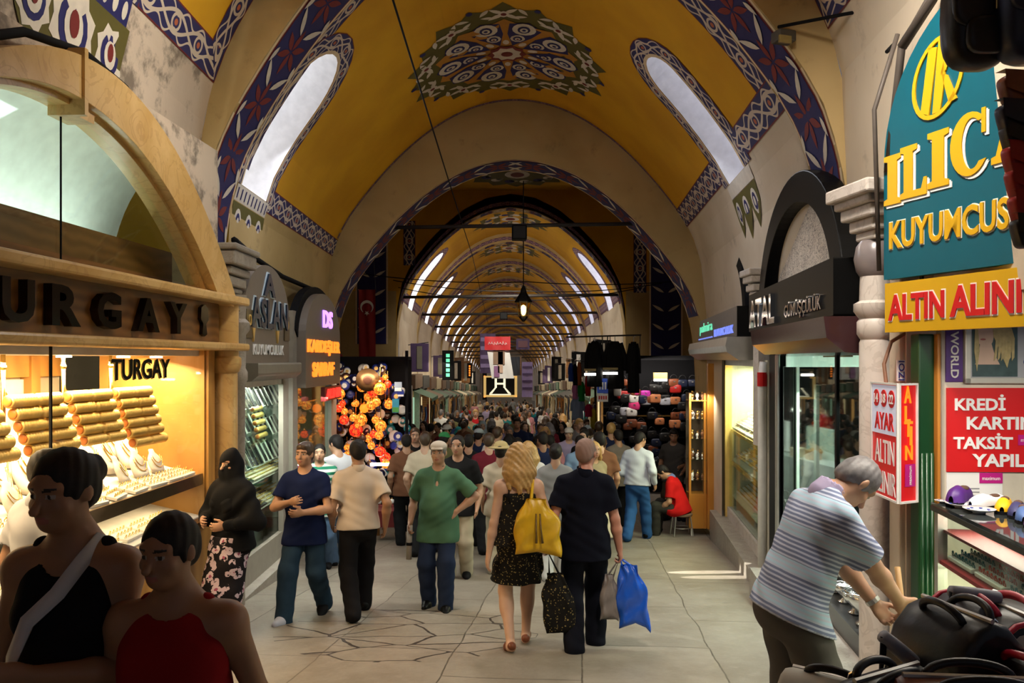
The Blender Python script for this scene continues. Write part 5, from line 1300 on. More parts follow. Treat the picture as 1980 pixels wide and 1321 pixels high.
for c, u, w_, r, lb in (('white', .10, -.20, 1.9, 'white slipper behind the china dishes on the counter'), ('yellow', .20, -.24, 2.5, 'yellow slipper lying on the counter glass'), ('navy', .32, -.25, 2.5, 'navy slipper beside the yellow slipper on the counter'), ('blue', .45, -.22, 2.6, 'dull blue slipper beyond the navy one on the counter'), ('violet', .58, -.20, 2.6, 'violet slipper at the near end of the slipper row'), ('navy', .36, -.46, 2.4, 'navy slipper at the back of the counter'), ('violet', .56, -.46, 2.4, 'violet slipper at the back of the counter')):
    dup(SLP, sp_(u, w_), r, lb, 'slippers on the counter', .88, {'upper': cols[c]})
DI = thing('china_dish', 'white china dish with blue flowers by the yellow slipper', 'dish', sp_(.12, -.06))
mb = MB(); mb.lathe([(.03, 0), (.03, .005), (.075, .022), (.078, .026), (.03, .012), (0.001, .010)], sp_(.12, -.06), 20); mb.build('plate', LWHITE, DI, smooth=True)
mb = MB()
for k in range(7): q = 2*PI*k/7; mb.ball(sp_(.12, -.06)+Vector((.05*math.cos(q), .05*math.sin(q), .019)), (.010, .010, .003), 8, 4)
mb.build('blue_flowers', pm('cobalt', (.02, .04, .30), .3), DI)
DI2 = dup(DI, sp_(.27, -.09), 0, 'second china dish nearer the yellow slipper')
dup(DI, sp_(-.02, -.02), 0, 'small china dish at the wall end of the counter', None, .55)

# ---------------------------------------------------------------- hanging bags above
def leather(name, c): return pm(name, c, .38, var=.3, scale=25, bump=.15, spec=.3)
LBK = leather('black_leather', (.012, .011, .011)); LRD = leather('red_leather', (.30, .012, .010)); LBR = leather('brown_leather', (.16, .045, .018)); LNV = leather('navy_leather', (.012, .016, .035))
def soft_box(c, s_, M=None, p=3.2, n=20, m=12):
    """a padded box: superellipsoid"""
    mb = MB(); vs = []; fs = []; R_ = M or Matrix.Identity(3); f = lambda x: math.copysign(abs(x)**(2/p), x)
    for i in range(m+1):
        th = -PI/2+PI*i/m
        for k in range(n):
            q = 2*PI*k/n; vs.append(Vector(c)+R_ @ Vector((s_[0]/2*f(math.cos(th))*f(math.cos(q)), s_[1]/2*f(math.cos(th))*f(math.sin(q)), s_[2]/2*f(math.sin(th)))))
    for i in range(m):
        for k in range(n): fs.append((i*n+k, i*n+(k+1) % n, (i+1)*n+(k+1) % n, (i+1)*n+k))
    return mb.add(vs, fs)
d = 3.2; c = Wp(1885, 40, d)
BP = thing('leather_backpack', 'black leather backpack hanging before the teal sign', 'backpack', c-Vector((0, 0, .22)))
soft_box(c, (.25, .16, .40)).build('bag_body', LBK, BP, smooth=True)
soft_box(c+Vector((-.01, -.07, .06)), (.24, .05, .24)).build('flap', LBK, BP, smooth=True)
soft_box(c+Vector((0, -.085, -.09)), (.17, .05, .15)).build('front_pocket', LBK, BP, smooth=True)
mb = MB(); mb.box(c+Vector((.03, -.105, .02)), (.025, .012, .04)); mb.build('buckle', BRASS, BP, bevel=.003)
mb = MB(); mb.tube([c+Vector((-.06, .03, .18)), c+Vector((-.03, .03, .32)), c+Vector((.03, .03, .32)), c+Vector((.06, .03, .18))], .012, 8); mb.build('strap', LBK, BP, smooth=True)
c2 = Wp(1985, 20, 3.1); B2 = thing('leather_backpack', 'bluish black bag hanging beside the backpack', 'backpack', c2-Vector((0, 0, .2)))
soft_box(c2, (.24, .18, .42)).build('bag_body', LNV, B2, smooth=True); soft_box(c2+Vector((-.01, -.08, .06)), (.22, .05, .2)).build('flap', LNV, B2, smooth=True)
mb = MB(); mb.tube([c2+Vector((-.05, .03, .19)), c2+Vector((0, .03, .32)), c2+Vector((.05, .03, .19))], .012, 8); mb.build('strap', LNV, B2, smooth=True)
mb = MB(); mb.tube([Wp(1820, -60, 3.25), Wp(2150, -130, 2.9)], .012, 8); o = mb.build('hanging_rail', STEEL, smooth=True); tag(o, 'steel rail carrying the hanging leather bags', 'rail')
wl = ((1962, 170, LBR, 'rust brown leather purse at the top of the hanging string'), (1958, 225, LNV, 'navy leather purse hanging under the rust brown one'), (1966, 262, LBK, 'black leather purse in the middle of the hanging string'), (1970, 305, LRD, 'bright red purse on the hanging string'), (1976, 350, LRD, 'dark red purse hanging under the bright red one'), (1982, 400, LRD, 'red purse with a square flap low on the string'), (1986, 445, LBK, 'black purse at the bottom of the string'))
for px, py, m, lb in wl:
    c = Wp(px+14, py, 3.0); t = thing('leather_purse', lb, 'purse', c-Vector((0, 0, .05)), 0, 'purses hanging on a string')
    soft_box(c, (.16, .07, .12), Matrix.Rotation(-.25, 3, 'Y'), 5).build('purse_body', m, t, smooth=True)
    mb = MB(); a = c+Vector((0, -.036, 0)); mb.add([a+Vector(v) for v in ((-.085, 0, .06), (.085, 0, .05), (.085, -.008, -.02), (0, -.012, -.045), (-.085, -.008, -.01), (-.085, .06, .065), (.085, .06, .055))], [(0, 1, 2, 3, 4), (0, 5, 6, 1)]); mb.build('flap', m, t)
mb = MB(); mb.tube([Wp(1978, -20, 3.04), Wp(2000, 470, 3.04)], .004, 5); o = mb.build('string', BLACK_M); tag(o, 'cord from which the red and black purses hang', 'cord')

# ---------------------------------------------------------------- bags heaped on the street table
tb = thing('goods_table', 'low trestle table under the heap of handbags', 'table', (1.75, 2.55, G(2.55)))
mb = MB(); mb.box((1.85, 2.45, .28), (1.25, .95, .04)); mb.build('table_top', OAK_D, tb)
for x in (1.3, 2.4):
    for y in (2.05, 2.85): mb = MB(); mb.box((x, y, (.26+G(y))/2), (.05, .05, .26-G(y)-.005)); mb.build('leg', OAK_D, tb)
WHB = pm('cream_canvas', (.55, .52, .44), .7, bump=.1)
PIP = pm('crimson_piping', (.50, .012, .04), .4)
GRIP = pm('grey_rubber_grip', (.21, .21, .24), .6)
def holdall(name, label, c, s_, m, rz=0., piping=None, side=None, grp=None, handles=2, tilt=0.):
    t = thing(name, label, 'bag', Vector(c)-Vector((0, 0, s_[2]/2)), 0, grp); R_ = Matrix.Rotation(rz, 3, 'Z') @ Matrix.Rotation(tilt, 3, 'Y')
    mb = MB(); n = 18; vs = []; sec = [(0, .0), (.30, 0), (.47, .06), (.50, .25), (.47, .5), (.36, .78), (.18, .95), (0, 1.)]
    sec = [(-x, z) for x, z in sec[::-1]]+sec[1:-1]
    L_ = len(sec)
    ys_ = [-.5, -.49, -.44, -.2, 0, .2, .44, .49, .5]; kk = [.80, .93, 1., 1.02, 1.03, 1.02, 1., .93, .80]
    for y, k in zip(ys_, kk):
        for x, z in sec: vs.append(Vector(c)+R_ @ Vector((x*s_[0]*k, y*s_[1], (z-.5)*s_[2]*k)))
    fs = [(i*L_+k, i*L_+(k+1) % L_, (i+1)*L_+(k+1) % L_, (i+1)*L_+k) for i in range(len(ys_)-1) for k in range(L_)]
    mb.add(vs, fs); mb.add(vs[:L_], [tuple(range(L_))], 1); mb.add(vs[-L_:], [tuple(range(L_))[::-1]], 1)
    mb.build('bag_body', [m, side or m], t, smooth=True)
    if piping:
        for y in (-.485, .485):
            mb = MB(); mb.tube([Vector(c)+R_ @ Vector((x*s_[0]*.97, y*s_[1]*1.01, (z-.5)*s_[2]*.97)) for x, z in sec], .010, 6, 0, closed=True); mb.build('piping', piping, t, smooth=True)
    for j in range(handles):
        x0 = (-.16 if j == 0 else .16)*s_[0]; mb = MB(); mb.tube([Vector(c)+R_ @ Vector((x0+(x0*.4)*math.sin(q), .26*s_[1]*math.cos(q), s_[2]*(.45+.13*math.sin(q)))) for q in (PI*k/12 for k in range(13))], .012, 8); mb.build('handle', piping or LBK, t, smooth=True)
    mb = MB(); mb.tube([Vector(c)+R_ @ Vector((0, y*s_[1], s_[2]*.51)) for y in (-.45, 0, .45)], .008, 6); mb.build('zip', STEEL, t)
    for y in (-.26, .26):
        mb = MB(); mb.tube([Vector(c)+R_ @ Vector((.2*s_[0]+.018*math.cos(q), y*s_[1], s_[2]*.40+.022*math.sin(q))) for q in (2*PI*k/10 for k in range(10))], .004, 5, 0, closed=True); mb.build('ring', CHROME, t)
    return t
bc = lambda px, py, d: Wp(px, py, d)
holdall('travel_bag', 'big black travel bag filling the middle of the heap', bc(1848, 1285, 2.45), (.30, .30, .34), LBK, .25, None, None, None)
holdall('travel_bag', 'cream travel bag with crimson piping leaning on the black one', bc(1912, 1272, 2.62), (.36, .36, .36), LBK, .12, PIP, WHB, None, 2, .1)
holdall('travel_bag', 'black bag with crimson piping behind the cream one', bc(1990, 1270, 2.85), (.32, .40, .36), LBK, .2, PIP, WHB, None, 2, .1)
holdall('handbag', 'brown leather handbag at the near edge of the heap', bc(1890, 1400, 2.1), (.28, .42, .24), LBR, PI/2-.1, None, None, None)
holdall('handbag', 'black handbag with shiny handles at the street end of the heap', bc(1715, 1378, 2.2), (.22, .30, .22), LBK, PI/2+.5, None, None, None)
holdall('handbag', 'cream and black handbag tipped over at the street corner', bc(1610, 1365, 2.3), (.20, .28, .16), WHB, .9, None, LBK, None, 1, .5)
holdall('handbag', 'black handbag wedged before the crimson piped bag', bc(2010, 1370, 2.25), (.24, .30, .26), LBK, .3, PIP, LBK, None)
for px, py, d, lb, a in ((1885, 1150, 2.6, 'grey trolley handle standing up from the black travel bag', .1), (1745, 1262, 2.42, 'grey trolley handle lying low across the heap', -.5)):
    c = bc(px, py, d); u = Vector((math.cos(a), .12, math.sin(a)-.25)); u.normalize()
    t = thing('trolley_handle', lb, 'handle', c-Vector((0, 0, .3)))
    mb = MB(); mb.tube([c-u*.085, c-u*.03, c+u*.03, c+u*.085], [.020, .023, .023, .020], 10); mb.build('grip', GRIP, t, smooth=True)
    for s_ in (-1, 1): mb = MB(); mb.tube([c+u*.08*s_, c+u*.09*s_+Vector((0, .01, -.30))], .010, 8); mb.build('rod', BLACK, t, smooth=True)
# ================================================================ things hung in and beyond the second arch
IRON = pm('tie_iron', (.018, .014, .012), .6)
def rod(x0, x1, d, z, r, label, dz=0.):
    mb = MB(); mb.tube([(x0, d, z-dz/2), (x1, d, z+dz/2)], r, 8); o = mb.build('tie_rod', IRON, smooth=True); tag(o, label, 'tie rod'); return o
ORD = 'first second third fourth fifth sixth seventh eighth ninth tenth eleventh twelfth'.split()
rod(-2.9, 3.55, 14.4, 4.17, .035, 'thick black iron tie rod across the near painted arch', .10)
for i in range(9):
    d = 23.3+LB*i; z = 3.62-.041*(d-23.3); rod(-3.2, 3.6, d+.2, z, .045, 'black iron tie rod across the %s arch of the long vault' % ORD[i], .08)
SPK = thing('loudspeaker', 'black loudspeaker box under the thick tie rod', 'loudspeaker', (.27, 14.3, 3.9))
mb = MB(); mb.box((.27, 14.3, 4.02), (.27, .22, .26)); mb.build('cabinet', BLACK_M, SPK, bevel=.02)
mb = MB(); mb.box((.27, 14.185, 4.02), (.22, .01, .21)); mb.build('grille', pm('speaker_cloth', (.02, .02, .02), .9), SPK)
dup(SPK, (-.02, 28.4, 3.18), 0, 'small black loudspeaker box deeper in the long vault', None, 1.)
# lantern
LN = thing('pendant_lantern', 'glowing glass street lantern hanging on the axis of the street', 'lantern', (.36, 14.95, 2.45))
lx, ly = .36, 14.95; lz = lambda py: Wz(py, 14.95)
def hexa(prof_, m, nm, n=6): mb = MB(); mb.lathe(prof_, (lx, ly, 0), n); mb.build(nm, m, LN)
hexa([(.02, lz(622)), (.07, lz(616)), (.09, lz(612))], BLACK_M, 'base')
hexa([(.085, lz(612)), (.13, lz(585))], glassm('lantern_glass', (1., .85, .5)), 'glass')
hexa([(.17, lz(585)), (.16, lz(582)), (.06, lz(566)), (.05, lz(560)), (.015, lz(552))], BLACK_M, 'roof')
mb = MB(); mb.ball((lx, ly, lz(600)), (.05, .05, .10), 12, 8); mb.build('bulb', bright('lantern_bulb', (1., .75, .25), 14.), LN, smooth=True)
for k in range(6): q = PI/3*k; mb = MB(); mb.tube([(lx+.088*math.cos(q), ly+.088*math.sin(q), lz(612)), (lx+.135*math.cos(q), ly+.135*math.sin(q), lz(584))], .008, 5); mb.build('cage_bar', BLACK_M, LN)
mb = MB(); mb.tube([(lx, ly, lz(552)), (lx, ly, 5.1)], .01, 6); mb.build('chain', BLACK_M, LN)
point('lantern_light', (lx, ly-.2, lz(600)), 12, (1., .72, .35), .08)
cable([(-.92, 1.5, 4.75), (-.92, 23, 4.75), (-.92, 60, 3.2)], .010, 'thin black wire running the length of the street under the vault', sag=.04)
cable([Wp(1345, 428, 14.2), Wp(1400, 470, 12.), Wp(1452, 492, 10.4)], .012, 'black wire drooping from the tie rod to the right-hand wall', sag=.06)
for k, (a, b, d) in enumerate(((690, 1350, 20.), (760, 1280, 22.), (770, 1240, 22.8))):
    cable([Wp(a, 528+14*k, d), Wp((a+b)/2, 545+18*k, d), Wp(b, 540+8*k, d)], .012, '%s of the thin wires strung across the crossing' % ORD[k], sag=.1)
# bracket with a small floodlight at the top of the first arch
FL = thing('floodlight', 'small floodlight on a wire-wrapped arm beside the first arch', 'floodlight', Wp(1515, 75, 6.5))
mb = MB(); mb.tube([Wp(1505, 52, 6.6), Wp(1630, 28, 6.1), Wp(1755, 5, 5.6)], .014, 8); mb.tube([Wp(1755, 5, 5.6), Wp(1752, 60, 5.6), Wp(1715, 100, 5.4)], .014, 8); mb.build('arm', BLACK_M, FL)
mb = MB(); mb.box(Wp(1515, 72, 6.5), (.16, .12, .09), 0, .3); mb.build('housing', pm('dusty_iron', (.06, .05, .035), .6), FL, bevel=.01)
mb = MB(); mb.box(Wp(1518, 76, 6.43), (.11, .02, .06), 0, .3); mb.build('lens', pm('amber_lens', (.25, .18, .06), .2), FL)
# flag with crescent and star, red hangings
fl = frame(Wp(694, 690, 19.), (1, 0, 0), (0, 0, 1)); fw, fh = 32*19/F, 130*19/F
fo = thing('flag', 'red flag with white crescent and star hanging at the crossing', 'flag', Wp(709, 690, 19.))
mb = MB(); n = 10; vs = [fl @ Vector((fw*i/n, fh*j/8, .03*math.sin(i*1.1+j*.3))) for j in range(9) for i in range(n+1)]
mb.add(vs, [(j*(n+1)+i, j*(n+1)+i+1, (j+1)*(n+1)+i+1, (j+1)*(n+1)+i) for j in range(8) for i in range(n)]); mb.build('cloth', pm('flag_red', (.28, .010, .012), .8), fo, smooth=True)
mb = MB(); cx_, cy_ = fw*.5, fh*.74; r = fw*.40
A_ = arc(cx_, cy_, r, r, -PI/2+.5, 1.5*PI-.5, 20); B_ = arc(cx_, cy_-r*.22, r*.80, r*.80, -PI/2+.55, 1.5*PI-.55, 20)
a0 = PI*-.5+.55; A_ = [(cx_+r*math.sin(t), cy_+r*math.cos(t)) for t in np.linspace(-2.5, 2.5, 24)]; B_ = [(cx_+r*.78*math.sin(t), cy_-r*.20+r*.78*math.cos(t)) for t in np.linspace(-2.35, 2.35, 24)]
mb.band(B_, A_, fl, .045, .05)
sc_ = (cx_, cy_-r*.95); mb.prism([(sc_[0]+r*(.42 if k % 2 == 0 else .17)*math.sin(2*PI*k/10+PI), sc_[1]+r*(.42 if k % 2 == 0 else .17)*math.cos(2*PI*k/10+PI)) for k in range(10)], fl, .045, .05)
mb.build('crescent_and_star', LWHITE, fo)
mb = MB(); mb.tube([fl @ Vector((0, fh, 0)), fl @ Vector((fw*.5, 6.7-fl.translation.z, 0)), fl @ Vector((fw, fh, 0))], .008, 5); mb.build('cord', IRON, fo)
mb = MB(); n = 8; P0 = Wp(640, 900, 14.4); ww = 22*14.4/F; hh_ = 215*14.4/F
mb.add([P0+Vector((ww*i/n, .06*math.sin(i*1.6), z)) for z in (0, hh_*.5, hh_) for i in range(n+1)], [(j*(n+1)+i, j*(n+1)+i+1, (j+1)*(n+1)+i+1, (j+1)*(n+1)+i) for j in range(2) for i in range(n)])
o = mb.build('hanging_curtain', pm('oxblood_curtain', (.16, .006, .010), .85), smooth=True); tag(o, 'narrow oxblood curtain hanging beside the lantern stall', 'curtain')

# ================================================================ lantern and ceramics stall at the left foot of the second arch
dS = 14.0
ST_ = thing('lamp_stall', 'black-backed stall of hanging mosaic lamps at the foot of the near arch', 'stall', (Wx(715, dS), dS, G(dS)))
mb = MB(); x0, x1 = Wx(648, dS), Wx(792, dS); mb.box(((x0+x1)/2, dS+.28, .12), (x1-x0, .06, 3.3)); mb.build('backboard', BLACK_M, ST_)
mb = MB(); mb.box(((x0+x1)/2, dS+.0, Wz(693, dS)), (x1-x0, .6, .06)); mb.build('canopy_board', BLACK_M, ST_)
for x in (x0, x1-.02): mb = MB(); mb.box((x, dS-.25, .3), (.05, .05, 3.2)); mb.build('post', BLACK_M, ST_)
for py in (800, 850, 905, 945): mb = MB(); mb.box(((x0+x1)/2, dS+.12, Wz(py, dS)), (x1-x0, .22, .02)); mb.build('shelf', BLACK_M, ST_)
LAMPS = []
def lamp_proto():
    t = thing('mosaic_lamp', 'glowing orange mosaic lamp', 'lamp', (0, 0, -49))
    mb = MB(); mb.lathe([(.025, -.085), (.07, -.06), (.092, 0), (.07, .06), (.03, .085)], (0, 0, -49), 14); mb.build('globe', NEON_O, t, smooth=True)
    mb = MB(); mb.lathe([(.03, .08), (.034, .10), (.012, .13)], (0, 0, -49), 10); mb.build('cap', BRASS, t, smooth=True)
    mb = MB(); mb.tube([(0, 0, -48.87), (0, 0, -48.70)], .005, 5); mb.build('chain', BRASS, t)
    return t
LP = lamp_proto(); 
def m_mosaic(name, a, b, st):
    t = Mt(name, .2); v = t.voro(26., 'F1', None, 'Color'); e = E(t.nt, t.voro(26., 'DISTANCE_TO_EDGE')); x, y, z = t.xyz(v); c = t.mix(e.lt(.05), t.mix(x.gt(.45), a, b), (.03, .01, .005)); t.color(c); t.emit(c, st); return t.m
LO = m_mosaic('amber_mosaic_glass', (1., .22, .02), (1., .42, .05), 1.1); LR = m_mosaic('ruby_mosaic_glass', (1., .02, .012), (1., .10, .02), 1.2)
LD = pm('blue_mosaic_glass', (.03, .06, .22), .2)
spots = [(700, 748, LO, 1.1), (722, 757, LR, 1.2), (735, 752, LO, 1.3), (712, 768, LO, .9), (718, 783, LO, 1.1), (728, 778, LO, .9), (752, 782, LO, 1.), (665, 812, LR, 1.), (683, 808, LO, .8), (698, 812, LO, 1.3), (726, 812, LO, .8), (736, 824, LO, 1.2), (688, 832, LR, 1.4), (722, 840, LR, .8), (733, 842, LO, .9), (712, 848, LO, .8), (718, 862, LO, .8), (735, 874, LR, 1.1), (745, 886, LR, 1.2), (746, 898, LO, .9), (672, 880, LO, .8), (676, 895, LO, 1.1), (657, 762, LO, 1.1), (655, 790, LR, .8)]
wd_ = {id(LO): 'amber', id(LR): 'ruby red'}
for k, (px, py, m, s_) in enumerate(spots):
    p = Wp(px, py, dS-.12-.12*(k % 3)); nm = wd_[id(m)]
    dup(LP, p, 0, 'glowing %s mosaic lamp in the dark lamp stall' % nm, '%s mosaic lamps of the stall' % nm, s_*.95, {'globe': m})
r5 = random.Random(5)
for k in range(26):
    m, nm = r5.choice(((LD, 'unlit blue'), (pm('smoky_mosaic_glass', (.10, .05, .03), .2), 'unlit smoky'), (LR, 'ruby red'), (LO, 'amber')))
    lb = 'small %s mosaic lamp in the dense rows of the lamp stall' % nm
    dup(LP, Wp(r5.uniform(656, 750), r5.uniform(712, 905), dS+r5.uniform(-.25, .1)), 0, lb, 'small %s lamps of the stall' % nm, r5.uniform(.45, .75), {'globe': m})
LP.location = Wp(704, 790, dS-.1); LP.scale = (.9,)*3; tag(LP, 'glowing orange-yellow mosaic lamp in the middle of the lamp stall', 'lamp')
# ceramics: blue and white plates, dark bowls
def plate_proto():
    t = thing('ceramic_plate', 'painted plate standing at the street edge of the lamp stall', 'plate', (0, 0, -50))
    mb = MB(); mb.lathe([(.05, 0), (.095, .016), (.10, .02), (.05, .008), (.001, .008)], (0, 0, -50), 18, 0, (0, -1, .15)); mb.build('dish', LWHITE, t, smooth=True)
    mb = MB(); mb.lathe([(.045, .010), (.001, .012)], (0, 0, -50), 14, 0, (0, -1, .15)); mb.build('rosette', pm('cobalt', (.02, .04, .30), .3), t)
    return t
PLt = plate_proto(); COB = pm('cobalt', (.02, .04, .30), .3); TQ = pm('turquoise_glaze', (.02, .25, .30), .25); DKB = pm('ink_blue_glaze', (.010, .012, .05), .2)
for k in range(128):
    px = random.uniform(752, 788) if k < 34 else random.uniform(652, 750); py = 735+random.random()*190 if k < 34 else 702+random.random()*215
    m = random.choice((LWHITE, COB, COB, TQ, DKB)) if k < 34 else random.choice((DKB, DKB, COB, pm('dark_copper', (.12, .05, .03), .3, .7), LWHITE))
    grp, lb = (('ceramics at the street edge', 'painted blue and white plate at the street edge of the lamp stall') if k < 34 else ('dark ceramics among the lamps', 'dark glazed plate among the lamps of the stall'))
    dup(PLt, Wp(px, py, dS-.05+random.uniform(-.02, .16)), random.uniform(-.4, .4), lb, grp, random.uniform(.55, 1.), {'dish': m, 'rosette': random.choice((LWHITE, COB, GOLD_M))})
PLt.location = Wp(770, 905, dS-.1); PLt.scale = (.9,)*3
mb = MB(); c = Wp(711, 735, dS-.35); mb.lathe([(.02, -.02), (.19, .03), (.20, .04), (.05, .0), (.001, .005)], c, 26, 0, (.15, -1, .1)); o = mb.build('copper_dish', pm('beaten_copper', (.22, .12, .05), .35, .7), smooth=True); tag(o, 'big beaten copper dish hanging above the lamps', 'dish')
mb = MB(); mb.lathe([(.07, -.006), (.075, .012), (.05, .014), (.001, .014)], c+Vector((0, -.02, .0)), 18, 0, (.15, -1, .1)); mb.build('boss', pm('dark_copper', (.12, .05, .03), .3, .7), o)
TBs = thing('goods_table', 'red-draped table of beads in front of the lamp stall', 'table', (Wx(746, 13.1), 13.1, G(13.1)))
xa, xb = Wx(722, 13.1), Wx(778, 13.1)
mb = MB(); mb.box(((xa+xb)/2, 13.1, Wz(985, 13.1)), (xb-xa, .6, .05)); mb.build('table_top', pm('red_drape', (.16, .012, .012), .8), TBs)
mb = MB(); mb.box(((xa+xb)/2, 12.82, Wz(1000, 13.1)), (xb-xa, .03, .22)); mb.build('drape', pm('red_drape', (.16, .012, .012), .8), TBs)
for x in (xa+.04, xb-.04):
    for y in (12.85, 13.35): mb = MB(); mb.box((x, y, (G(y)+Wz(985, 13.1))/2), (.05, .05, Wz(985, 13.1)-G(y))); mb.build('leg', OAK_D, TBs)
BEADS = pm('beads_dark', (.05, .02, .02), .3)
for k in range(14):
    mb = MB(); mb.lathe([(.02, 0), (.045, .03), (.03, .07), (.012, .08)], Wp(726+48*(k % 7)/6, 978, 12.95+.28*(k//7))+Vector((0, 0, .028)), 10); q = mb.build('trinket_jar', random.choice((BEADS, LWHITE, DKB)), smooth=True); tag(q, 'small trinket jar on the red-draped table', 'jar', 'jars on the red-draped table')
    mb = MB(); mb.ball(Wp(726+48*(k % 7)/6, 978, 12.95+.28*(k//7))+Vector((0, 0, .115)), .014, 8, 5); mb.build('stopper', BRASS, q)
for k, (px, py, w_, h_, m, lb) in enumerate(((770, 748, 14, 18, pm('pale_blue_card', (.30, .38, .5), .5), 'pale blue card at the street edge above the plates'), (765, 785, 13, 26, pm('sky_poster', (.05, .35, .55), .5), 'sky blue and green poster beside the plates'), (775, 762, 12, 10, COB, 'dark blue card below the pale blue card'))):
    c = Wp(px, py, dS-.3); mb = MB(); mb.box(c, (w_*dS/F, .02, h_*dS/F)); o = mb.build('poster', m); tag(o, lb, 'poster')
    mb = MB(); mb.box(c+Vector((0, -.012, -h_*dS/F*.28)), (w_*dS/F*.9, .008, h_*dS/F*.35)); mb.build('print', (LWHITE, pm('grass_print', (.10, .40, .10), .5), LWHITE)[k], o)
area('lamp_stall_light', Wp(715, 715, dS-.6), Wp(715, 900, dS), .8, .3, 12, (1., .8, .6))
mb = MB(); mb.box(Wp(742, 898, dS-.3), (.45, .08, .04)); o = mb.build('tube_light', TUBE_W); tag(o, 'short white tube light low in the lamp stall', 'lamp')

# ================================================================ bag shop beyond, to the right
dB = 18.6
BG = thing('bag_shop', 'dark stall hung with handbags below the banded wall', 'stall', (Wx(1265, dB), dB+.4, G(dB)))
x0, x1 = Wx(1172, dB), Wx(1362, dB)
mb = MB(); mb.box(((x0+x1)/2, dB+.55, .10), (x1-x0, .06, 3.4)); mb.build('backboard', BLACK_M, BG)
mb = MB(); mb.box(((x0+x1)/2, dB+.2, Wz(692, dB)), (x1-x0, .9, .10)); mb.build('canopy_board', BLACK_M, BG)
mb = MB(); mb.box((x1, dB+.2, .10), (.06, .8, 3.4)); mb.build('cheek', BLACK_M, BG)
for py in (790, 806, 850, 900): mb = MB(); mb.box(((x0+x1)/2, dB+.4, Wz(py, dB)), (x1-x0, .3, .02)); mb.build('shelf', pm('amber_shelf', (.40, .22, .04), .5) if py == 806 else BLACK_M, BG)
def bag_proto():
    t = thing('shop_handbag', 'black handbag in the bag shop', 'handbag', (0, 0, -51))
    soft_box((0, 0, -51), (.30, .14, .22), None, 5., 14, 8).build('bag_body', LBK, t, smooth=True)
    mb = MB(); mb.tube([(.09*math.cos(q)*1.1, 0, -51+.10+.12*math.sin(q)) for q in (PI*k/10 for k in range(11))], .010, 6); mb.build('handle', LBK, t, smooth=True)
    mb = MB(); mb.box((0, -.072, -50.97), (.05, .012, .03)); mb.build('clasp', STEEL, t)
    return t
HB = bag_proto()
PK = leather('pink_leather', (.55, .04, .16)); WT = leather('white_leather', (.60, .57, .52)); TAN = leather('tan_leather', (.42, .15, .06)); MAG = leather('magenta_leather', (.42, .03, .30)); SLV = leather('silver_leather', (.35, .35, .38))
bags = [(1226, 757, PK, 'bright pink'), (1226, 771, WT, 'ivory'), (1226, 785, PK, 'deep pink'), (1248, 762, MAG, 'violet pink'), (1248, 776, SLV, 'silver grey'), (1267, 771, TAN, 'tan'), (1286, 776, SLV, 'pewter'), (1305, 775, TAN, 'russet'), (1306, 752, LRD, 'oxblood'), (1208, 796, SLV, 'pale blue grey'), (1220, 797, WT, 'white'), (1204, 764, LRD, 'small crimson'), (1190, 792, LBK, 'black'), (1275, 815, TAN, 'amber brown'), (1305, 820, TAN, 'honey tan'), (1280, 752, LBK, 'black'), (1265, 750, LBK, 'black'), (1320, 785, LBK, 'black'), (1240, 830, LBK, 'black'), (1260, 840, LBK, 'black'), (1285, 845, LBK, 'black'), (1300, 860, LBK, 'black'), (1250, 865, LBK, 'black'), (1225, 850, LBK, 'black'), (1325, 825, LBK, 'black'), (1340, 850, LBK, 'black')]
for k in range(44):
    bags.append((r5.uniform(1180, 1350), r5.choice((742, 758, 772, 786, 804, 822, 838, 855, 872, 890))+r5.uniform(-3, 3), r5.choice((LBK, LBK, LNV, LBR)), 'black'))
for px, py, m, nm in bags:
    if nm == 'black': lb, gp = 'dark handbag among the dark shelves of the bag shop', 'black handbags in the bag shop'
    else: lb, gp = nm+' handbag hanging in the bag shop', 'coloured handbags in the bag shop'
    dup(HB, Wp(px, py, dB+.1), random.uniform(-.3, .3), lb, gp, random.uniform(.75, 1.), {'bag_body': m})
HB.location = Wp(1200, 810, dB+.1); LABELS.pop('black handbag in the bag shop', None); tag(HB, 'black handbag at the street end of the bag shop shelf', 'handbag')
c = Wp(1194, 757, 18.25); t = thing('shoulder_bag', 'white shoulder bag with long straps hanging before the bag shop', 'bag', c-Vector((0, 0, .12)))
soft_box(c, (.17, .08, .22), None, 5.).build('bag_body', WT, t, smooth=True)
mb = MB(); mb.tube([c+Vector((-.06, 0, .1)), Vector((c.x+.02, c.y+.1, 1.76)), c+Vector((.06, 0, .1))], .010, 6); mb.build('strap', WT, t)
for k, (px, py, w_, lb) in enumerate(((1277, 735, 24, 'square shop lamp glowing over the pink bags'), (1180, 722, 26, 'slanted tube light over the white shoulder bag'), (1141, 724, 20, 'short slanted tube light above the hung clothes'))):
    c = Wp(px, py, dB-.3-.75*(k > 0)); t = thing('shop_lamp', lb, 'lamp', c); mb = MB(); mb.box(c, (w_*dB/F, .08, .05), 0, 0 if k == 0 else .0); mb.build('tube', TUBE_W, t)
    mb = MB(); mb.box(c+Vector((0, .02, .10)), (w_*dB/F*1.05, .12, .14 if k == 0 else .05)); mb.build('reflector', pm('yellowed_reflector', (.40, .32, .12), .5), t)
    if k: mb = MB(); mb.tube([c+Vector((0, .02, .1)), Vector((c.x, 17.6, 2.26))], .010, 5); mb.build('hanger', IRON, t)
area('bag_shop_light', Wp(1270, 705, dB-.5), Wp(1270, 800, dB+.4), 1.4, .3, 30, (1., .9, .8))
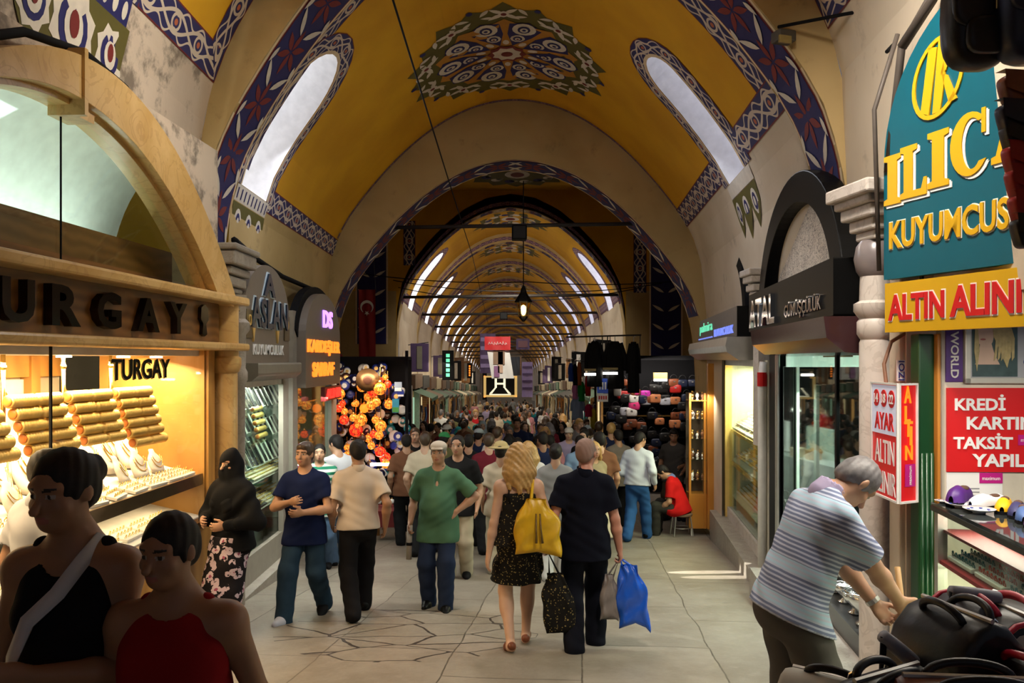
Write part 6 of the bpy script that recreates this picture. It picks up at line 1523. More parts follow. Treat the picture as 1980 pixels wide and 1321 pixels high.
# garments hung above the bag shop and clothes beyond it
def garment(px, py0, py1, w_, d, m, label, sleeves=True, group=None, name='hanging_coat', cat='garment'):
    x = Wx(px, d); zt, zb_ = Wz(py0, d), Wz(py1, d); ww = w_*d/F
    t = thing(name, label, cat, (x, d, zb_), 0, group)
    mb = MB(); n = 20; rows = 8; vs = []
    for i in range(rows+1):
        v = i/rows; k = (.35 if i == 0 else .75+.25*v)
        for j in range(n):
            q = 2*PI*j/n; vs.append((x+ww/2*k*math.cos(q)+.015*math.sin(5*q+v*4), d+.09*math.sin(q)*(.5+.5*v)+.02*math.sin(7*q+v*3)*v, zt+(zb_-zt)*v))
    mb.add(vs, [(i*n+j, i*n+(j+1) % n, (i+1)*n+(j+1) % n, (i+1)*n+j) for i in range(rows) for j in range(n)]+[tuple(range(n)), tuple(rows*n+j for j in range(n))]); mb.build('body', m, t, smooth=True)
    if sleeves:
        for sg in (-1, 1): mb = MB(); mb.tube([(x+sg*ww*.30, d, zt-.04), (x+sg*ww*.52, d+.02, zt+(zb_-zt)*.3), (x+sg*ww*.56, d, zt+(zb_-zt)*.62)], [.06*ww/.5, .065*ww/.5, .055*ww/.5], 10); mb.build('sleeve', m, t, smooth=True)
    mb = MB(); mb.tube([(x, d, zt-.01), (x, d, zt+.10), (x+.03, d, zt+.13), (x+.04, d, zt+.10)], .008, 6); mb.build('hook', STEEL, t)
    return t
BLKG = cloth('black_leather_coat', (.010, .010, .010))
garment(1150, 660, 748, 30, 17.6, BLKG, 'black leather coat hanging over the street before the bag shop', True)
garment(1189, 660, 752, 36, 17.6, BLKG, 'wide black coat hanging in the middle of the coat rail', True)
garment(1225, 661, 760, 22, 17.6, BLKG, 'black jacket hanging against the dark corner of the bag shop', True)
mb = MB(); mb.tube([(Wx(1095, 17.6), 17.6, Wz(652, 17.6)), (Wx(1240, 17.6), 17.6, Wz(648, 17.6))], .018, 8)
for px in (1175, 1238): mb.tube([(Wx(px, 17.6), 17.6, Wz(650, 17.6)), (Wx(px, 18.4), 18.5, Wz(690, 18.6))], .014, 6)
o = mb.build('hanging_rail', IRON); tag(o, 'iron rail carrying the black coats', 'rail')
dC = 21.5
for px, a, b, w_, m, lb, sl in ((1117, 767, 812, 22, cloth('sky_denim', (.28, .36, .52)), 'pale denim jacket hanging above pale jeans', True), (1117, 812, 850, 22, cloth('sky_denim', (.28, .36, .52)), 'pale jeans hanging under the denim jacket', False),
    (1124, 738, 776, 12, cloth('vivid_green', (.02, .28, .05)), 'vivid green top hanging at the clothes stall', True), (1112, 738, 772, 9, cloth('candy_pink', (.65, .22, .45)), 'candy pink top hanging at the clothes stall', True), (1137, 722, 766, 9, cloth('fire_red', (.5, .01, .01)), 'long red shirt hanging at the clothes stall', True), (1138, 782, 806, 13, cloth('cerise', (.55, .02, .10)), 'cerise top hanging low at the clothes stall', True), (1104, 702, 738, 9, cloth('royal_blue', (.04, .09, .38)), 'royal blue shirt hanging high at the clothes stall', True), (1120, 700, 745, 8, cloth('orange_red_knit', (.48, .14, .04)), 'orange and white scarf hanging high at the clothes stall', False), (1112, 704, 745, 8, BLKG, 'black top hanging high at the clothes stall', True), (1148, 790, 830, 10, cloth('lemon', (.60, .48, .05)), 'lemon yellow top hanging at the edge of the clothes stall', True)):
    t = garment(px, a, b, w_, dC, m, lb, sl); z = Wz(a, dC)+.12
    if z < Wz(705, dC): mb = MB(); mb.tube([(Wx(px, dC)+.02, dC, z), (Wx(px, dC)+.02, dC+.05, Wz(698, dC))], .006, 5); mb.build('cord', IRON, t)
mb = MB(); mb.tube([(Wx(1098, dC), dC+.05, Wz(698, dC)), (Wx(1156, dC), dC+.05, Wz(698, dC))], .015, 6); mb.tube([(Wx(1152, dC), dC+.1, G(dC)), (Wx(1152, dC), dC+.1, Wz(690, dC))], .03, 6); o = mb.build('clothes_rail', IRON); tag(o, 'iron frame of the clothes stall', 'rail')
c = Wp(1165, 755, 17.6); t = thing('shop_sign', 'blue and white hanging sign beside the black coats', 'sign', c-Vector((0, 0, .35)))
mb = MB(); mb.box(c+Vector((0, 0, .10)), (.24, .06, .32)); mb.build('blue_panel', pm('sign_blue', (.02, .06, .35), .45, emit=.15), t); mb = MB(); mb.box(c+Vector((0, 0, -.16)), (.24, .06, .18)); mb.build('white_panel', LWHITE, t)
mb = MB()
for k in range(3): mb.box(c+Vector((-.06+.06*k, -.034, .10)), (.035, .008, .16))
mb.build('white_marks', LWHITE, t)
mb = MB(); mb.tube([c+Vector((0, 0, .2)), Vector((c.x, c.y, 2.26))], .012, 6); mb.build('hanger', IRON, t)
mb = MB()
for k in range(4): mb.box(c+Vector((-.075+.05*k, -.034, -.16)), (.03, .008, .08))
mb.build('red_marks', RED, t)
# orange cabinet with trinket shelves
dO = 13.35
OC_ = thing('display_cabinet', 'orange wooden display cabinet with trinket shelves beside the bright window', 'cabinet', (Wx(1362, dO), dO, G(dO)))
xa, xm, xb = Wx(1334, dO), Wx(1366, dO), Wx(1393, dO)
zt, zb0 = Wz(703, dO), Wz(1022, dO)
mb = MB(); mb.box(((xm+xb)/2, dO-.05, (zt+zb0)/2), (xb-xm, .10, zt-zb0)); mb.build('front_panel', ORANGE_W, OC_, bevel=.01)
for x in (xa, xm-.03): mb = MB(); mb.box((x, dO, (Wz(760, dO)+zb0)/2), (.035, .04, Wz(760, dO)-zb0)); mb.build('upright', ORANGE_W, OC_)
mb = MB(); mb.box(((xa+xm)/2, dO+.30, (Wz(760, dO)+zb0)/2), (xm-xa, .02, Wz(760, dO)-zb0)); mb.build('back', pm('dark_cabinet_back', (.08, .05, .03), .7), OC_)
mb = MB(); mb.box(((xa+xm)/2, dO+.15, (Wz(955, dO)+zb0)/2), (xm-xa, .32, Wz(955, dO)-zb0)); mb.build('base', ORANGE_W, OC_)
SHY = (775, 812, 850, 890, 930)
for py in SHY: mb = MB(); mb.box(((xa+xm)/2, dO+.13, Wz(py, dO)), (xm-xa, .32, .015)); mb.build('shelf', GLASS_G if py > 800 else ORANGE_W, OC_)
for x in (xa+.03, xb-.04): mb = MB(); mb.box((x, dO, (zb0+G(dO))/2), (.03, .04, zb0-G(dO))); mb.build('leg', WHITE, OC_)
TRK = thing('trinket', 'small metal trinket on the shelves of the orange cabinet', 'trinket', (0, 0, -52), 0, 'trinkets in the orange cabinet')
mb = MB(); mb.lathe([(.02, 0), (.02, .01), (.008, .02), (.022, .05), (.026, .07), (.012, .10)], (0, 0, -52), 10); mb.build('vase', SILVER, TRK, smooth=True)
mb = MB(); mb.ball((0, 0, -51.89), .012, 8, 6); mb.build('finial', BRASS, TRK, smooth=True)
for py in SHY:
    for k in range(5): dup(TRK, (xa+.04+(xm-xa-.08)*k/4.6, dO+.02+.12*(k % 2), Wz(py, dO)+.01), 0, 'small metal trinket on the shelves of the orange cabinet', 'trinkets in the orange cabinet', random.uniform(.9, 1.4), {'vase': random.choice((SILVER, BRASS, LWHITE, pm('brown_ceramic', (.2, .09, .04), .4)))})
TRK.location = (xm-.07, dO+.2, Wz(812, dO)+.01)
area('cabinet_light', (xa+.12, dO-.2, Wz(765, dO)), (xa+.12, dO+.2, Wz(930, dO)), .3, .1, 6, (1., .9, .7))

# ================================================================ the long street: shopfronts down both sides
VB = pm('banner_lilac', (.26, .20, .42), .6); VBd = pm('banner_dark_violet', (.07, .04, .12), .6)
AWN = [pm('awning_dark', (.02, .018, .018), .8), pm('awning_brown', (.08, .04, .02), .8), pm('awning_green', (.012, .05, .025), .8), pm('awning_cream', (.32, .27, .18), .8)]
LITW = [bright('lit_shop_cream', (1., .80, .42), .8), bright('lit_shop_white', (.95, 1., .85), .75), bright('lit_shop_green', (.55, .95, .65), .5), bright('lit_shop_amber', (1., .55, .15), .8)]
FAB = [cloth('far_'+n, c) for n, c in (('brown', (.10, .05, .03)), ('cream', (.45, .38, .26)), ('teal', (.02, .16, .16)), ('red', (.32, .02, .02)), ('grey', (.18, .17, .17)), ('blue', (.04, .08, .22)), ('ochre', (.34, .18, .03)), ('black', (.012, .012, .012)), ('olive', (.10, .10, .03)))]
FN = ['brown', 'cream', 'teal', 'red', 'grey', 'blue', 'ochre', 'black', 'olive']
AN = ['black', 'brown', 'dark green', 'cream']; LNm = ['cream', 'white', 'greenish', 'amber']
for side in (-1, 1):
    X = .2+side*3.12
    for i in range(11):
        for j in range(2):
            d0 = 23.9+LB*i+2.4*j; d1 = d0+2.2; g = G((d0+d1)/2); ia, il = random.randrange(4), random.randrange(4)
            sd = 'left' if side < 0 else 'right'; lb = '%s awning and %s window shopfront, %s on the %s side of the vault' % (AN[ia], LNm[il], ORD[min(i*2+j, 11)] if i*2+j < 12 else '%dth' % (i*2+j+1), sd)
            t = thing('street_shopfront', lb, 'shopfront', (X, (d0+d1)/2, g))
            mb = MB(); mb.box((X-side*.10, (d0+d1)/2, g+2.75), (.30, 2.15, .42)); mb.build('fascia', AWN[ia], t)
            mb = MB(); mb.add([(X, y, g+2.55) for y in (d0, d1)]+[(X-side*.75, y, g+2.25) for y in (d0, d1)]+[(X-side*.75, y, g+2.15) for y in (d0, d1)], [(0, 1, 3, 2), (2, 3, 5, 4)]); mb.build('awning', AWN[(ia+1) % 4], t)
            mb = MB(); mb.box((X+side*.02, (d0+d1)/2+.2, g+1.25), (.06, 1.2, 1.9)); mb.build('lit_window', LITW[il], t)
            mb = MB()
            for y in (d0+.05, d1-.05): mb = MB(); mb.box((X-side*.06, y, g+1.3), (.2, .14, 2.7)); mb.build('jamb', (MARBLE_W, OAK_D, MARBLE_G)[(i+j) % 3], t)
            mb = MB(); mb.box((X-side*.10, (d0+d1)/2, g+.3), (.3, 2.1, .6)); mb.build('stall_riser', (OAK_D, MARBLE_G)[(i+j) % 2], t)
            if (i+j) % 2 == 0 and i < 8:
                q = thing('upright_signboard', 'dark upright signboard above the %s shopfront on the %s side' % (ORD[min(i*2+j, 11)] if i*2+j < 12 else '%dth' % (i*2+j+1), sd), 'sign', (X-side*.3, d0+.3, g+3.0))
                h5 = random.uniform(.8, 1.5); mb = MB(); mb.box((X-side*.35, d0+.3, g+3.05+h5/2), (.55, .08, h5)); mb.build('board', random.choice((BLACK_M, OAK_D, VBd)), q, bevel=.01)
                mb = MB(); mb.box((X-side*.35, d0+.25, g+3.05+h5/2), (.16, .02, h5*.8)); mb.build('strip', random.choice((LWHITE, GREY_G, MARBLE_G)), q)
                mb = MB(); mb.tube([(X, d0+.3, g+3.0+h5), (X-side*.62, d0+.3, g+3.08+h5)], .015, 5); mb.build('bracket', IRON, q)
            if i < 7:
                for k in range(4 if i < 3 else 2):
                    f = random.randrange(9); y = d0+.3+k*.5; hgt = random.uniform(.6, 1.3); n_ = random.choice(('rug', 'scarf', 'shirt'))
                    o_ = MB(); x = X-side*random.uniform(.35, .7); ww = random.uniform(.22, .4)
                    zt_ = g+random.uniform(1.9, 2.2)
                    o_.add([(x+.02*math.sin(a*2), y-ww/2+ww*b/4, zt_-hgt*a/4) for a in range(5) for b in range(5)]+[(x+side*.03+.02*math.sin(a*2), y-ww/2+ww*b/4, zt_-hgt*a/4) for a in range(5) for b in range(5)],
                           [(a*5+b, a*5+b+1, a*5+b+6, a*5+b+5) for a in range(4) for b in range(4)]+[(25+a*5+b, 25+a*5+b+5, 25+a*5+b+6, 25+a*5+b+1) for a in range(4) for b in range(4)])
                    q = o_.build('hanging_cloth', FAB[f], smooth=True)
                    tag(q, '%s cloth hanging by the shopfronts on the %s of the long street, bay %s' % (FN[f], sd, ORD[i]), 'cloth', '%s cloths %s bay %s' % (FN[f], sd, ORD[i]))
    area('far_shops_light', (.2+side*2.3, 33, 1.6), (.2+side*3.3, 33, -1.2), 18, .3, 110, (1., .85, .6))
    area('far_shops_light', (.2+side*2.3, 56, .6), (.2+side*3.3, 56, -2.2), 24, .3, 150, (1., .85, .6))
# signs and banners over the long street
def banner(px0, py0, px1, py1, d, m, name, label, cat, parts=(), tilt=0.):
    x0, x1, z0, z1 = Wx(px0, d), Wx(px1, d), Wz(py1, d), Wz(py0, d); t = thing(name, label, cat, ((x0+x1)/2, d, z0))
    mb = MB(); n = 8; mb.add([(x0+(x1-x0)*i/n+tilt*(1-j/4), d+.02*math.sin(i*1.4+j), z0+(z1-z0)*j/4) for j in range(5) for i in range(n+1)]+[(x0+(x1-x0)*i/n+tilt*(1-j/4), d+.03+.02*math.sin(i*1.4+j), z0+(z1-z0)*j/4) for j in range(5) for i in range(n+1)],
        [(j*(n+1)+i, j*(n+1)+i+1, (j+1)*(n+1)+i+1, (j+1)*(n+1)+i) for j in range(4) for i in range(n)]+[(45+j*(n+1)+i, 45+(j+1)*(n+1)+i, 45+(j+1)*(n+1)+i+1, 45+j*(n+1)+i+1) for j in range(4) for i in range(n)]); mb.build('sheet', m, t, smooth=True)
    for nm, a, b, c_, e, mm in parts:
        mb = MB(); mb.box(((x0+(x1-x0)*(a+c_)/2)+tilt*(1-(1-(b+e)/2)), d-.04, z1+(z0-z1)*(b+e)/2), (abs((x1-x0)*(c_-a)), .012, abs((z1-z0)*(e-b)))); mb.build(nm, mm, t)
    return t
dBn = 26.
banner(942, 678, 985, 732, dBn, LWHITE, 'street_banner', 'white banner with a pale figure under the red strip over the street', 'banner', (('brown_field', .22, .0, .74, .5, pm('banner_brown', (.28, .18, .12), .7)), ('figure', .40, .04, .62, .80, pm('banner_skin', (.65, .45, .34), .7)), ('violet_field', .15, .55, .4, .95, pm('banner_violet', (.30, .14, .30), .7))), .15)
rb = banner(937, 651, 987, 677, dBn-.15, pm('banner_red', (.55, .012, .018), .6), 'street_banner', 'red banner strip with white script over the street', 'banner')
mb = MB(); z = Wz(664, dBn-.2); x = Wx(962, dBn-.2)
for k in range(7): mb.tube([(x-.30+.09*k, dBn-.2, z-.04+.02*math.sin(k*2)), (x-.27+.09*k, dBn-.2, z+.05+.03*math.sin(k*3)), (x-.24+.09*k, dBn-.2, z-.03)], .009, 5)
mb.build('white_script', LWHITE, rb)
banner(928, 645, 958, 722, 30., VBd, 'street_banner', 'violet striped banner hanging behind the red strip', 'banner', tuple(('pale_stripe', .05, .1+.22*k, .95, .2+.22*k, VB) for k in range(4)))
banner(1009, 700, 1030, 768, 38., VB, 'street_banner', 'narrow lilac banner low over the crowd', 'banner', tuple(('dark_stripe', .05, .12+.2*k, .95, .18+.2*k, VBd) for k in range(4)))
banner(998, 655, 1024, 676, 30., VBd, 'hanging_sign', 'dark maroon hanging sign over the street', 'sign', (('dim_panel', .15, .2, .85, .8, pm('dim_maroon', (.12, .03, .05), .5)),))
banner(985, 690, 1007, 726, 36., pm('slate_panel', (.03, .04, .06), .5), 'hanging_sign', 'dark slate board in a brown frame over the street', 'sign', (('brown_edge', .92, 0, 1.05, 1, OAK_D),))
GF = thing('gold_frame', 'gold framed panel with a pale emblem hanging over the crowd', 'sign', (Wx(967, 44), 44, Wz(768, 44)))
for a in ((935, 728, 940, 768), (995, 728, 1000, 768), (935, 764, 1000, 768), (935, 727, 1000, 730)):
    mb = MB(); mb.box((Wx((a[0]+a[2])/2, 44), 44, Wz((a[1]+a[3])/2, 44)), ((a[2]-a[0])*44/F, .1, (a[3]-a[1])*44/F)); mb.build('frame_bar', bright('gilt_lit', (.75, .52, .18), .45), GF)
mb = MB(); mb.box((Wx(967, 44.1), 44.1, Wz(748, 44.1)), (1.75, .05, 1.1)); mb.build('dark_panel', BLACK_M, GF)
mb = MB(); ge = frame((Wx(967, 44), 43.95, Wz(748, 44)), (1, 0, 0), (0, 0, 1))
for p in ([(-.30, .45), (-.18, .45), (-.18, -.05), (-.30, -.05)], [(.18, .45), (.30, .45), (.30, -.05), (.18, -.05)], [(-.2, .22), (.2, .22), (.2, .12), (-.2, .12)], [(-.30, -.05), (-.18, -.02), (-.45, -.38), (-.60, -.38)], [(.30, -.05), (.18, -.02), (.45, -.38), (.60, -.38)], [(-.6, -.40), (.6, -.40), (.6, -.46), (-.6, -.46)]): mb.prism(p, ge, 0, .03)
mb.build('pale_emblem', bright('emblem_glow', (.9, .85, .62), .9), GF)
for px, py0, py1, d, m, lb in ((866, 683, 730, 29., bright('green_neon', (.15, .75, .45), .9), 'upright green neon sign on the left of the long street'), (908, 706, 728, 44., NEON_O, 'upright orange neon sign deep on the left of the street'), (937, 725, 770, 48., NEON_O, 'orange light strip beside the gold framed panel')):
    t = thing('neon_sign', lb, 'sign', (Wx(px, d), d, Wz(py1, d))); w_ = .22 if d < 40 else .14
    mb = MB(); mb.box((Wx(px, d), d+.06, (Wz(py0, d)+Wz(py1, d))/2), (w_*1.9, .1, Wz(py0, d)-Wz(py1, d)+.2)); mb.build('casing', BLACK_M, t); mb = MB()
    k = 5; h_ = (Wz(py0, d)-Wz(py1, d))/k
    for q in range(k): mb.box((Wx(px, d), d, Wz(py0, d)-h_*(q+.5)), (w_*.6, .03, h_*.7))
    mb.build('lit_marks', m, t)
# ================================================================ people: smooth bodies from blended limbs, meshed on a grid
def snets(D, h, org):
    """surface of D = 0 as quads"""
    nx_, ny_, nz_ = D.shape; ins = D < 0
    c = [D[i:nx_-1+i, j:ny_-1+j, k:nz_-1+k] for i in (0, 1) for j in (0, 1) for k in (0, 1)]
    cnt = np.zeros(c[0].shape, np.int8)
    for a in c: cnt += (a < 0)
    act = (cnt > 0) & (cnt < 8); I = np.argwhere(act)
    vals = np.stack([a[act] for a in c], 1); off = np.array([(i, j, k) for i in (0, 1) for j in (0, 1) for k in (0, 1)], float)
    acc = np.zeros((len(I), 3)); n = np.zeros(len(I))
    for a, b in ((0,1),(2,3),(4,5),(6,7),(0,2),(1,3),(4,6),(5,7),(0,4),(1,5),(2,6),(3,7)):
        va, vb = vals[:, a], vals[:, b]; m = (va < 0) != (vb < 0); t = np.where(m, va/np.where(m, va-vb, 1), 0)
        acc += np.where(m[:, None], off[a]+(off[b]-off[a])*t[:, None], 0); n += m
    V = (I+acc/n[:, None])*h+org
    idx = -np.ones(act.shape, np.int64); idx[act] = np.arange(len(I)); Q = []
    for ax in range(3):
        sl0 = [slice(1, -1)]*3; sl1 = [slice(1, -1)]*3; sl0[ax] = slice(0, -1); sl1[ax] = slice(1, None)
        A, B = ins[tuple(sl0)], ins[tuple(sl1)]; E_ = np.argwhere(A != B)
        if len(E_) == 0: continue
        o = [1, 1, 1]; o[ax] = 0; P = E_+np.array(o); inside = A[A != B]
        u, v = [(1, 2), (2, 0), (0, 1)][ax]
        def g(du, dv):
            q = P.copy(); q[:, u] -= du; q[:, v] -= dv; return idx[q[:, 0], q[:, 1], q[:, 2]]
        q = np.stack([g(1, 1), g(0, 1), g(0, 0), g(1, 0)], 1)
        q[~inside] = q[~inside][:, ::-1]; Q.append(q)
    Q = np.concatenate(Q); Q = Q[(Q >= 0).all(1)]
    return V, Q
def np_mesh(name, V, Q, mats, mi=None):
    me = bpy.data.meshes.new(name); me.vertices.add(len(V)); me.vertices.foreach_set('co', V.astype(np.float32).ravel())
    me.loops.add(Q.size); me.loops.foreach_set('vertex_index', Q.astype(np.int32).ravel())
    me.polygons.add(len(Q)); me.polygons.foreach_set('loop_start', np.arange(0, Q.size, 4, dtype=np.int32)); me.polygons.foreach_set('loop_total', np.full(len(Q), 4, np.int32))
    for m in mats: me.materials.append(m)
    if mi is not None: me.polygons.foreach_set('material_index', mi.astype(np.int32))
    me.polygons.foreach_set('use_smooth', np.ones(len(Q), bool)); me.update(calc_edges=True); me.validate(); return me
A3 = lambda v: np.array(v, float)
class SDF:
    def __init__(s): s.p = []; s.planes = []; s.fold = None
    def cone(s, a, b, r0, r1, k=.02, flat=None, sub=False): s.p.append(('c', A3(a), A3(b), r0, r1, k, flat, sub)); return s
    def ell(s, c, r, k=.02, R=None, sub=False): s.p.append(('e', A3(c), A3(r), R, 0, k, None, sub)); return s
    def cut(s, pt, n, lo=None, hi=None): s.planes.append((A3(pt), A3(n)/np.linalg.norm(n), lo, hi)); return s
    def mesh(s, h):
        lo = np.full(3, 9.); hi = -lo; bb = []
        for q in s.p:
            if q[0] == 'c': a = np.minimum(q[1]-q[3], q[2]-q[4]); b = np.maximum(q[1]+q[3], q[2]+q[4])
            else: m = q[2].max() if q[3] is not None else q[2]; a = q[1]-m; b = q[1]+m
            bb.append((a, b))
            if not q[7]: lo = np.minimum(lo, a); hi = np.maximum(hi, b)
        lo = lo-3*h-.02; hi = hi+3*h+.02; dim = np.ceil((hi-lo)/h).astype(int)+1
        D = np.full(dim, .12, np.float32); ax = [lo[i]+h*np.arange(dim[i]) for i in range(3)]
        for q, (a, b) in zip(s.p, bb):
            mg = q[5]+2.5*h+.004; i0 = np.clip(np.floor((a-mg-lo)/h).astype(int), 0, dim); i1 = np.clip(np.ceil((b+mg-lo)/h).astype(int)+1, 0, dim)
            if (i1 <= i0).any(): continue
            sl = tuple(slice(x, y) for x, y in zip(i0, i1))
            X = np.stack(np.meshgrid(*[ax[i][sl[i]] for i in range(3)], indexing='ij'), -1)
            if q[0] == 'c':
                p = X-q[1]; ba = q[2]-q[1]
                if q[6] is not None: n, f = q[6]; n = A3(n); p = p+n*((p@n)*(1/f-1))[..., None]; ba = ba+n*(ba@n)*(1/f-1)
                t = np.clip((p@ba)/max(1e-9, ba@ba), 0, 1); d = np.linalg.norm(p-t[..., None]*ba, axis=-1)-(q[3]+(q[4]-q[3])*t)
                if q[6] is not None and q[6][1] < 1: d = d*(.5+.5*q[6][1])
            else:
                p = X-q[1]
                if q[3] is not None: p = p@q[3]
                k0 = np.linalg.norm(p/q[2], axis=-1); k1 = np.linalg.norm(p/q[2]**2, axis=-1); d = k0*(k0-1)/np.maximum(k1, 1e-6)
            cur = D[sl]; k = q[5]
            if q[7]: d = -d; hh = np.maximum(k-np.abs(cur-d), 0)/k; D[sl] = np.maximum(cur, d)+hh*hh*k*.25
            else: hh = np.maximum(k-np.abs(cur-d), 0)/k; D[sl] = np.minimum(cur, d)-hh*hh*k*.25
        if s.planes or s.fold:
            X = np.stack(np.meshgrid(*ax, indexing='ij'), -1)
            if s.fold:
                A, f, dv = s.fold; ph = X@A3(dv)*f
                D += (A*(np.sin(ph+2.2*np.sin(X[..., 0]*11+X[..., 2]*7))*.6+np.sin(X[..., 2]*23+X[..., 0]*31+1.7*np.sin(X[..., 1]*17))*.5)).astype(np.float32)
            for pt, n, l_, h_ in s.planes:
                pl = ((X-pt)@n).astype(np.float32)
                if l_ is not None:
                    box = ((X >= A3(l_)) & (X <= A3(h_))).all(-1); D = np.where(box, np.maximum(D, pl), D)
                else: D = np.maximum(D, pl)
        return snets(D, h, lo)

def Rx(a): c, s = math.cos(a), math.sin(a); return np.array([[1,0,0],[0,c,-s],[0,s,c]])
def Ry(a): c, s = math.cos(a), math.sin(a); return np.array([[c,0,s],[0,1,0],[-s,0,c]])
def Rz(a): c, s = math.cos(a), math.sin(a); return np.array([[c,-s,0],[s,c,0],[0,0,1]])
nrm = lambda v: v/max(1e-9, np.linalg.norm(v))
def ik(a, t, l1, l2, pole):
    d = t-a; L_ = np.linalg.norm(d)
    if L_ > (l1+l2)*.998: d = d*((l1+l2)*.998/L_); L_ = (l1+l2)*.998; t = a+d
    u = d/L_; x = (l1*l1-l2*l2+L_*L_)/(2*L_); hgt = math.sqrt(max(0, l1*l1-x*x)); p = A3(pole); p = nrm(p-u*(p@u)); return a+u*x+p*hgt, t
def skel(H, fem=False, lean=0, side=0, twist=0, head=(0, 0), feet=((.06, 0, 0), (-.06, 0, 0)), hands=(None, None), ph=.525, hip=(0, 0), poles=(None, None), knees=(None, None), toes=(0, 0), hcurl=(.35, .35), palm=(None, None)):
    """joint positions in metres; facing +y, right side +x. feet: (x, y, lift); hands: wrist targets, fractions of H, from the pelvis in the trunk's frame"""
    J = {'H': H, 'fem': fem, 'hcurl': hcurl}; T_ = Rz(math.radians(twist)) @ Ry(math.radians(side)) @ Rx(-math.radians(lean)); pel = A3((hip[0], hip[1], ph))*H
    J['T'] = T_; J['pel'] = pel; P = lambda x, y, z: pel+T_ @ A3((x, y, z))*H
    J['P'] = P; sw = .094 if fem else .108
    J['neck'] = P(0, -.012, .305); Hd = T_ @ Rz(math.radians(head[0])) @ Rx(math.radians(-head[1])); J['Hd'] = Hd; J['head'] = J['neck']+Hd @ A3((0, .014, .100))*H
    hw = .055 if fem else .050
    for i, sx in ((0, 1), (1, -1)):
        S_ = 'RL'[i]; sh = P(sx*(sw-.006), -.006, .258); J['sh'+S_] = sh
        ht = hands[i] if hands[i] is not None else (sx*.135, .02, -.04)
        wt = P(*ht); el, wr = ik(sh, wt, .172*H, .150*H, T_ @ A3(poles[i] if poles[i] is not None else (sx*.35, -1, -.1))); J['el'+S_] = el; J['wr'+S_] = wr
        fd = nrm(wr-el); pn = T_ @ A3(palm[i] if palm[i] is not None else (-sx, .15, 0)); pn = nrm(pn-fd*(pn@fd)); J['fd'+S_] = fd; J['pn'+S_] = pn
        hj = pel+Rz(math.radians(twist*.5)) @ A3((sx*hw, 0, -.02))*H; J['hip'+S_] = hj
        f = feet[i]; an = A3((f[0]*H, f[1]*H, (.042+f[2])*H)); kn, an2 = ik(hj, an, .245*H, .243*H, A3(knees[i] if knees[i] is not None else (sx*.12, 1, 0))); J['kn'+S_] = kn; J['an'+S_] = an2
        tp = math.radians(f[3] if len(f) > 3 else 0); ty = math.radians(toes[i] if toes[i] else -sx*8); J['toe'+S_] = Rz(ty) @ Rx(tp) @ A3((0, 1, 0))
    return J
def body_sdf(J, fingers=True, belly=0.):
    H = J['H']; P = J['P']; T_ = J['T']; Hd = J['Hd']; fem = J['fem']; s = SDF(); k = .025*H
    s.ell(P(0, -.004, -.01), A3((.094, .066, .078) if fem else (.086, .064, .075))*H, k, T_)
    s.ell(P(0, .0+belly*.03, .11), A3((.068, .050, .12) if fem else (.080, .056+belly*.03, .12))*H, .05*H, T_)
    s.ell(P(0, -.002, .205), A3((.080, .056, .095) if fem else (.096, .064, .10))*H, .05*H, T_)
    s.cone(P(-.075, -.008, .250), P(.075, -.008, .250), .032*H, .032*H, .04*H)
    for sx in (1, -1): s.cone(P(0, -.016, .318), P(sx*.075, -.010, .262), .024*H, .024*H, .03*H)
    if fem:
        for sx in (1, -1): s.ell(P(sx*.038, .048, .195), A3((.036, .034, .036))*H, .02*H, T_)
    s.cone(P(0, -.012, .285), J['neck']+(J['head']-J['neck'])*.75, .036*H, .030*H, .02*H)
    # head
    h = lambda x, y, z: J['head']+Hd @ A3((x, y, z))*H
    s.ell(h(0, -.006, .012), A3((.0435, .056, .054))*H, .012*H, Hd)
    s.ell(h(0, .014, -.030), A3((.035, .040, .036))*H, .02*H, Hd); s.ell(h(0, .034, -.050), A3((.018, .016, .013))*H, .015*H, Hd)
    s.ell(h(0, .038, .016), A3((.032, .014, .010))*H, .012*H, Hd)
    for sx in (1, -1):
        s.ell(h(sx*.0175, .052, .002), A3((.010, .008, .007))*H, .006*H, Hd, sub=True); s.ell(h(sx*.0172, .0435, .002), A3((.0075, .0072, .006))*H, .003*H, Hd)
        s.ell(h(sx*.024, .034, -.018), A3((.013, .012, .011))*H, .012*H, Hd)
        s.ell(h(sx*.0445, -.004, -.004), A3((.0055, .012, .0175))*H, .004*H, Hd @ Rz(sx*.35))
    s.cone(h(0, .049, .004), h(0, .066, -.018), .0045*H, .0085*H, .008*H); s.ell(h(0, .052, -.034), A3((.014, .007, .0045))*H, .004*H, Hd); s.ell(h(0, .051, -.041), A3((.012, .007, .0045))*H, .004*H, Hd)
    for S_, sx in (('R', 1), ('L', -1)):
        sh, el, wr = J['sh'+S_], J['el'+S_], J['wr'+S_]; f = .86 if fem else 1.
        s.ell(sh, A3((.033, .034, .036))*H*f, .03*H); s.cone(sh, el, .031*H*f, .0235*H*f, .02*H)
        s.cone(el, el+(wr-el)*.35, .0245*H*f, .0255*H*f, .01*H); s.cone(el+(wr-el)*.35, wr, .0255*H*f, .0165*H*f, .012*H)
        hand_sdf(s, J, S_, fingers)
        hj, kn, an = J['hip'+S_], J['kn'+S_], J['an'+S_]
        s.cone(hj, kn, .050*H, .034*H, .02*H); s.cone(kn, an, .033*H, .021*H, .015*H); s.ell(kn+(an-kn)*.30-nrm(np.cross(np.cross(an-kn, J['toe'+S_]), an-kn))*-.010*H, A3((.030, .030, .062))*H, .03*H)
        t = J['toe'+S_]; s.cone(an-t*.022*H+A3((0, 0, -.022))*H, an+t*.085*H+A3((0, 0, -.026))*H, .022*H, .018*H, .02*H)
    return s
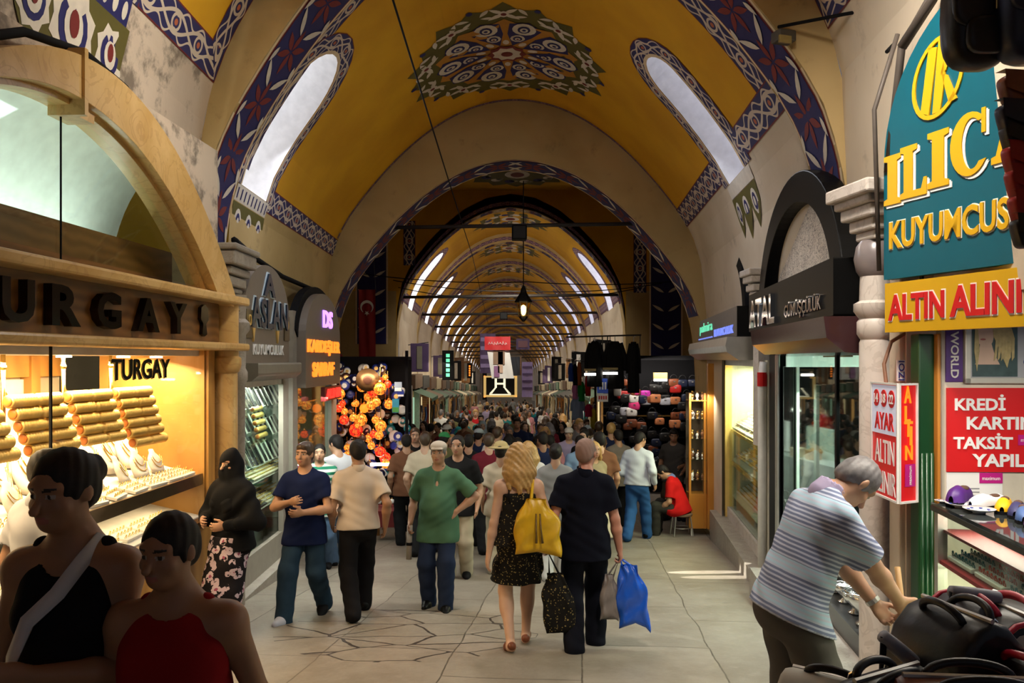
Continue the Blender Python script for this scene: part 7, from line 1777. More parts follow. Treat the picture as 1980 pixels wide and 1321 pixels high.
def hand_sdf(s, J, S_, fingers=True):
    H = J['H']; wr, fd, pn = J['wr'+S_], J['fd'+S_], J['pn'+S_]; cr = J['hcurl'][0 if S_ == 'R' else 1]
    ac = np.cross(fd, pn); thumb = ac if (np.cross(fd, pn)@ (J['T'] @ A3((0, 1, 0)))) > 0 else -ac      # thumb side: to the front
    c = wr+fd*.030*H
    R_ = np.stack([fd, thumb, pn], 1); s.ell(c, A3((.034, .024, .012))*H, .012*H, R_)
    if not fingers:
        s.cone(c+fd*.02*H, c+fd*.05*H+pn*.02*H*cr, .013*H, .010*H, .012*H, (pn, .6)); s.cone(c+thumb*.015*H, c+thumb*.03*H+fd*.025*H, .008*H, .006*H, .006*H); return
    for i, L_ in enumerate((.040, .045, .042, .033)):
        b = wr+fd*(.052-.003*abs(i-1.3))*H+thumb*(.0185-.0125*i)*H; d = fd; p = b; spread = thumb*(.10-.07*i)
        for j, fr in enumerate((.42, .33, .25)):
            an = cr*(.55 if j == 0 else 1.1)*1.1; d = nrm((d+spread*(.5 if j == 0 else 0))*math.cos(an)+pn*math.sin(an)) if j == 0 else nrm(d*math.cos(an)+nrm(pn-d*(pn@d))*math.sin(an))
            q = p+d*L_*fr*H; s.cone(p, q, (.0056-.0005*j)*H, (.0052-.0005*j)*H, .0025*H); p = q
    b = wr+fd*.014*H+thumb*.014*H; m = b+nrm(fd*.7+thumb*.75+pn*.15)*.026*H; e = m+nrm(fd*.9+thumb*.25+pn*(.2+cr*.5))*.024*H
    s.cone(b, m, .0085*H, .0068*H, .006*H); s.cone(m, e, .0066*H, .0055*H, .002*H)
def shirt_sdf(J, sleeve=.55, hem=-.07, loose=.010, belly=0., neck=.0, vneck=False, tank=False, fold=.0022):
    H = J['H']; P = J['P']; T_ = J['T']; fem = J['fem']; s = SDF(); o = loose
    yv = tuple(T_ @ A3((0, 1, 0))); s.cone(P(0, -.002+belly*.012, .06), P(0, -.002+belly*.012, min(hem, -.02)-.06), (.086+o)*H, (.099+o*1.4)*H, .04*H, (yv, .76))
    for S_ in 'RL': s.cone(J['hip'+S_], J['hip'+S_]+(J['kn'+S_]-J['hip'+S_])*.34, (.062+o*.7)*H, (.060+o*.8)*H, .03*H)
    s.ell(P(0, belly*.035, .09), A3((.086+o, .060+o+belly*.035, .13) if not fem else (.074+o, .054+o, .13))*H, .05*H, T_)
    s.ell(P(0, -.002, .205), A3((.097+o, .066+o, .10) if not fem else (.082+o, .060+o*.7, .10))*H, .05*H, T_)
    if fem:
        for sx in (1, -1): s.ell(P(sx*.038, .048, .195), A3((.038+o*.6, .036+o*.6, .038+o*.6))*H, .025*H, T_)
    if not tank: s.cone(P(-.070, -.008, .246), P(.070, -.008, .246), .038*H+o*.4*H, .038*H+o*.4*H, .04*H); s.cone(P(-.03, -.014, .300), P(-.085, -.008, .260), .030*H, .030*H, .03*H); s.cone(P(.03, -.014, .300), P(.085, -.008, .260), .030*H, .030*H, .03*H)
    else:
        for sx in (1, -1): s.cone(P(sx*.056, -.040, .225), P(sx*.054, -.012, .297), .020*H, .016*H, .01*H); s.cone(P(sx*.054, -.012, .297), P(sx*.054, .036, .225), .016*H, .020*H, .01*H)
    for S_, sx in (('R', 1), ('L', -1)):
        sh, el, wr = J['sh'+S_], J['el'+S_], J['wr'+S_]
        if tank: s.cone(sh+nrm(sh-P(0, 0, .27))*.02*H, el, .040*H, .034*H, .006*H, sub=True); continue
        if sleeve <= 1:
            e = sh+(el-sh)*sleeve; d = nrm(el-sh); s.cone(sh, e+d*.04*H, .034*H+o*.4*H, .037*H+o*.7*H, .03*H)
            s.cone(e+d*.022*H, e+d*.10*H, .058*H, .05*H, .003*H, (d, .42), sub=True)
        else: s.cone(sh, el, .034*H+o*.4*H, .031*H+o*.4*H, .025*H); s.cone(el, el+(wr-el)*min(1., sleeve-1), .030*H+o*.4*H, .023*H+o*.2*H, .012*H)
    s.cone(P(0, .012, .325+neck), P(0, .03, .42), .038*H, .05*H, .004*H, sub=True)
    if vneck: s.cone(P(0, .075, .285), P(0, .085, .19), .024*H, .004*H, .004*H, sub=True)
    s.cut(P(0, 0, hem), -(T_ @ A3((0, 0, 1))))
    s.fold = (fold*H, 55, tuple(T_ @ A3((.35, .2, 1.))))
    return s
def trouser_sdf(J, loose=.010, hem=.03, waist=.02, short=None, fold=.0022):
    H = J['H']; P = J['P']; T_ = J['T']; s = SDF(); o = loose*H; fem = J['fem']
    s.ell(P(0, -.004, -.015), A3((.096, .070, .085) if fem else (.091, .070, .085))*H+o*.6, .03*H, T_)
    for S_ in 'RL':
        hj, kn, an = J['hip'+S_], J['kn'+S_], J['an'+S_]; s.cone(hj, kn, .054*H+o*.5, .043*H+o*.8, .02*H)
        if short: e = kn+(an-kn)*short; s.cone(kn, e, .040*H+o*.8, .038*H+o*.8, .015*H)
        else: e = an+nrm(an-kn)*(.03-hem)*H; s.cone(kn, e, .043*H+o*.8, .036*H+o, .02*H); s.ell(kn+(an-kn)*.30, A3((.040, .040, .075))*H, .03*H)
    s.cut(P(0, 0, waist), T_ @ A3((0, 0, 1))); s.fold = (fold*H, 48, (.25, .3, 1.)); return s
def skirt_sdf(J, top=.04, hem=.45, r0=.10, r1=.15, flat=.72, fold=.006):
    H = J['H']; s = SDF(); pel = J['pel']; zt = pel[2]+top*H; zb = hem*H; c0 = np.array([pel[0], pel[1], zt]); mid = (J['knR']+J['knL'])/2; t = (zt-zb)/max(.1, zt-mid[2]); c1 = c0+(mid-c0)*t; c1[2] = zb
    s.cone(c0, c1-A3((0, 0, .06)), r0*H, r1*H, .02, ((0, 1, 0), flat)); s.ell(pel+A3((0, 0, -.02*H)), A3((.105, .078, .085))*H, .04*H)
    s.cut(c1, (0, 0, -1)); s.cut(c0, (0, 0, 1)); s.fold = (fold*H, 34, (1., .5, .05)); return s
def hair_sdf(J, style='short'):
    H = J['H']; Hd = J['Hd']; h = lambda x, y, z: J['head']+Hd @ A3((x, y, z))*H; s = SDF()
    s.ell(h(0, -.009, .016), A3((.0485, .059, .0565))*H, .01*H, Hd)
    if style in ('short', 'receding'):
        s.ell(h(0, -.040, -.014), A3((.036, .022, .034))*H, .02*H, Hd)
        for sx in (1, -1): s.cone(h(sx*.041, .012, .0), h(sx*.041, .008, -.016), .006*H, .004*H, .006*H)
    if style == 'fringe': s.ell(h(0, .030, .045), A3((.030, .022, .016))*H, .015*H, Hd); s.ell(h(0, -.040, -.014), A3((.036, .022, .034))*H, .02*H, Hd)
    if style == 'bun':
        s.ell(h(0, -.066, .016), A3((.030, .026, .030))*H, .012*H, Hd); s.ell(h(0, -.035, -.015), A3((.038, .028, .034))*H, .02*H, Hd)
    if style == 'long':
        for i in range(11):
            a = PI*(i/10)+PI; x, y = math.cos(a)*.044, math.sin(a)*.048-.008
            p = h(x, y, .01); q = h(x*1.35, y*1.05-.012, -.075); r = h(x*1.25+.006*math.sin(i*2.1), y*1.0-.012, -.155-.02*math.sin(i*1.7)); s.cone(p, q, .020*H, .021*H, .016*H); s.cone(q, r, .021*H, .009*H, .014*H)
        for sx in (1, -1): s.cone(h(sx*.045, .012, .01), h(sx*.055, .010, -.07), .014*H, .013*H, .012*H)
        s.fold = (.0034*H, 150, tuple(Hd @ A3((.9, .3, .7))))
    z0 = {'receding': -.012, 'fringe': -.030}.get(style, -.016)
    s.ell(h(0, .058, z0), A3((.0405, .040, .058 if style != 'receding' else .066))*H, .005*H, Hd, sub=True)
    s.ell(h(0, .052, -.055), A3((.048, .055, .050))*H, .004*H, Hd, sub=True)
    if style not in ('long',): s.cut(h(0, -.03, -.052), Hd @ A3((0, -.4, -1)), None)
    if s.fold is None: s.fold = (.0014*H, 190, tuple(Hd @ A3((.5, .9, .3))))
    return s
def skin_mat(name, c):
    t = Mt(name, .5); n = t.noise(14., 4); t.color(t.mix(n, tuple(x*.86 for x in c), tuple(min(1, x*1.1) for x in c))); t.b.inputs['Subsurface Weight'].default_value = .08; t.b.inputs['Subsurface Radius'].default_value = (.01, .004, .002); return t.m
SKIN = skin_mat('skin_olive', (.46, .25, .15)); SKIN_T = skin_mat('skin_tan', (.34, .17, .09)); SKIN_P = skin_mat('skin_fair', (.56, .34, .23)); SKIN_S = skin_mat('skin_sunburnt', (.46, .20, .13))
EYEW = pm('eye_white', (.36, .31, .27), .3); EYED = pm('eye_and_brow_dark', (.02, .014, .01), .4); LIP = pm('lip', (.34, .12, .09), .5)
HAIR_B = pm('hair_black', (.012, .009, .008), .62, spec=.25, var=.4, scale=60); HAIR_N = pm('hair_brown', (.05, .026, .012), .45, var=.4, scale=60); HAIR_G = pm('hair_grey', (.14, .13, .13), .5, var=.6, scale=45); HAIR_Y = pm('hair_blonde', (.46, .27, .09), .45, var=.55, scale=45)
def face_mats(J, V, Q):
    H = J['H']; C_ = (V[Q].mean(1)-J['head'])@J['Hd']/H; mi = np.zeros(len(Q), int); x = np.abs(C_[:, 0]); y, z = C_[:, 1], C_[:, 2]; fr = y > .028
    e = ((x-.0173)/.0085)**2+((z-.002)/.0046)**2 < 1; mi[fr & e] = 1
    mi[fr & (((x-.0173)/.0034)**2+((z-.002)/.0040)**2 < 1)] = 2
    mi[fr & (((x-.0180)/.0125)**2+((z-.0155-.10*(x-.018))/.0028)**2 < 1)] = 2
    mi[(y > .036) & ((x/.0135)**2+((z+.0375)/.0068)**2 < 1)] = 3
    return mi
def person(label, J, loc, rot, skin, parts, h=.009, fingers=True, belly=0., group=None, face=True):
    """PARTS: (name, SDF, material) or (name, SDF, material, grid factor). The body is the top-level mesh, hair and clothes its children."""
    V, Q = body_sdf(J, fingers, belly).mesh(h)
    me = np_mesh('person', V, Q, [skin, EYEW, EYED, LIP], face_mats(J, V, Q) if face else None)
    o = bpy.data.objects.new('person', me); C.objects.link(o); o.location = loc; o.rotation_euler = (0, 0, rot); tag(o, label, 'person', group)
    for q in parts:
        if isinstance(q[1], SDF): V, Q = q[1].mesh(h*(q[3] if len(q) > 3 else 1.1)); m2 = np_mesh(q[0], V, Q, [q[2]])
        else: m2 = q[1]; m2.materials.clear(); m2.materials.append(q[2])
        c = bpy.data.objects.new(q[0], m2); C.objects.link(c); c.parent = o
    return o
def shoe_sdf(J, S_, s_=1.):
    H = J['H']; t = J['toe'+S_]; an = J['an'+S_]; s = SDF(); dn = A3((0, 0, -1))
    s.cone(an-t*.026*H+dn*.018*H, an+t*.045*H+dn*.022*H, .027*H*s_, .027*H*s_, .02*H); s.cone(an+t*.045*H+dn*.022*H, an+t*.098*H+dn*.026*H, .027*H*s_, .017*H*s_, .02*H)
    up = nrm(np.cross(np.cross(t, A3((0, 0, 1))), t)); s.cut(an+A3((0, 0, -.041*H)) if abs(t[2]) < .05 else an-up*.041*H, -up if abs(t[2]) >= .05 else (0, 0, -1)); s.cut(an+up*.012*H, up); return s
def shoes(J, m, s_=1.): return [('shoe', shoe_sdf(J, 'R', s_), m), ('shoe', shoe_sdf(J, 'L', s_), m)]
def wpos(o, v): return Matrix.Translation(o.location) @ Matrix.Rotation(o.rotation_euler.z, 4, 'Z') @ Vector([float(x) for x in v])
def collar_sdf(J):
    s = SDF(); P = J['P']; H = J['H']; s.cone(P(0, -.012, .305), P(0, -.002, .330), .045*H, .040*H, .01); s.cone(P(0, -.004, .29), P(0, .006, .37), .036*H, .037*H, .003, sub=True); s.cone(P(0, .06, .27), P(0, .06, .36), .02*H, .02*H, .003, sub=True); return s

# ---------------------------------------------------------------- woven and printed cloths
def m_stripes(name, d, f, a, b, duty=.5, c=None):
    t = Mt(name, .9, 0, .12); x, y, z = t.xyz(t.coord('Object', None, .012, 6.)); u = (x*d[0]+y*d[1]+z*d[2])*f; fr = u.fract(); col = t.mix(fr.lt(duty), a, b)
    if c: col = t.mix((u*.125).fract().lt(.30)*fr.lt(duty), col, c)
    t.color(col); return t.m
def m_print(name, base, a, b, s1=14., thr=.42):
    t = Mt(name, .9, 0, .12); v = t.coord('Object', None, .06, 9.); d1 = E(t.nt, t.voro(s1, 'F1', v)); d2 = t.noise(s1*2.2, 3)
    c = t.mix(d1.lt(thr)*d2.gt(.44), base, a); c = t.mix(d1.lt(thr*.35), c, b); t.color(c); return t.m
FLORAL = m_print('black_rose_print', (.012, .010, .012), (.55, .42, .48), (.30, .08, .14), 13., .50)
DOTS = m_print('black_gold_dots', (.010, .009, .008), (.30, .22, .08), (.34, .26, .11), 46., .26)
POLO = m_stripes('striped_polo', (0, .37, .93), 48., (.50, .54, .66), (.17, .20, .31), .55, (.42, .60, .72))
GREENST = m_stripes('green_white_stripes', (0, 0, 1), 14., (.55, .58, .52), (.02, .16, .09), .5)

def foot_place(px, d): return Vector((Wx(px, d), d, G(d)))
W180 = PI
# --- woman with the white strap, close to the camera
J = skel(1.71, True, 3, 0, 0, (-16, 6), ((.06, .06, 0), (-.06, -.10, .02, -20)), ((.165, .02, -.04), (.01, .125, .125)), hcurl=(.3, .6), poles=(None, (-.8, -.6, -.7)), palm=(None, (.5, -.9, 0)))
tank = cloth('black_tank', (.010, .009, .010))
o = person('dark-haired woman in black tank top with a white strap, striding towards the camera', J, Vector((-1.30, 2.42, G(2.42))), PI+.04, SKIN_T, [('hair', hair_sdf(J, 'bun'), HAIR_B), ('tank_top', shirt_sdf(J, hem=-.02, loose=.006, tank=True, neck=-.05, fold=.0015), tank), ('trousers', trouser_sdf(J, .004, .03, .0), cloth('black_denim', (.010, .012, .018)))]+shoes(J, BLACK_M), h=.0065)
FG1 = o
P = J['P']; H = J['H']
def strap_on(o, pts, r, m, name, label, cat, flat=None):
    mb = MB(); mb.tube([wpos(o, p) for p in pts], r, 8); q = mb.build(name, m, smooth=True); tag(q, label, cat); return q
pts = [P(-.058, -.055, .24), P(-.052, -.03, .296), P(-.047, .0, .312), P(-.035, .035, .285), P(-.01, .072, .24), P(.03, .092, .20), P(.065, .080, .13), P(.095, .05, .05), P(.115, .02, -.01)]
SB = thing('shoulder_bag', 'small white shoulder bag with a broad strap across the woman in black', 'bag', wpos(o, P(.13, .0, -.06)))
mb = MB(); pw = [wpos(o, p) for p in pts]; vs = []
for i, p in enumerate(pw):
    t = (pw[min(i+1, len(pw)-1)]-pw[max(i-1, 0)]).normalized(); cen = wpos(o, P(0, -.01, .15)); n = (p-Vector((cen.x, cen.y, p.z))).normalized(); s_ = t.cross(n).normalized()*.022
    vs += [p+s_+n*.004, p-s_+n*.004, p-s_-n*.004, p+s_-n*.004]
mb.add(vs, [(4*i+k, 4*i+(k+1) % 4, 4*i+4+(k+1) % 4, 4*i+4+k) for i in range(len(pw)-1) for k in range(4)]); mb.build('strap', cloth('white_canvas', (.60, .60, .62)), SB, smooth=True)
soft_box(wpos(o, P(.135, .0, -.07)), (.07, .20, .18), Matrix.Rotation(PI+.04, 3, 'Z')).build('bag_body', cloth('white_canvas', (.60, .60, .62)), SB, smooth=True)
# --- boy in the red vest
J = skel(1.52, False, 2, 0, 0, (-16, 5), ((.06, .10, 0), (-.06, -.08, .02, -20)), ((.145, .03, -.04), (-.145, .04, -.03)))
o = person('dark-haired boy in a red vest walking beside the woman in black', J, Vector((-.97, 2.36, G(2.36))), PI+.02, SKIN_T, [('hair', hair_sdf(J, 'short'), HAIR_B), ('vest', shirt_sdf(J, hem=-.07, loose=.012, tank=True, neck=-.035), cloth('red_vest', (.26, .008, .010))), ('shorts', trouser_sdf(J, .018, .03, .0, .15), cloth('sand_shorts', (.30, .24, .16)))]+shoes(J, BLACK_M), h=.0065)
mb = MB()
P = J['P']
for dx, dz, rx, rz in ((0, 0, .05, .022), (-.045, .008, .02, .012), (.04, -.008, .025, .014)): mb.ball(wpos(o, P(dx, .088, .045+dz)), (rx, .012, rz), 14, 6)
q = mb.build('vest_print', cloth('washed_pink_print', (.42, .10, .10)), None, smooth=True); q.parent = o; q.matrix_parent_inverse = (Matrix.Translation(o.location) @ Matrix.Rotation(o.rotation_euler.z, 4, 'Z')).inverted()
# --- man looking in the golden window
J = skel(1.66, False, 2, 0, 0, (-10, 6), ((.06, 0, 0), (-.06, .02, 0)), ((.12, .10, .02), (-.13, .04, -.03)))
person('grey-templed man in white shirt looking into the golden window', J, Vector((-2.50, 4.30, G(4.30))), -.55, SKIN, [('hair', hair_sdf(J, 'short'), HAIR_B), ('shirt', shirt_sdf(J, .6, -.12, .016), cloth('white_shirt', (.40, .40, .43))), ('collar', collar_sdf(J), cloth('white_shirt', (.40, .40, .43))), ('trousers', trouser_sdf(J), cloth('grey_trousers', (.10, .10, .11)))]+shoes(J, BLACK_M), h=.008)
# --- veiled woman
J = skel(1.60, True, 2, 0, 0, (5, 2), ((.05, .0, 0), (-.05, .02, 0)), ((.075, .125, .12), (-.085, .12, .10)), poles=((.8, -.6, -.6), (-.8, -.6, -.6)), hcurl=(.6, .6))
H = 1.60; P = J['P']; hh = lambda x, y, z: J['head']+J['Hd'] @ A3((x, y, z))*H
veil = SDF(); veil.ell(hh(0, -.012, .014), A3((.054, .064, .064))*H, .02*H, J['Hd']); veil.ell(hh(0, .028, -.045), A3((.042, .040, .045))*H, .03*H, J['Hd']); veil.cone(hh(0, -.012, -.03), P(0, -.01, .26), .052*H, .075*H, .04*H); veil.cone(P(-.085, -.01, .25), P(.085, -.01, .25), .048*H, .048*H, .05*H)
veil.ell(P(0, .015, .20), A3((.100, .080, .10))*H, .05*H)
for S_ in 'RL': veil.cone(J['sh'+S_], J['el'+S_], .045*H, .050*H, .05*H); veil.cone(J['el'+S_], J['el'+S_]*.4+J['wr'+S_]*.6, .048*H, .035*H, .03*H)
veil.cone(P(0, .0, .16), P(0, .0, -.08), .100*H, .125*H, .05*H, ((0, 1, 0), .72))
veil.ell(hh(0, .064, .004), A3((.034, .018, .0105))*H, .004*H, J['Hd'], sub=True); veil.cut(P(0, 0, -.06), (0, -.15, -1)); veil.fold = (.006*H, 34, (.6, .4, .8))
tunic = shirt_sdf(J, 1.95, -.05, .022, fold=.004)
BLKC = cloth('black_veil', (.007, .007, .008), .3)
NIQ = person('woman in black face veil and black rose-print skirt before the marble column', J, foot_place(450, 6.86), PI-.50, SKIN, [('veil', veil, BLKC), ('tunic', tunic, BLKC), ('skirt', skirt_sdf(J, .02, .012, .110, .128, .85, .006), FLORAL)]+shoes(J, BLACK_M), h=.008)
# --- youth in navy T-shirt
J = skel(1.66, False, 1, 0, 0, (-8, -2), ((.07, .14, 0, 8), (-.065, -.13, .02, -30)), ((.035, .135, .155), (-.04, .14, .10)), poles=((1, -.5, -.5), (-1, -.5, -.5)), hcurl=(.7, .6), palm=((-.8, -.4, .2), (.8, -.4, .2)))
NV = cloth('navy_tee', (.008, .014, .055)); JN = cloth('dark_denim', (.022, .045, .075), .4)
o = person('youth in navy T-shirt and dark jeans walking with hands clasped at his chest', J, foot_place(590, 7.55), PI-.10, SKIN, [('hair', hair_sdf(J, 'fringe'), HAIR_N), ('tshirt', shirt_sdf(J, .62, -.10, .012), NV), ('jeans', trouser_sdf(J, .013, .0, .0), JN), ('shoe', shoe_sdf(J, 'R', 1.05), cloth('white_blue_trainer', (.50, .52, .62))), ('shoe', shoe_sdf(J, 'L', 1.05), BLACK_M)], h=.008)
mb = MB(); text(mb, 'NAVY', frame(o.location+Vector((0, 0, 0)), Vector((1, .10, 0)), (0, 0, 1)), -.12, 1.225, .24, .075, .006, .02, 0, .172); q = mb.build('chest_print', cloth('print_white', (.55, .55, .55)), o)
# --- man in cream shirt and black trousers, from behind
J = skel(1.68, False, 3, 0, 0, (0, 2), ((.05, .13, 0), (-.05, -.17, .035, -35)), ((.15, -.02, -.02), (-.14, .06, 0)))
CRM = cloth('cream_shirt', (.56, .46, .37))
person('dark-haired man in cream short-sleeved shirt and black trousers striding away', J, foot_place(693, 7.62), .30, SKIN_T, [('hair', hair_sdf(J, 'short'), HAIR_B), ('shirt', shirt_sdf(J, .72, -.03, .014), CRM), ('collar', collar_sdf(J), CRM), ('trousers', trouser_sdf(J, .008, .01, .03), cloth('black_trousers', (.008, .007, .008)))]+shoes(J, BLACK), h=.008)
# --- pair behind him
J = skel(1.72, False, 4, 0, 0, (30, 8), ((.06, .05, 0), (-.06, -.05, 0)), ((.13, .10, .08), (-.135, .03, -.03)))
person('man in pale checked shirt looking down beside the striped shirt', J, foot_place(655, 10.6), .5, SKIN, [('hair', hair_sdf(J, 'short'), HAIR_B), ('shirt', shirt_sdf(J, .7, -.10, .014), cloth('pale_check', (.55, .55, .58))), ('jeans', trouser_sdf(J), cloth('mid_denim', (.06, .10, .17)))]+shoes(J, BLACK_M), h=.011, fingers=False)
J = skel(1.60, False, 0, 0, 0, (0, 0), ((.06, .05, 0), (-.06, -.05, 0)))
person('person in green and white striped shirt half hidden behind the navy youth', J, foot_place(618, 10.2), PI+.2, SKIN, [('hair', hair_sdf(J, 'short'), HAIR_B), ('shirt', shirt_sdf(J, .7, -.10, .014), GREENST), ('jeans', trouser_sdf(J), cloth('mid_denim', (.06, .10, .17)))]+shoes(J, BLACK_M), h=.011, fingers=False)
# --- man in green shirt with flat cap
J = skel(1.66, False, -2, 0, 0, (-4, 2), ((.055, .03, 0), (-.06, .12, 0)), ((.17, .02, -.02), (-.115, .055, .055)), poles=(None, (-1, -.25, .1)), hcurl=(.75, .5), palm=(None, (.3, -.9, -.2)))
H = 1.66; hh = lambda x, y, z: J['head']+J['Hd'] @ A3((x, y, z))*H
capS = SDF(); capS.ell(hh(0, -.004, .036), A3((.052, .062, .036))*H, .01*H, J['Hd']); capS.cone(hh(-.022, .050, .026), hh(.022, .050, .026), .016*H, .016*H, .01*H, (tuple(J['Hd'] @ A3((0, 0, 1))), .4)); capS.cut(hh(0, 0, .020), J['Hd'] @ A3((0, -.10, -1)))
GRN = cloth('bottle_green_shirt', (.07, .155, .09))
GM = person('stout man in green shirt and pale flat cap walking towards us', J, foot_place(848, 8.07), PI-.06, SKIN, [('hair', hair_sdf(J, 'receding'), HAIR_G), ('cap', capS, cloth('stone_cap', (.52, .46, .38))), ('shirt', shirt_sdf(J, .82, -.13, .018, .9, vneck=True), GRN), ('collar', collar_sdf(J), GRN), ('jeans', trouser_sdf(J, .010, .01, -.02), cloth('navy_jeans', (.014, .022, .05)))]+shoes(J, BLACK), h=.008, belly=.9)
a = wpos(GM, J['wrR']); t = thing('rolled_newspaper', 'rolled grey paper held by the man in green', 'newspaper', a+Vector((0, 0, -.4)))
mb = MB(); mb.tube([a+Vector((.0, -.04, -.02)), a+Vector((-.01, -.05, -.36))], .028, 12); mb.build('roll', cloth('news_grey', (.42, .38, .32)), t, smooth=True)
mb = MB(); mb.lathe([(.031, 0), (.031, .03)], a+Vector((-.005, -.047, -.22)), 12); mb.build('band', BLACK_M, t)
# --- blonde woman from behind
J = skel(1.67, True, 1, 0, 0, (4, 4), ((.045, .10, 0), (-.045, -.06, .012, -18)), ((.150, .03, -.02), (-.145, -.01, -.06)), hcurl=(.55, .35))
H = 1.67; P = J['P']
dr = shirt_sdf(J, hem=-.02, loose=.010, tank=True, neck=-.09, fold=.002); dr.cut(P(0, 0, .215), J['T'] @ A3((0, .35, 1)))
sk = skirt_sdf(J, .08, .315, .085, .135, .80, .009)
BW_ = person('blonde woman in strappy black dress seen from behind', J, foot_place(1003, 6.43), .08, SKIN_P, [('hair', hair_sdf(J, 'long'), HAIR_Y), ('dress', dr, DOTS), ('skirt', sk, DOTS), ('sandal', shoe_sdf(J, 'R', .8), LBR), ('sandal', shoe_sdf(J, 'L', .8), LBR)], h=.007)
for sx in (1, -1):
    mb = MB(); mb.tube([wpos(BW_, P(sx*.050, -.062, .19)), wpos(BW_, P(sx*.052, -.058, .245)), wpos(BW_, P(sx*.050, -.030, .295)), wpos(BW_, P(sx*.046, .02, .285)), wpos(BW_, P(sx*.042, .07, .215))], .006, 6); q = mb.build('shoulder_strap', BLACK_M, None, smooth=True); q.parent = BW_; q.matrix_parent_inverse = (Matrix.Translation(BW_.location) @ Matrix.Rotation(BW_.rotation_euler.z, 4, 'Z')).inverted()
def carrier(T0, c, w_, h_, th, m, fold=.009, lean=0., top=.45, sag=.10, name='bag_body'):
    """soft carrier bag: gathered at the top, creased sides, two drooping lower corners"""
    mb = MB(); n = 44; rows = 22; c = Vector(c); f = lambda x, p: math.copysign(abs(x)**p, x); ph = random.uniform(0, 6)
    for i in range(rows+1):
        v = i/rows; z = h_/2-h_*v; k = min(1., v/.45); w2 = w_/2*(top+(1-top)*(k*k*(3-2*k))); t2 = th/2*(.5+.5*min(1, v/.3))*(1 if v < .93 else (.9 if v < 1 else .7))
        for j in range(n):
            q = 2*PI*j/n; x = w2*f(math.cos(q), .55); y = t2*f(math.sin(q), .75); cr = fold*(1-.55*v)
            y += cr*math.sin(x/w2*9+ph+2*math.sin(v*7+ph))+fold*.6*math.sin(v*17+x*31+ph); x += fold*.7*math.sin(v*13+ph+j*.3)
            zz = z-sag*h_*v*v*abs(x/w_*2)**2.2*(1.25 if x > 0 else .7)
            mb.v.append((c.x+x+lean*v, c.y+y, c.z+zz))
    L_ = n
    for i in range(rows):
        for j in range(n): mb.f.append((i*L_+j, i*L_+(j+1) % L_, (i+1)*L_+(j+1) % L_, (i+1)*L_+j)); mb.m.append(0); mb.uv.append([(0, 0)]*4)
    for fc in (tuple(rows*L_+j for j in range(n)),): mb.f.append(fc); mb.m.append(0); mb.uv.append([(0, 0)]*n)
    return mb.build(name, m, T0, smooth=True)
# --- yellow bag
yb = Wp(1036, 1015, 6.24); YB = thing('shoulder_bag', 'yellow leather drawstring bag hanging from the blonde woman\'s shoulder', 'bag', yb-Vector((0, 0, .3)))
YLE = pm('yellow_leather', (.62, .36, .008), .4, var=.15, scale=10., bump=.1)
carrier(YB, yb, .36, .40, .16, YLE, .012, .02, .42, .10)
shp = wpos(BW_, P(.075, -.01, .305)); mb = MB(); mb.tube([yb+Vector((-.05, 0, .18)), yb.lerp(shp, .55)+Vector((-.03, -.03, .0)), shp+Vector((-.012, -.035, .01)), shp+Vector((-.005, .04, .0)), yb.lerp(shp, .5)+Vector((.0, .05, 0)), yb+Vector((.05, .02, .18))], .014, 8); mb.build('strap', YLE, YB, smooth=True)
for x in (.0, .03): mb = MB(); mb.tube([yb+Vector((x, -.07, .10)), yb+Vector((x*1.2, -.105, -.02)), yb+Vector((x*1.6, -.11, -.12))], [.006, .007, .010], 6); mb.build('tassel', pm('dark_tassel', (.14, .08, .01), .5), YB, smooth=True)
# --- black patterned carrier
cb = Wp(1072, 1165, 6.38); CBg = thing('carrier_bag', 'black patterned carrier bag between the blonde woman and the man in navy', 'bag', cb-Vector((0, 0, .25)))
carrier(CBg, cb, .26, .46, .10, DOTS, .010, .06, .5, .06)
mb = MB(); mb.tube([cb+Vector((-.04, 0, .2)), wpos(BW_, J['wrR'])+Vector((.0, 0, -.09)), cb+Vector((.05, 0, .2))], .010, 6); mb.build('handle', BLACK_M, CBg, smooth=True)
# --- bald man in navy
J = skel(1.70, False, 1, 0, 0, (-22, 2), ((.055, .06, 0), (-.055, -.08, .01, -15)), ((.165, .01, -.055), (-.150, .02, -.02)), hcurl=(.85, .4))
NVY = cloth('midnight_navy', (.004, .0045, .010))
NM = person('bald man in navy polo and dark trousers seen from behind', J, foot_place(1131, 6.5), -.05, SKIN_S, [('hair', hair_sdf(J, 'receding'), pm('cropped_stubble', (.22, .13, .10), .7)), ('polo_shirt', shirt_sdf(J, .70, -.10, .014), NVY), ('collar', collar_sdf(J), NVY), ('trousers', trouser_sdf(J, .014, .0, .0), cloth('ink_trousers', (.005, .0055, .010)))]+shoes(J, BLACK), h=.0075)
hd = [c for c in NM.children if c.name.startswith('hair')][0]; hd.scale = (1, 1, 1)
hw_ = wpos(NM, J['wrR']+J['fdR']*.085); bb = Vector((Wx(1216, 6.4), 6.42, hw_.z-.26)); BB = thing('carrier_bag', 'shiny blue plastic carrier bag held by the bald man', 'bag', bb-Vector((0, 0, .3)))
BLP = pm('blue_polythene', (.010, .09, .55), .18, var=.2, scale=6.)
carrier(BB, bb, .25, .46, .10, BLP, .014, .05, .5, .14)
mb = MB(); mb.tube([bb+Vector((-.05, 0, .20)), hw_+Vector((0, 0, 0)), bb+Vector((.05, 0, .20))], .012, 6); mb.build('handle', BLP, BB, smooth=True)
gb = bb+Vector((-.15, .02, -.02)); GB = thing('carrier_bag', 'small grey carrier bag behind the blue one', 'bag', gb-Vector((0, 0, .2)))
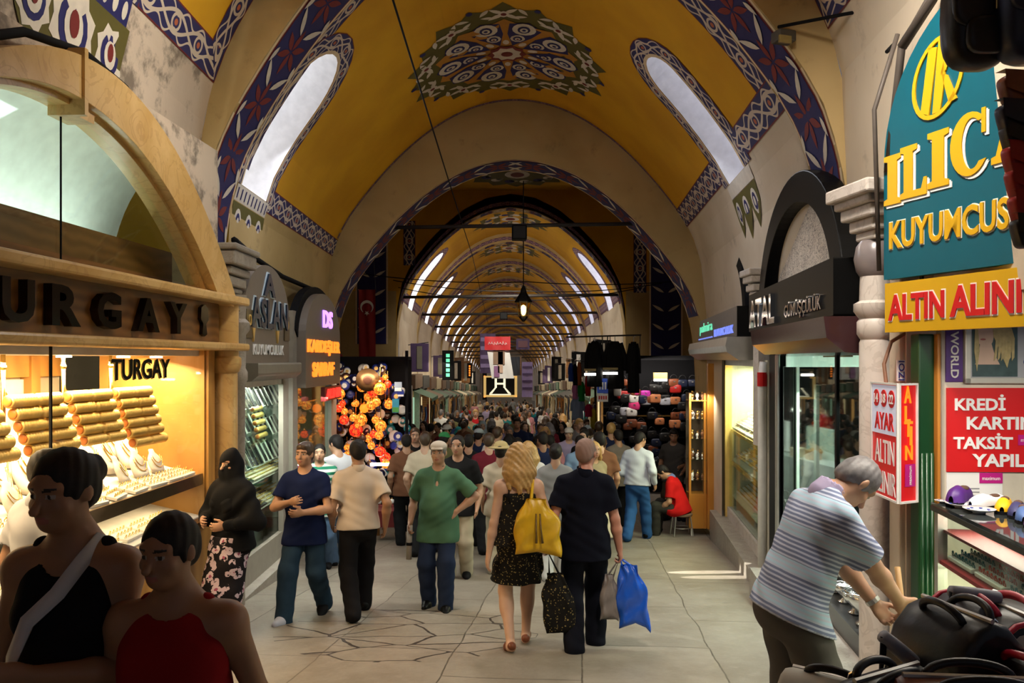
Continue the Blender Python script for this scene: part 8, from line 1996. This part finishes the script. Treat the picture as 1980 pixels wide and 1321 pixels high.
carrier(GB, gb, .15, .34, .07, pm('grey_polythene', (.20, .17, .16), .3), .008)
mb = MB(); mb.tube([gb+Vector((-.02, 0, .15)), hw_+Vector((-.01, .01, .0)), gb+Vector((.03, 0, .15))], .008, 6); mb.build('handle', pm('grey_polythene', (.20, .17, .16), .3), GB, smooth=True)
# --- man in pale shirt and jeans
J = skel(1.76, False, 8, 0, 0, (-28, 6), ((.05, .15, 0), (-.05, -.14, .03, -30)), ((.16, .02, .0), (-.12, .12, .05)), hcurl=(.5, .5))
PSH = m_stripes('pale_blue_stripe', (1, 0, 0), 60., (.60, .62, .68), (.50, .53, .62), .5)
person('man in pale long-sleeved shirt and blue jeans walking away near the bag shop', J, foot_place(1232, 12.9), -.45, SKIN, [('hair', hair_sdf(J, 'short'), HAIR_B), ('shirt', shirt_sdf(J, 1.85, -.02, .016), PSH), ('belt', (lambda s: s.ell(J['P'](0, -.003, -.02), A3((.100, .076, .012))*1.76, .004, J['T']))(SDF()), LBR), ('jeans', trouser_sdf(J, .010, .01, .0), cloth('bright_denim', (.025, .085, .24), .25))]+shoes(J, BLACK), h=.010)
# --- seated man in red
J = skel(1.70, False, 22, 0, 0, (10, 28), ((.09, .26, 0), (-.09, .24, 0)), ((.10, .23, .02), (-.10, .20, .06)), ph=.275, knees=((.25, 1, .6), (-.25, 1, .6)), hcurl=(.6, .6))
SM = person('man in red polo sitting bent forward on a stool', J, foot_place(1318, 13.35), 1.15, SKIN, [('hair', hair_sdf(J, 'short'), HAIR_B), ('polo_shirt', shirt_sdf(J, .75, -.06, .014), cloth('red_polo', (.55, .012, .012))), ('collar', collar_sdf(J), cloth('blue_collar', (.15, .2, .4))), ('trousers', trouser_sdf(J, .012, .01, .3), cloth('charcoal_trousers', (.035, .033, .028)))]+shoes(J, BLACK_M), h=.010)
st = SM.location; ST = thing('stool', 'low steel-legged stool under the man in red', 'stool', st)
mb = MB(); mb.lathe([(.17, .36), (.18, .375), (.18, .395), (.16, .41)], st+Vector((0, 0, -.02)), 20); mb.build('seat', pm('worn_wood_seat', (.28, .19, .12), .6), ST, auto=40)
for sx in (-1, 1):
    for sy in (-1, 1): mb = MB(); mb.tube([st+Vector((sx*.12, sy*.12, .34)), st+Vector((sx*.16, sy*.16, -.015*sy))], .011, 6); mb.build('leg', STEEL, ST)
mb = MB(); mb.tube([st+Vector((.145*math.cos(q), .145*math.sin(q), .14)) for q in (2*PI*k/20 for k in range(20))], .007, 6, 0, closed=True); mb.build('foot_ring', STEEL, ST, smooth=True)
# --- men behind the seated one
J = skel(1.72, False, 3, 0, 0, (18, 8), ((.06, .03, 0), (-.06, -.03, 0)), ((.13, .08, .03), (-.13, .08, .03)))
person('dark-haired man in grey T-shirt standing behind the seated man', J, foot_place(1303, 15.0), PI-.5, SKIN_T, [('hair', hair_sdf(J, 'fringe'), HAIR_B), ('tshirt', shirt_sdf(J, .7, -.1, .014), cloth('dark_grey_tee', (.06, .055, .05))), ('trousers', trouser_sdf(J), cloth('brown_trousers', (.05, .035, .022)))]+shoes(J, BLACK_M), h=.011, fingers=False)
J = skel(1.74, False, 2, 0, 0, (0, 0), ((.06, .03, 0), (-.06, -.03, 0)))
person('man in grey-brown shirt standing in shade behind the pale-shirted man', J, foot_place(1196, 14.2), .3, SKIN_T, [('hair', hair_sdf(J, 'short'), HAIR_B), ('shirt', shirt_sdf(J, .8, -.1, .014), cloth('taupe_shirt', (.16, .13, .11))), ('trousers', trouser_sdf(J), cloth('black_trousers', (.008, .007, .008)))]+shoes(J, BLACK_M), h=.011, fingers=False)
J = skel(1.66, False, 6, 0, 0, (40, 10), ((.06, .03, 0), (-.06, -.03, 0)), ((.10, .14, .10), (-.13, .05, 0)))
person('man with a dark bag strap beside the orange cabinet', J, foot_place(1345, 14.8), PI-.9, SKIN_T, [('hair', hair_sdf(J, 'short'), HAIR_B), ('shirt', shirt_sdf(J, .7, -.1, .014), cloth('ash_shirt', (.16, .15, .14))), ('trousers', trouser_sdf(J), cloth('black_trousers', (.008, .007, .008)))]+shoes(J, BLACK_M), h=.011, fingers=False)
# --- shopkeeper in red behind the silver window
J = skel(1.70, False, 0, 0, 0, (5, 0), ((.06, .0, 0), (-.06, .0, 0)), ((.10, .12, .06), (-.10, .12, .06)))
o = person('shopkeeper in red shirt behind the white monitor of the silver shop', J, R @ Vector((ud(5.95), -.45, -1.75)), PI-.9, SKIN, [('hair', hair_sdf(J, 'short'), HAIR_B), ('shirt', shirt_sdf(J, .7, -.1, .014), cloth('red_polo', (.55, .012, .012))), ('trousers', trouser_sdf(J), cloth('black_trousers', (.008, .007, .008)))]+shoes(J, BLACK_M), h=.011, fingers=False)
# --- man sweeping
J = skel(1.76, False, 22, 0, 0, (4, 42), ((.085, .04, 0), (-.085, -.05, 0)), ((.035, .275, .11), (.0, .31, .03)), ph=.535, hip=(0, -.035), poles=((1, -.4, -.6), (-1, -.5, -.5)), hcurl=(.95, .95), palm=((-.9, .1, .3), (.9, .1, .3)))
swp = Vector((1.44, 3.86, G(3.86))); SW = person('grey-haired man in striped polo bending over a broom', J, swp, -PI/2+.10, SKIN, [('hair', hair_sdf(J, 'short'), HAIR_G), ('polo_shirt', shirt_sdf(J, .80, -.045, .016), POLO), ('collar', collar_sdf(J), cloth('lilac_collar', (.42, .36, .52))), ('trousers', trouser_sdf(J, .018, .0, .0), cloth('taupe_trousers', (.085, .078, .070)))]+shoes(J, BLACK_M), h=.0065)
a = wpos(SW, J['wrR']+J['fdR']*.06+J['pnR']*.02); b = wpos(SW, J['wrL']+J['fdL']*.06+J['pnL']*.02); d = (b-a).normalized()
if d.z > 0: d = -d
d = Vector((.10, -.05, -1)).normalized() if abs(d.z) < .5 else d
tip = a+d*((a.z-G(3.6)-.06)/-d.z); BR = thing('broom', 'wooden-handled broom held by the sweeping man', 'broom', tip)
mb = MB(); mb.tube([a-d*.18, tip], .014, 10); mb.build('handle', pm('broom_wood', (.42, .24, .08), .5), BR, smooth=True)
mb = MB(); mb.box(tip+Vector((0, 0, .02)), (.09, .34, .05)); mb.build('head', pm('broom_wood', (.42, .24, .08), .5), BR, bevel=.01)
mb = MB(); mb.add([tip+Vector((x, y, z)) for z, sx in ((.0, .035), (-.075, .055)) for x in (-sx, sx) for y in (-.165, .165)], [(0, 1, 3, 2), (4, 6, 7, 5), (0, 4, 5, 1), (2, 3, 7, 6), (0, 2, 6, 4), (1, 5, 7, 3)]); mb.build('bristles', pm('straw_bristle', (.35, .24, .08), .9), BR)
mb = MB(); wl = wpos(SW, J['wrL']-J['fdL']*.02); dv = (wpos(SW, J['wrL'])-wpos(SW, J['elL'])).normalized(); mb.lathe([(.036, 0), (.036, .022)], wl, 14, 0, dv); q = mb.build('wrist_watch', STEEL); tag(q, 'steel watch on the sweeping man\'s wrist', 'watch')
# ================================================================ the crowd: eight figures built once, then dressed differently
SKM = (SKIN, SKIN_T, SKIN_P)
def arche(H, fem, kind, walk, up, hair, i):
    a = .13 if walk else .03
    J = skel(H, fem, 2, 0, 0, (random.uniform(-20, 20), 2), ((.055, a, 0), (-.055, -a, .02 if walk else 0, -25 if walk else 0)), ((.14, .02+.05*walk, -.03), (-.14, .05, -.02)) if not up else ((.09, .14, .26), (-.14, .03, -.03)))
    top = shirt_sdf(J, .70 if not up else 1.8, -.08, .014); low = trouser_sdf(J, .010, .02, .0) if kind == 'trousers' else skirt_sdf(J, .0, .22, .10, .15, .8)
    cw = cloth('crowd_base', (.3, .3, .3))
    o = person('crowd figure %d' % i, J, (0, 0, -60-3*i), 0, SKIN, [('hair', hair_sdf(J, hair), HAIR_B), ('top', top, cw), (kind, low, cw)]+shoes(J, BLACK_M), h=.0135, fingers=False, face=True)
    LABELS.pop('crowd figure %d' % i, None); return o, J
AR = [arche(1.74, False, 'trousers', True, False, 'short', 0), arche(1.72, False, 'trousers', False, False, 'receding', 1), arche(1.64, True, 'trousers', True, False, 'long', 2), arche(1.63, True, 'skirt', True, False, 'long', 3), arche(1.76, False, 'trousers', True, False, 'fringe', 4), arche(1.62, True, 'trousers', False, False, 'bun', 5), arche(1.70, False, 'trousers', False, True, 'short', 6)]
# a sun hat, a cap and a headscarf as children for some
def hat_mesh(kind, J):
    H = J['H']; hh = lambda x, y, z: J['head']+J['Hd'] @ A3((x, y, z))*H; s = SDF()
    if kind == 'sun_hat': s.ell(hh(0, -.005, .046), A3((.055, .064, .040))*H, .01*H, J['Hd']); s.ell(hh(0, -.005, .030), A3((.105, .11, .010))*H, .01*H, J['Hd'])
    elif kind == 'cap': s.ell(hh(0, -.006, .034), A3((.052, .062, .040))*H, .01*H, J['Hd']); s.cone(hh(-.02, .05, .026), hh(.02, .05, .026), .03*H, .03*H, .01*H, ((0, 0, 1), .3)); s.cut(hh(0, 0, .016), (0, 0, -1))
    else: s.ell(hh(0, -.012, .012), A3((.054, .064, .064))*H, .02*H); s.cone(hh(0, -.01, -.03), J['P'](0, -.01, .25), .052*H, .085*H, .03*H); s.ell(hh(0, .058, -.006), A3((.036, .034, .050))*H, .005*H, None, True)
    V, Q = s.mesh(.013); return np_mesh(kind, V, Q, [BLACK_M])
HATS = {}
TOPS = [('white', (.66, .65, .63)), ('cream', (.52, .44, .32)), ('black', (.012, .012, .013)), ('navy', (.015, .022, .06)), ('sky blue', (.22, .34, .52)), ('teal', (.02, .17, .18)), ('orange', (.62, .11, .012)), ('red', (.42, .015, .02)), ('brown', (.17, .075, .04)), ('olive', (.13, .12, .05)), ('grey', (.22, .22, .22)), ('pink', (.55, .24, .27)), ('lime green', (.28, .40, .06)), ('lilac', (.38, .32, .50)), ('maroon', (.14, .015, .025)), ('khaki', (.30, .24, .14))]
LOWS = [('black', (.010, .010, .011)), ('denim', (.04, .08, .16)), ('beige', (.42, .36, .26)), ('grey', (.12, .12, .12)), ('white', (.55, .54, .52))]
used_ = [0]*len(AR); HM = {'dark': HAIR_B, 'brown': HAIR_N, 'grey': HAIR_G, 'blonde': HAIR_Y}
def put(ai, px, d, facing, top, low, hair='dark', hat=None, label=None, hatc=None, X=None, sc_=1.):
    src, J = AR[ai]; tn, tc = TOPS[top]; ln, lc = LOWS[low]
    p = Vector((Wx(px, d) if X is None else X, d, G(d))); m = {'top': cloth('crowd_'+tn.replace(' ', '_'), tc), 'trousers': cloth('crowd_low_'+ln, lc), 'skirt': cloth('crowd_low_'+ln, lc), 'hair': HM[hair], 'person': SKM[(top+ai) % 3]}
    o = dup(src, p, facing, label, 'crowd', sc_, m)
    if hat:
        k = (hat, ai)
        if k not in HATS: HATS[k] = hat_mesh(hat, J)
        c = bpy.data.objects.new(hat, HATS[k]); C.objects.link(c); c.parent = o; c.material_slots[0].link = 'OBJECT'; c.material_slots[0].material = cloth('hat_'+hatc[0], hatc[1])
    del o['group']; LABELS[label] = None
    return o
STRAW = ('straw', (.48, .38, .18)); WHH = ('white', (.60, .58, .55)); GRH = ('grass_green', (.05, .28, .10)); BLH = ('pale_blue', (.38, .46, .50))
away, toward = 0., PI
special = [(1, 786, 12.4, away+.2, 8, 0, 'dark', None, 'dark-haired man in brown shirt standing beside the table of the lamp stall'),
 (4, 822, 11.4, away-.1, 1, 0, 'brown', None, 'man in cream polo with his back to us behind the man in green'),
 (1, 886, 9.6, toward-.1, 2, 2, 'dark', None, 'man in black polo facing us over the green shirt'),
 (5, 968, 9.9, away, 1, 2, 'dark', ('sun_hat', STRAW), 'woman in straw sun hat and cream top beyond the blonde woman'),
 (2, 1023, 10.2, away+.1, 0, 2, 'blonde', None, 'blonde woman in white top between the couple and the crowd'),
 (5, 1074, 9.4, away-.1, 10, 4, 'dark', None, 'woman in grey top and white trousers just ahead of the bald man'),
 (4, 1160, 11.6, away+.1, 8, 0, 'dark', None, 'tall man in brown shirt ahead to the right of the bald man'),
 (3, 1147, 10.8, toward+.6, 15, 2, 'blonde', None, 'blonde woman in khaki top half hidden by the bald man'),
 (6, 1122, 13.0, away, 4, 0, 'dark', None, 'man in sky blue shirt raising a camera above the crowd'),
 (0, 858, 13.2, away, 9, 0, 'dark', ('cap', GRH), 'man in grass green cap above the crowd'),
 (0, 925, 14.5, away, 3, 1, 'dark', ('cap', BLH), 'man in pale blue cap and navy shirt in mid crowd'),
 (2, 1000, 13.5, toward, 2, 0, 'dark', None, 'long-haired woman in black top facing us in mid crowd'),
 (1, 906, 12.2, away, 2, 0, 'dark', None, 'man in black shirt walking away behind the green cap'),
 (0, 945, 11.6, away+.1, 14, 0, 'brown', None, 'brown-haired man in maroon shirt walking away beside the straw hat'),
 (4, 1050, 12.6, away, 3, 1, 'dark', None, 'dark-haired man in navy shirt walking away in mid crowd'),
 (1, 1100, 15.5, toward, 13, 3, 'grey', ('cap', WHH), 'man in white cap and lilac shirt facing us'),
 (0, 1008, 34., away, 6, 0, 'dark', None, 'person in orange shirt shining out of the distant crowd')]
for ai, px, d, f, t_, l_, hr, hat, lb in special: put(ai, px, d, f, t_, l_, hr, hat[0] if hat else None, lb, hat[1] if hat else None)
placed = [(Wx(s_[1], s_[2]), s_[2]) for s_ in special]+[(o.location.x, o.location.y) for o in bpy.data.objects if o.name.startswith('person') and o.location.z > -20 and o.parent is None]
zones = [(10.5, 14.2, 8, 'before the thick tie rod'), (14.2, 19, 26, 'under the crossing'), (19, 24, 24, 'at the mouth of the long vault'), (24, 32, 26, 'under the first bays of the long vault'), (32, 44, 24, 'deep in the long vault'), (44, 70, 20, 'at the far end of the long vault')]
rr = random.Random(11)
gar = {0: 'shirt', 1: 'shirt', 2: 'blouse', 3: 'blouse', 4: 'polo', 5: 'top', 6: 'shirt'}; who = {0: 'man', 1: 'man', 2: 'woman', 3: 'woman', 4: 'man', 5: 'woman', 6: 'man'}
for a, b, n, where in zones:
    k = tries = 0
    while k < n and tries < 4000:
        tries += 1; d = rr.uniform(a, b); X = rr.uniform(-1.75 if d < 14.2 else -2.2, 2.0 if d < 14.2 else 2.3); px = VX+X*F/d
        if d < 14.2 and (not (795 < px < 1170) or any(abs(px-s_[1]) < 30 and d < s_[2] for s_ in special)): continue
        if any(math.hypot(X-x, d-y) < .58 for x, y in placed): continue
        ai = rr.randrange(6); t_ = rr.choices(range(16), (9, 5, 6, 4, 3, 2, .6, 2, 3, 2, 3, 2, .8, 2, 2, 3) if d > 24 else (3, 3, 9, 7, 1, 2, .2, 1, 6, 4, 3, .6, .3, .8, 4, 3))[0]; l_ = rr.randrange(5); hr = rr.choices(('dark', 'brown', 'grey', 'blonde'), (6, 3, 1, 1.2))[0]; f = away if rr.random() < .6 else toward  # dark clothes weighted up in the nearer zones, standing in for shade there
        hat = None
        if rr.random() < .10: hat = rr.choice((('cap', WHH), ('sun_hat', STRAW), ('headscarf', WHH), ('headscarf', BLH)))
        hn = '' if not hat else ' and %s %s' % (hat[1][0].replace('_', ' '), hat[0].replace('_', ' '))
        lb = '%s-haired %s in %s %s%s %s %s' % (hr, who[ai], TOPS[t_][0], gar[ai], hn, 'walking away' if f == away else 'coming towards us', where)
        if lb in LABELS or len(lb.split()) > 16: continue
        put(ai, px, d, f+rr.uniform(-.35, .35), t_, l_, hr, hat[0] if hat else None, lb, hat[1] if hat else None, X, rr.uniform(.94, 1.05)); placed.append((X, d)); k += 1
for i, (o, J) in enumerate(AR):                               # the models themselves join the far end of the crowd
    if 'group' in o: del o['group']
    d = 71+.9*i; o.location = (-1.6+.6*i, d, G(d)); o.rotation_euler = (0, 0, (0, PI)[i % 2]); tag(o, 'tiny %s in grey, %s of the last row of the crowd' % (who[i], ORD[i]), 'person')
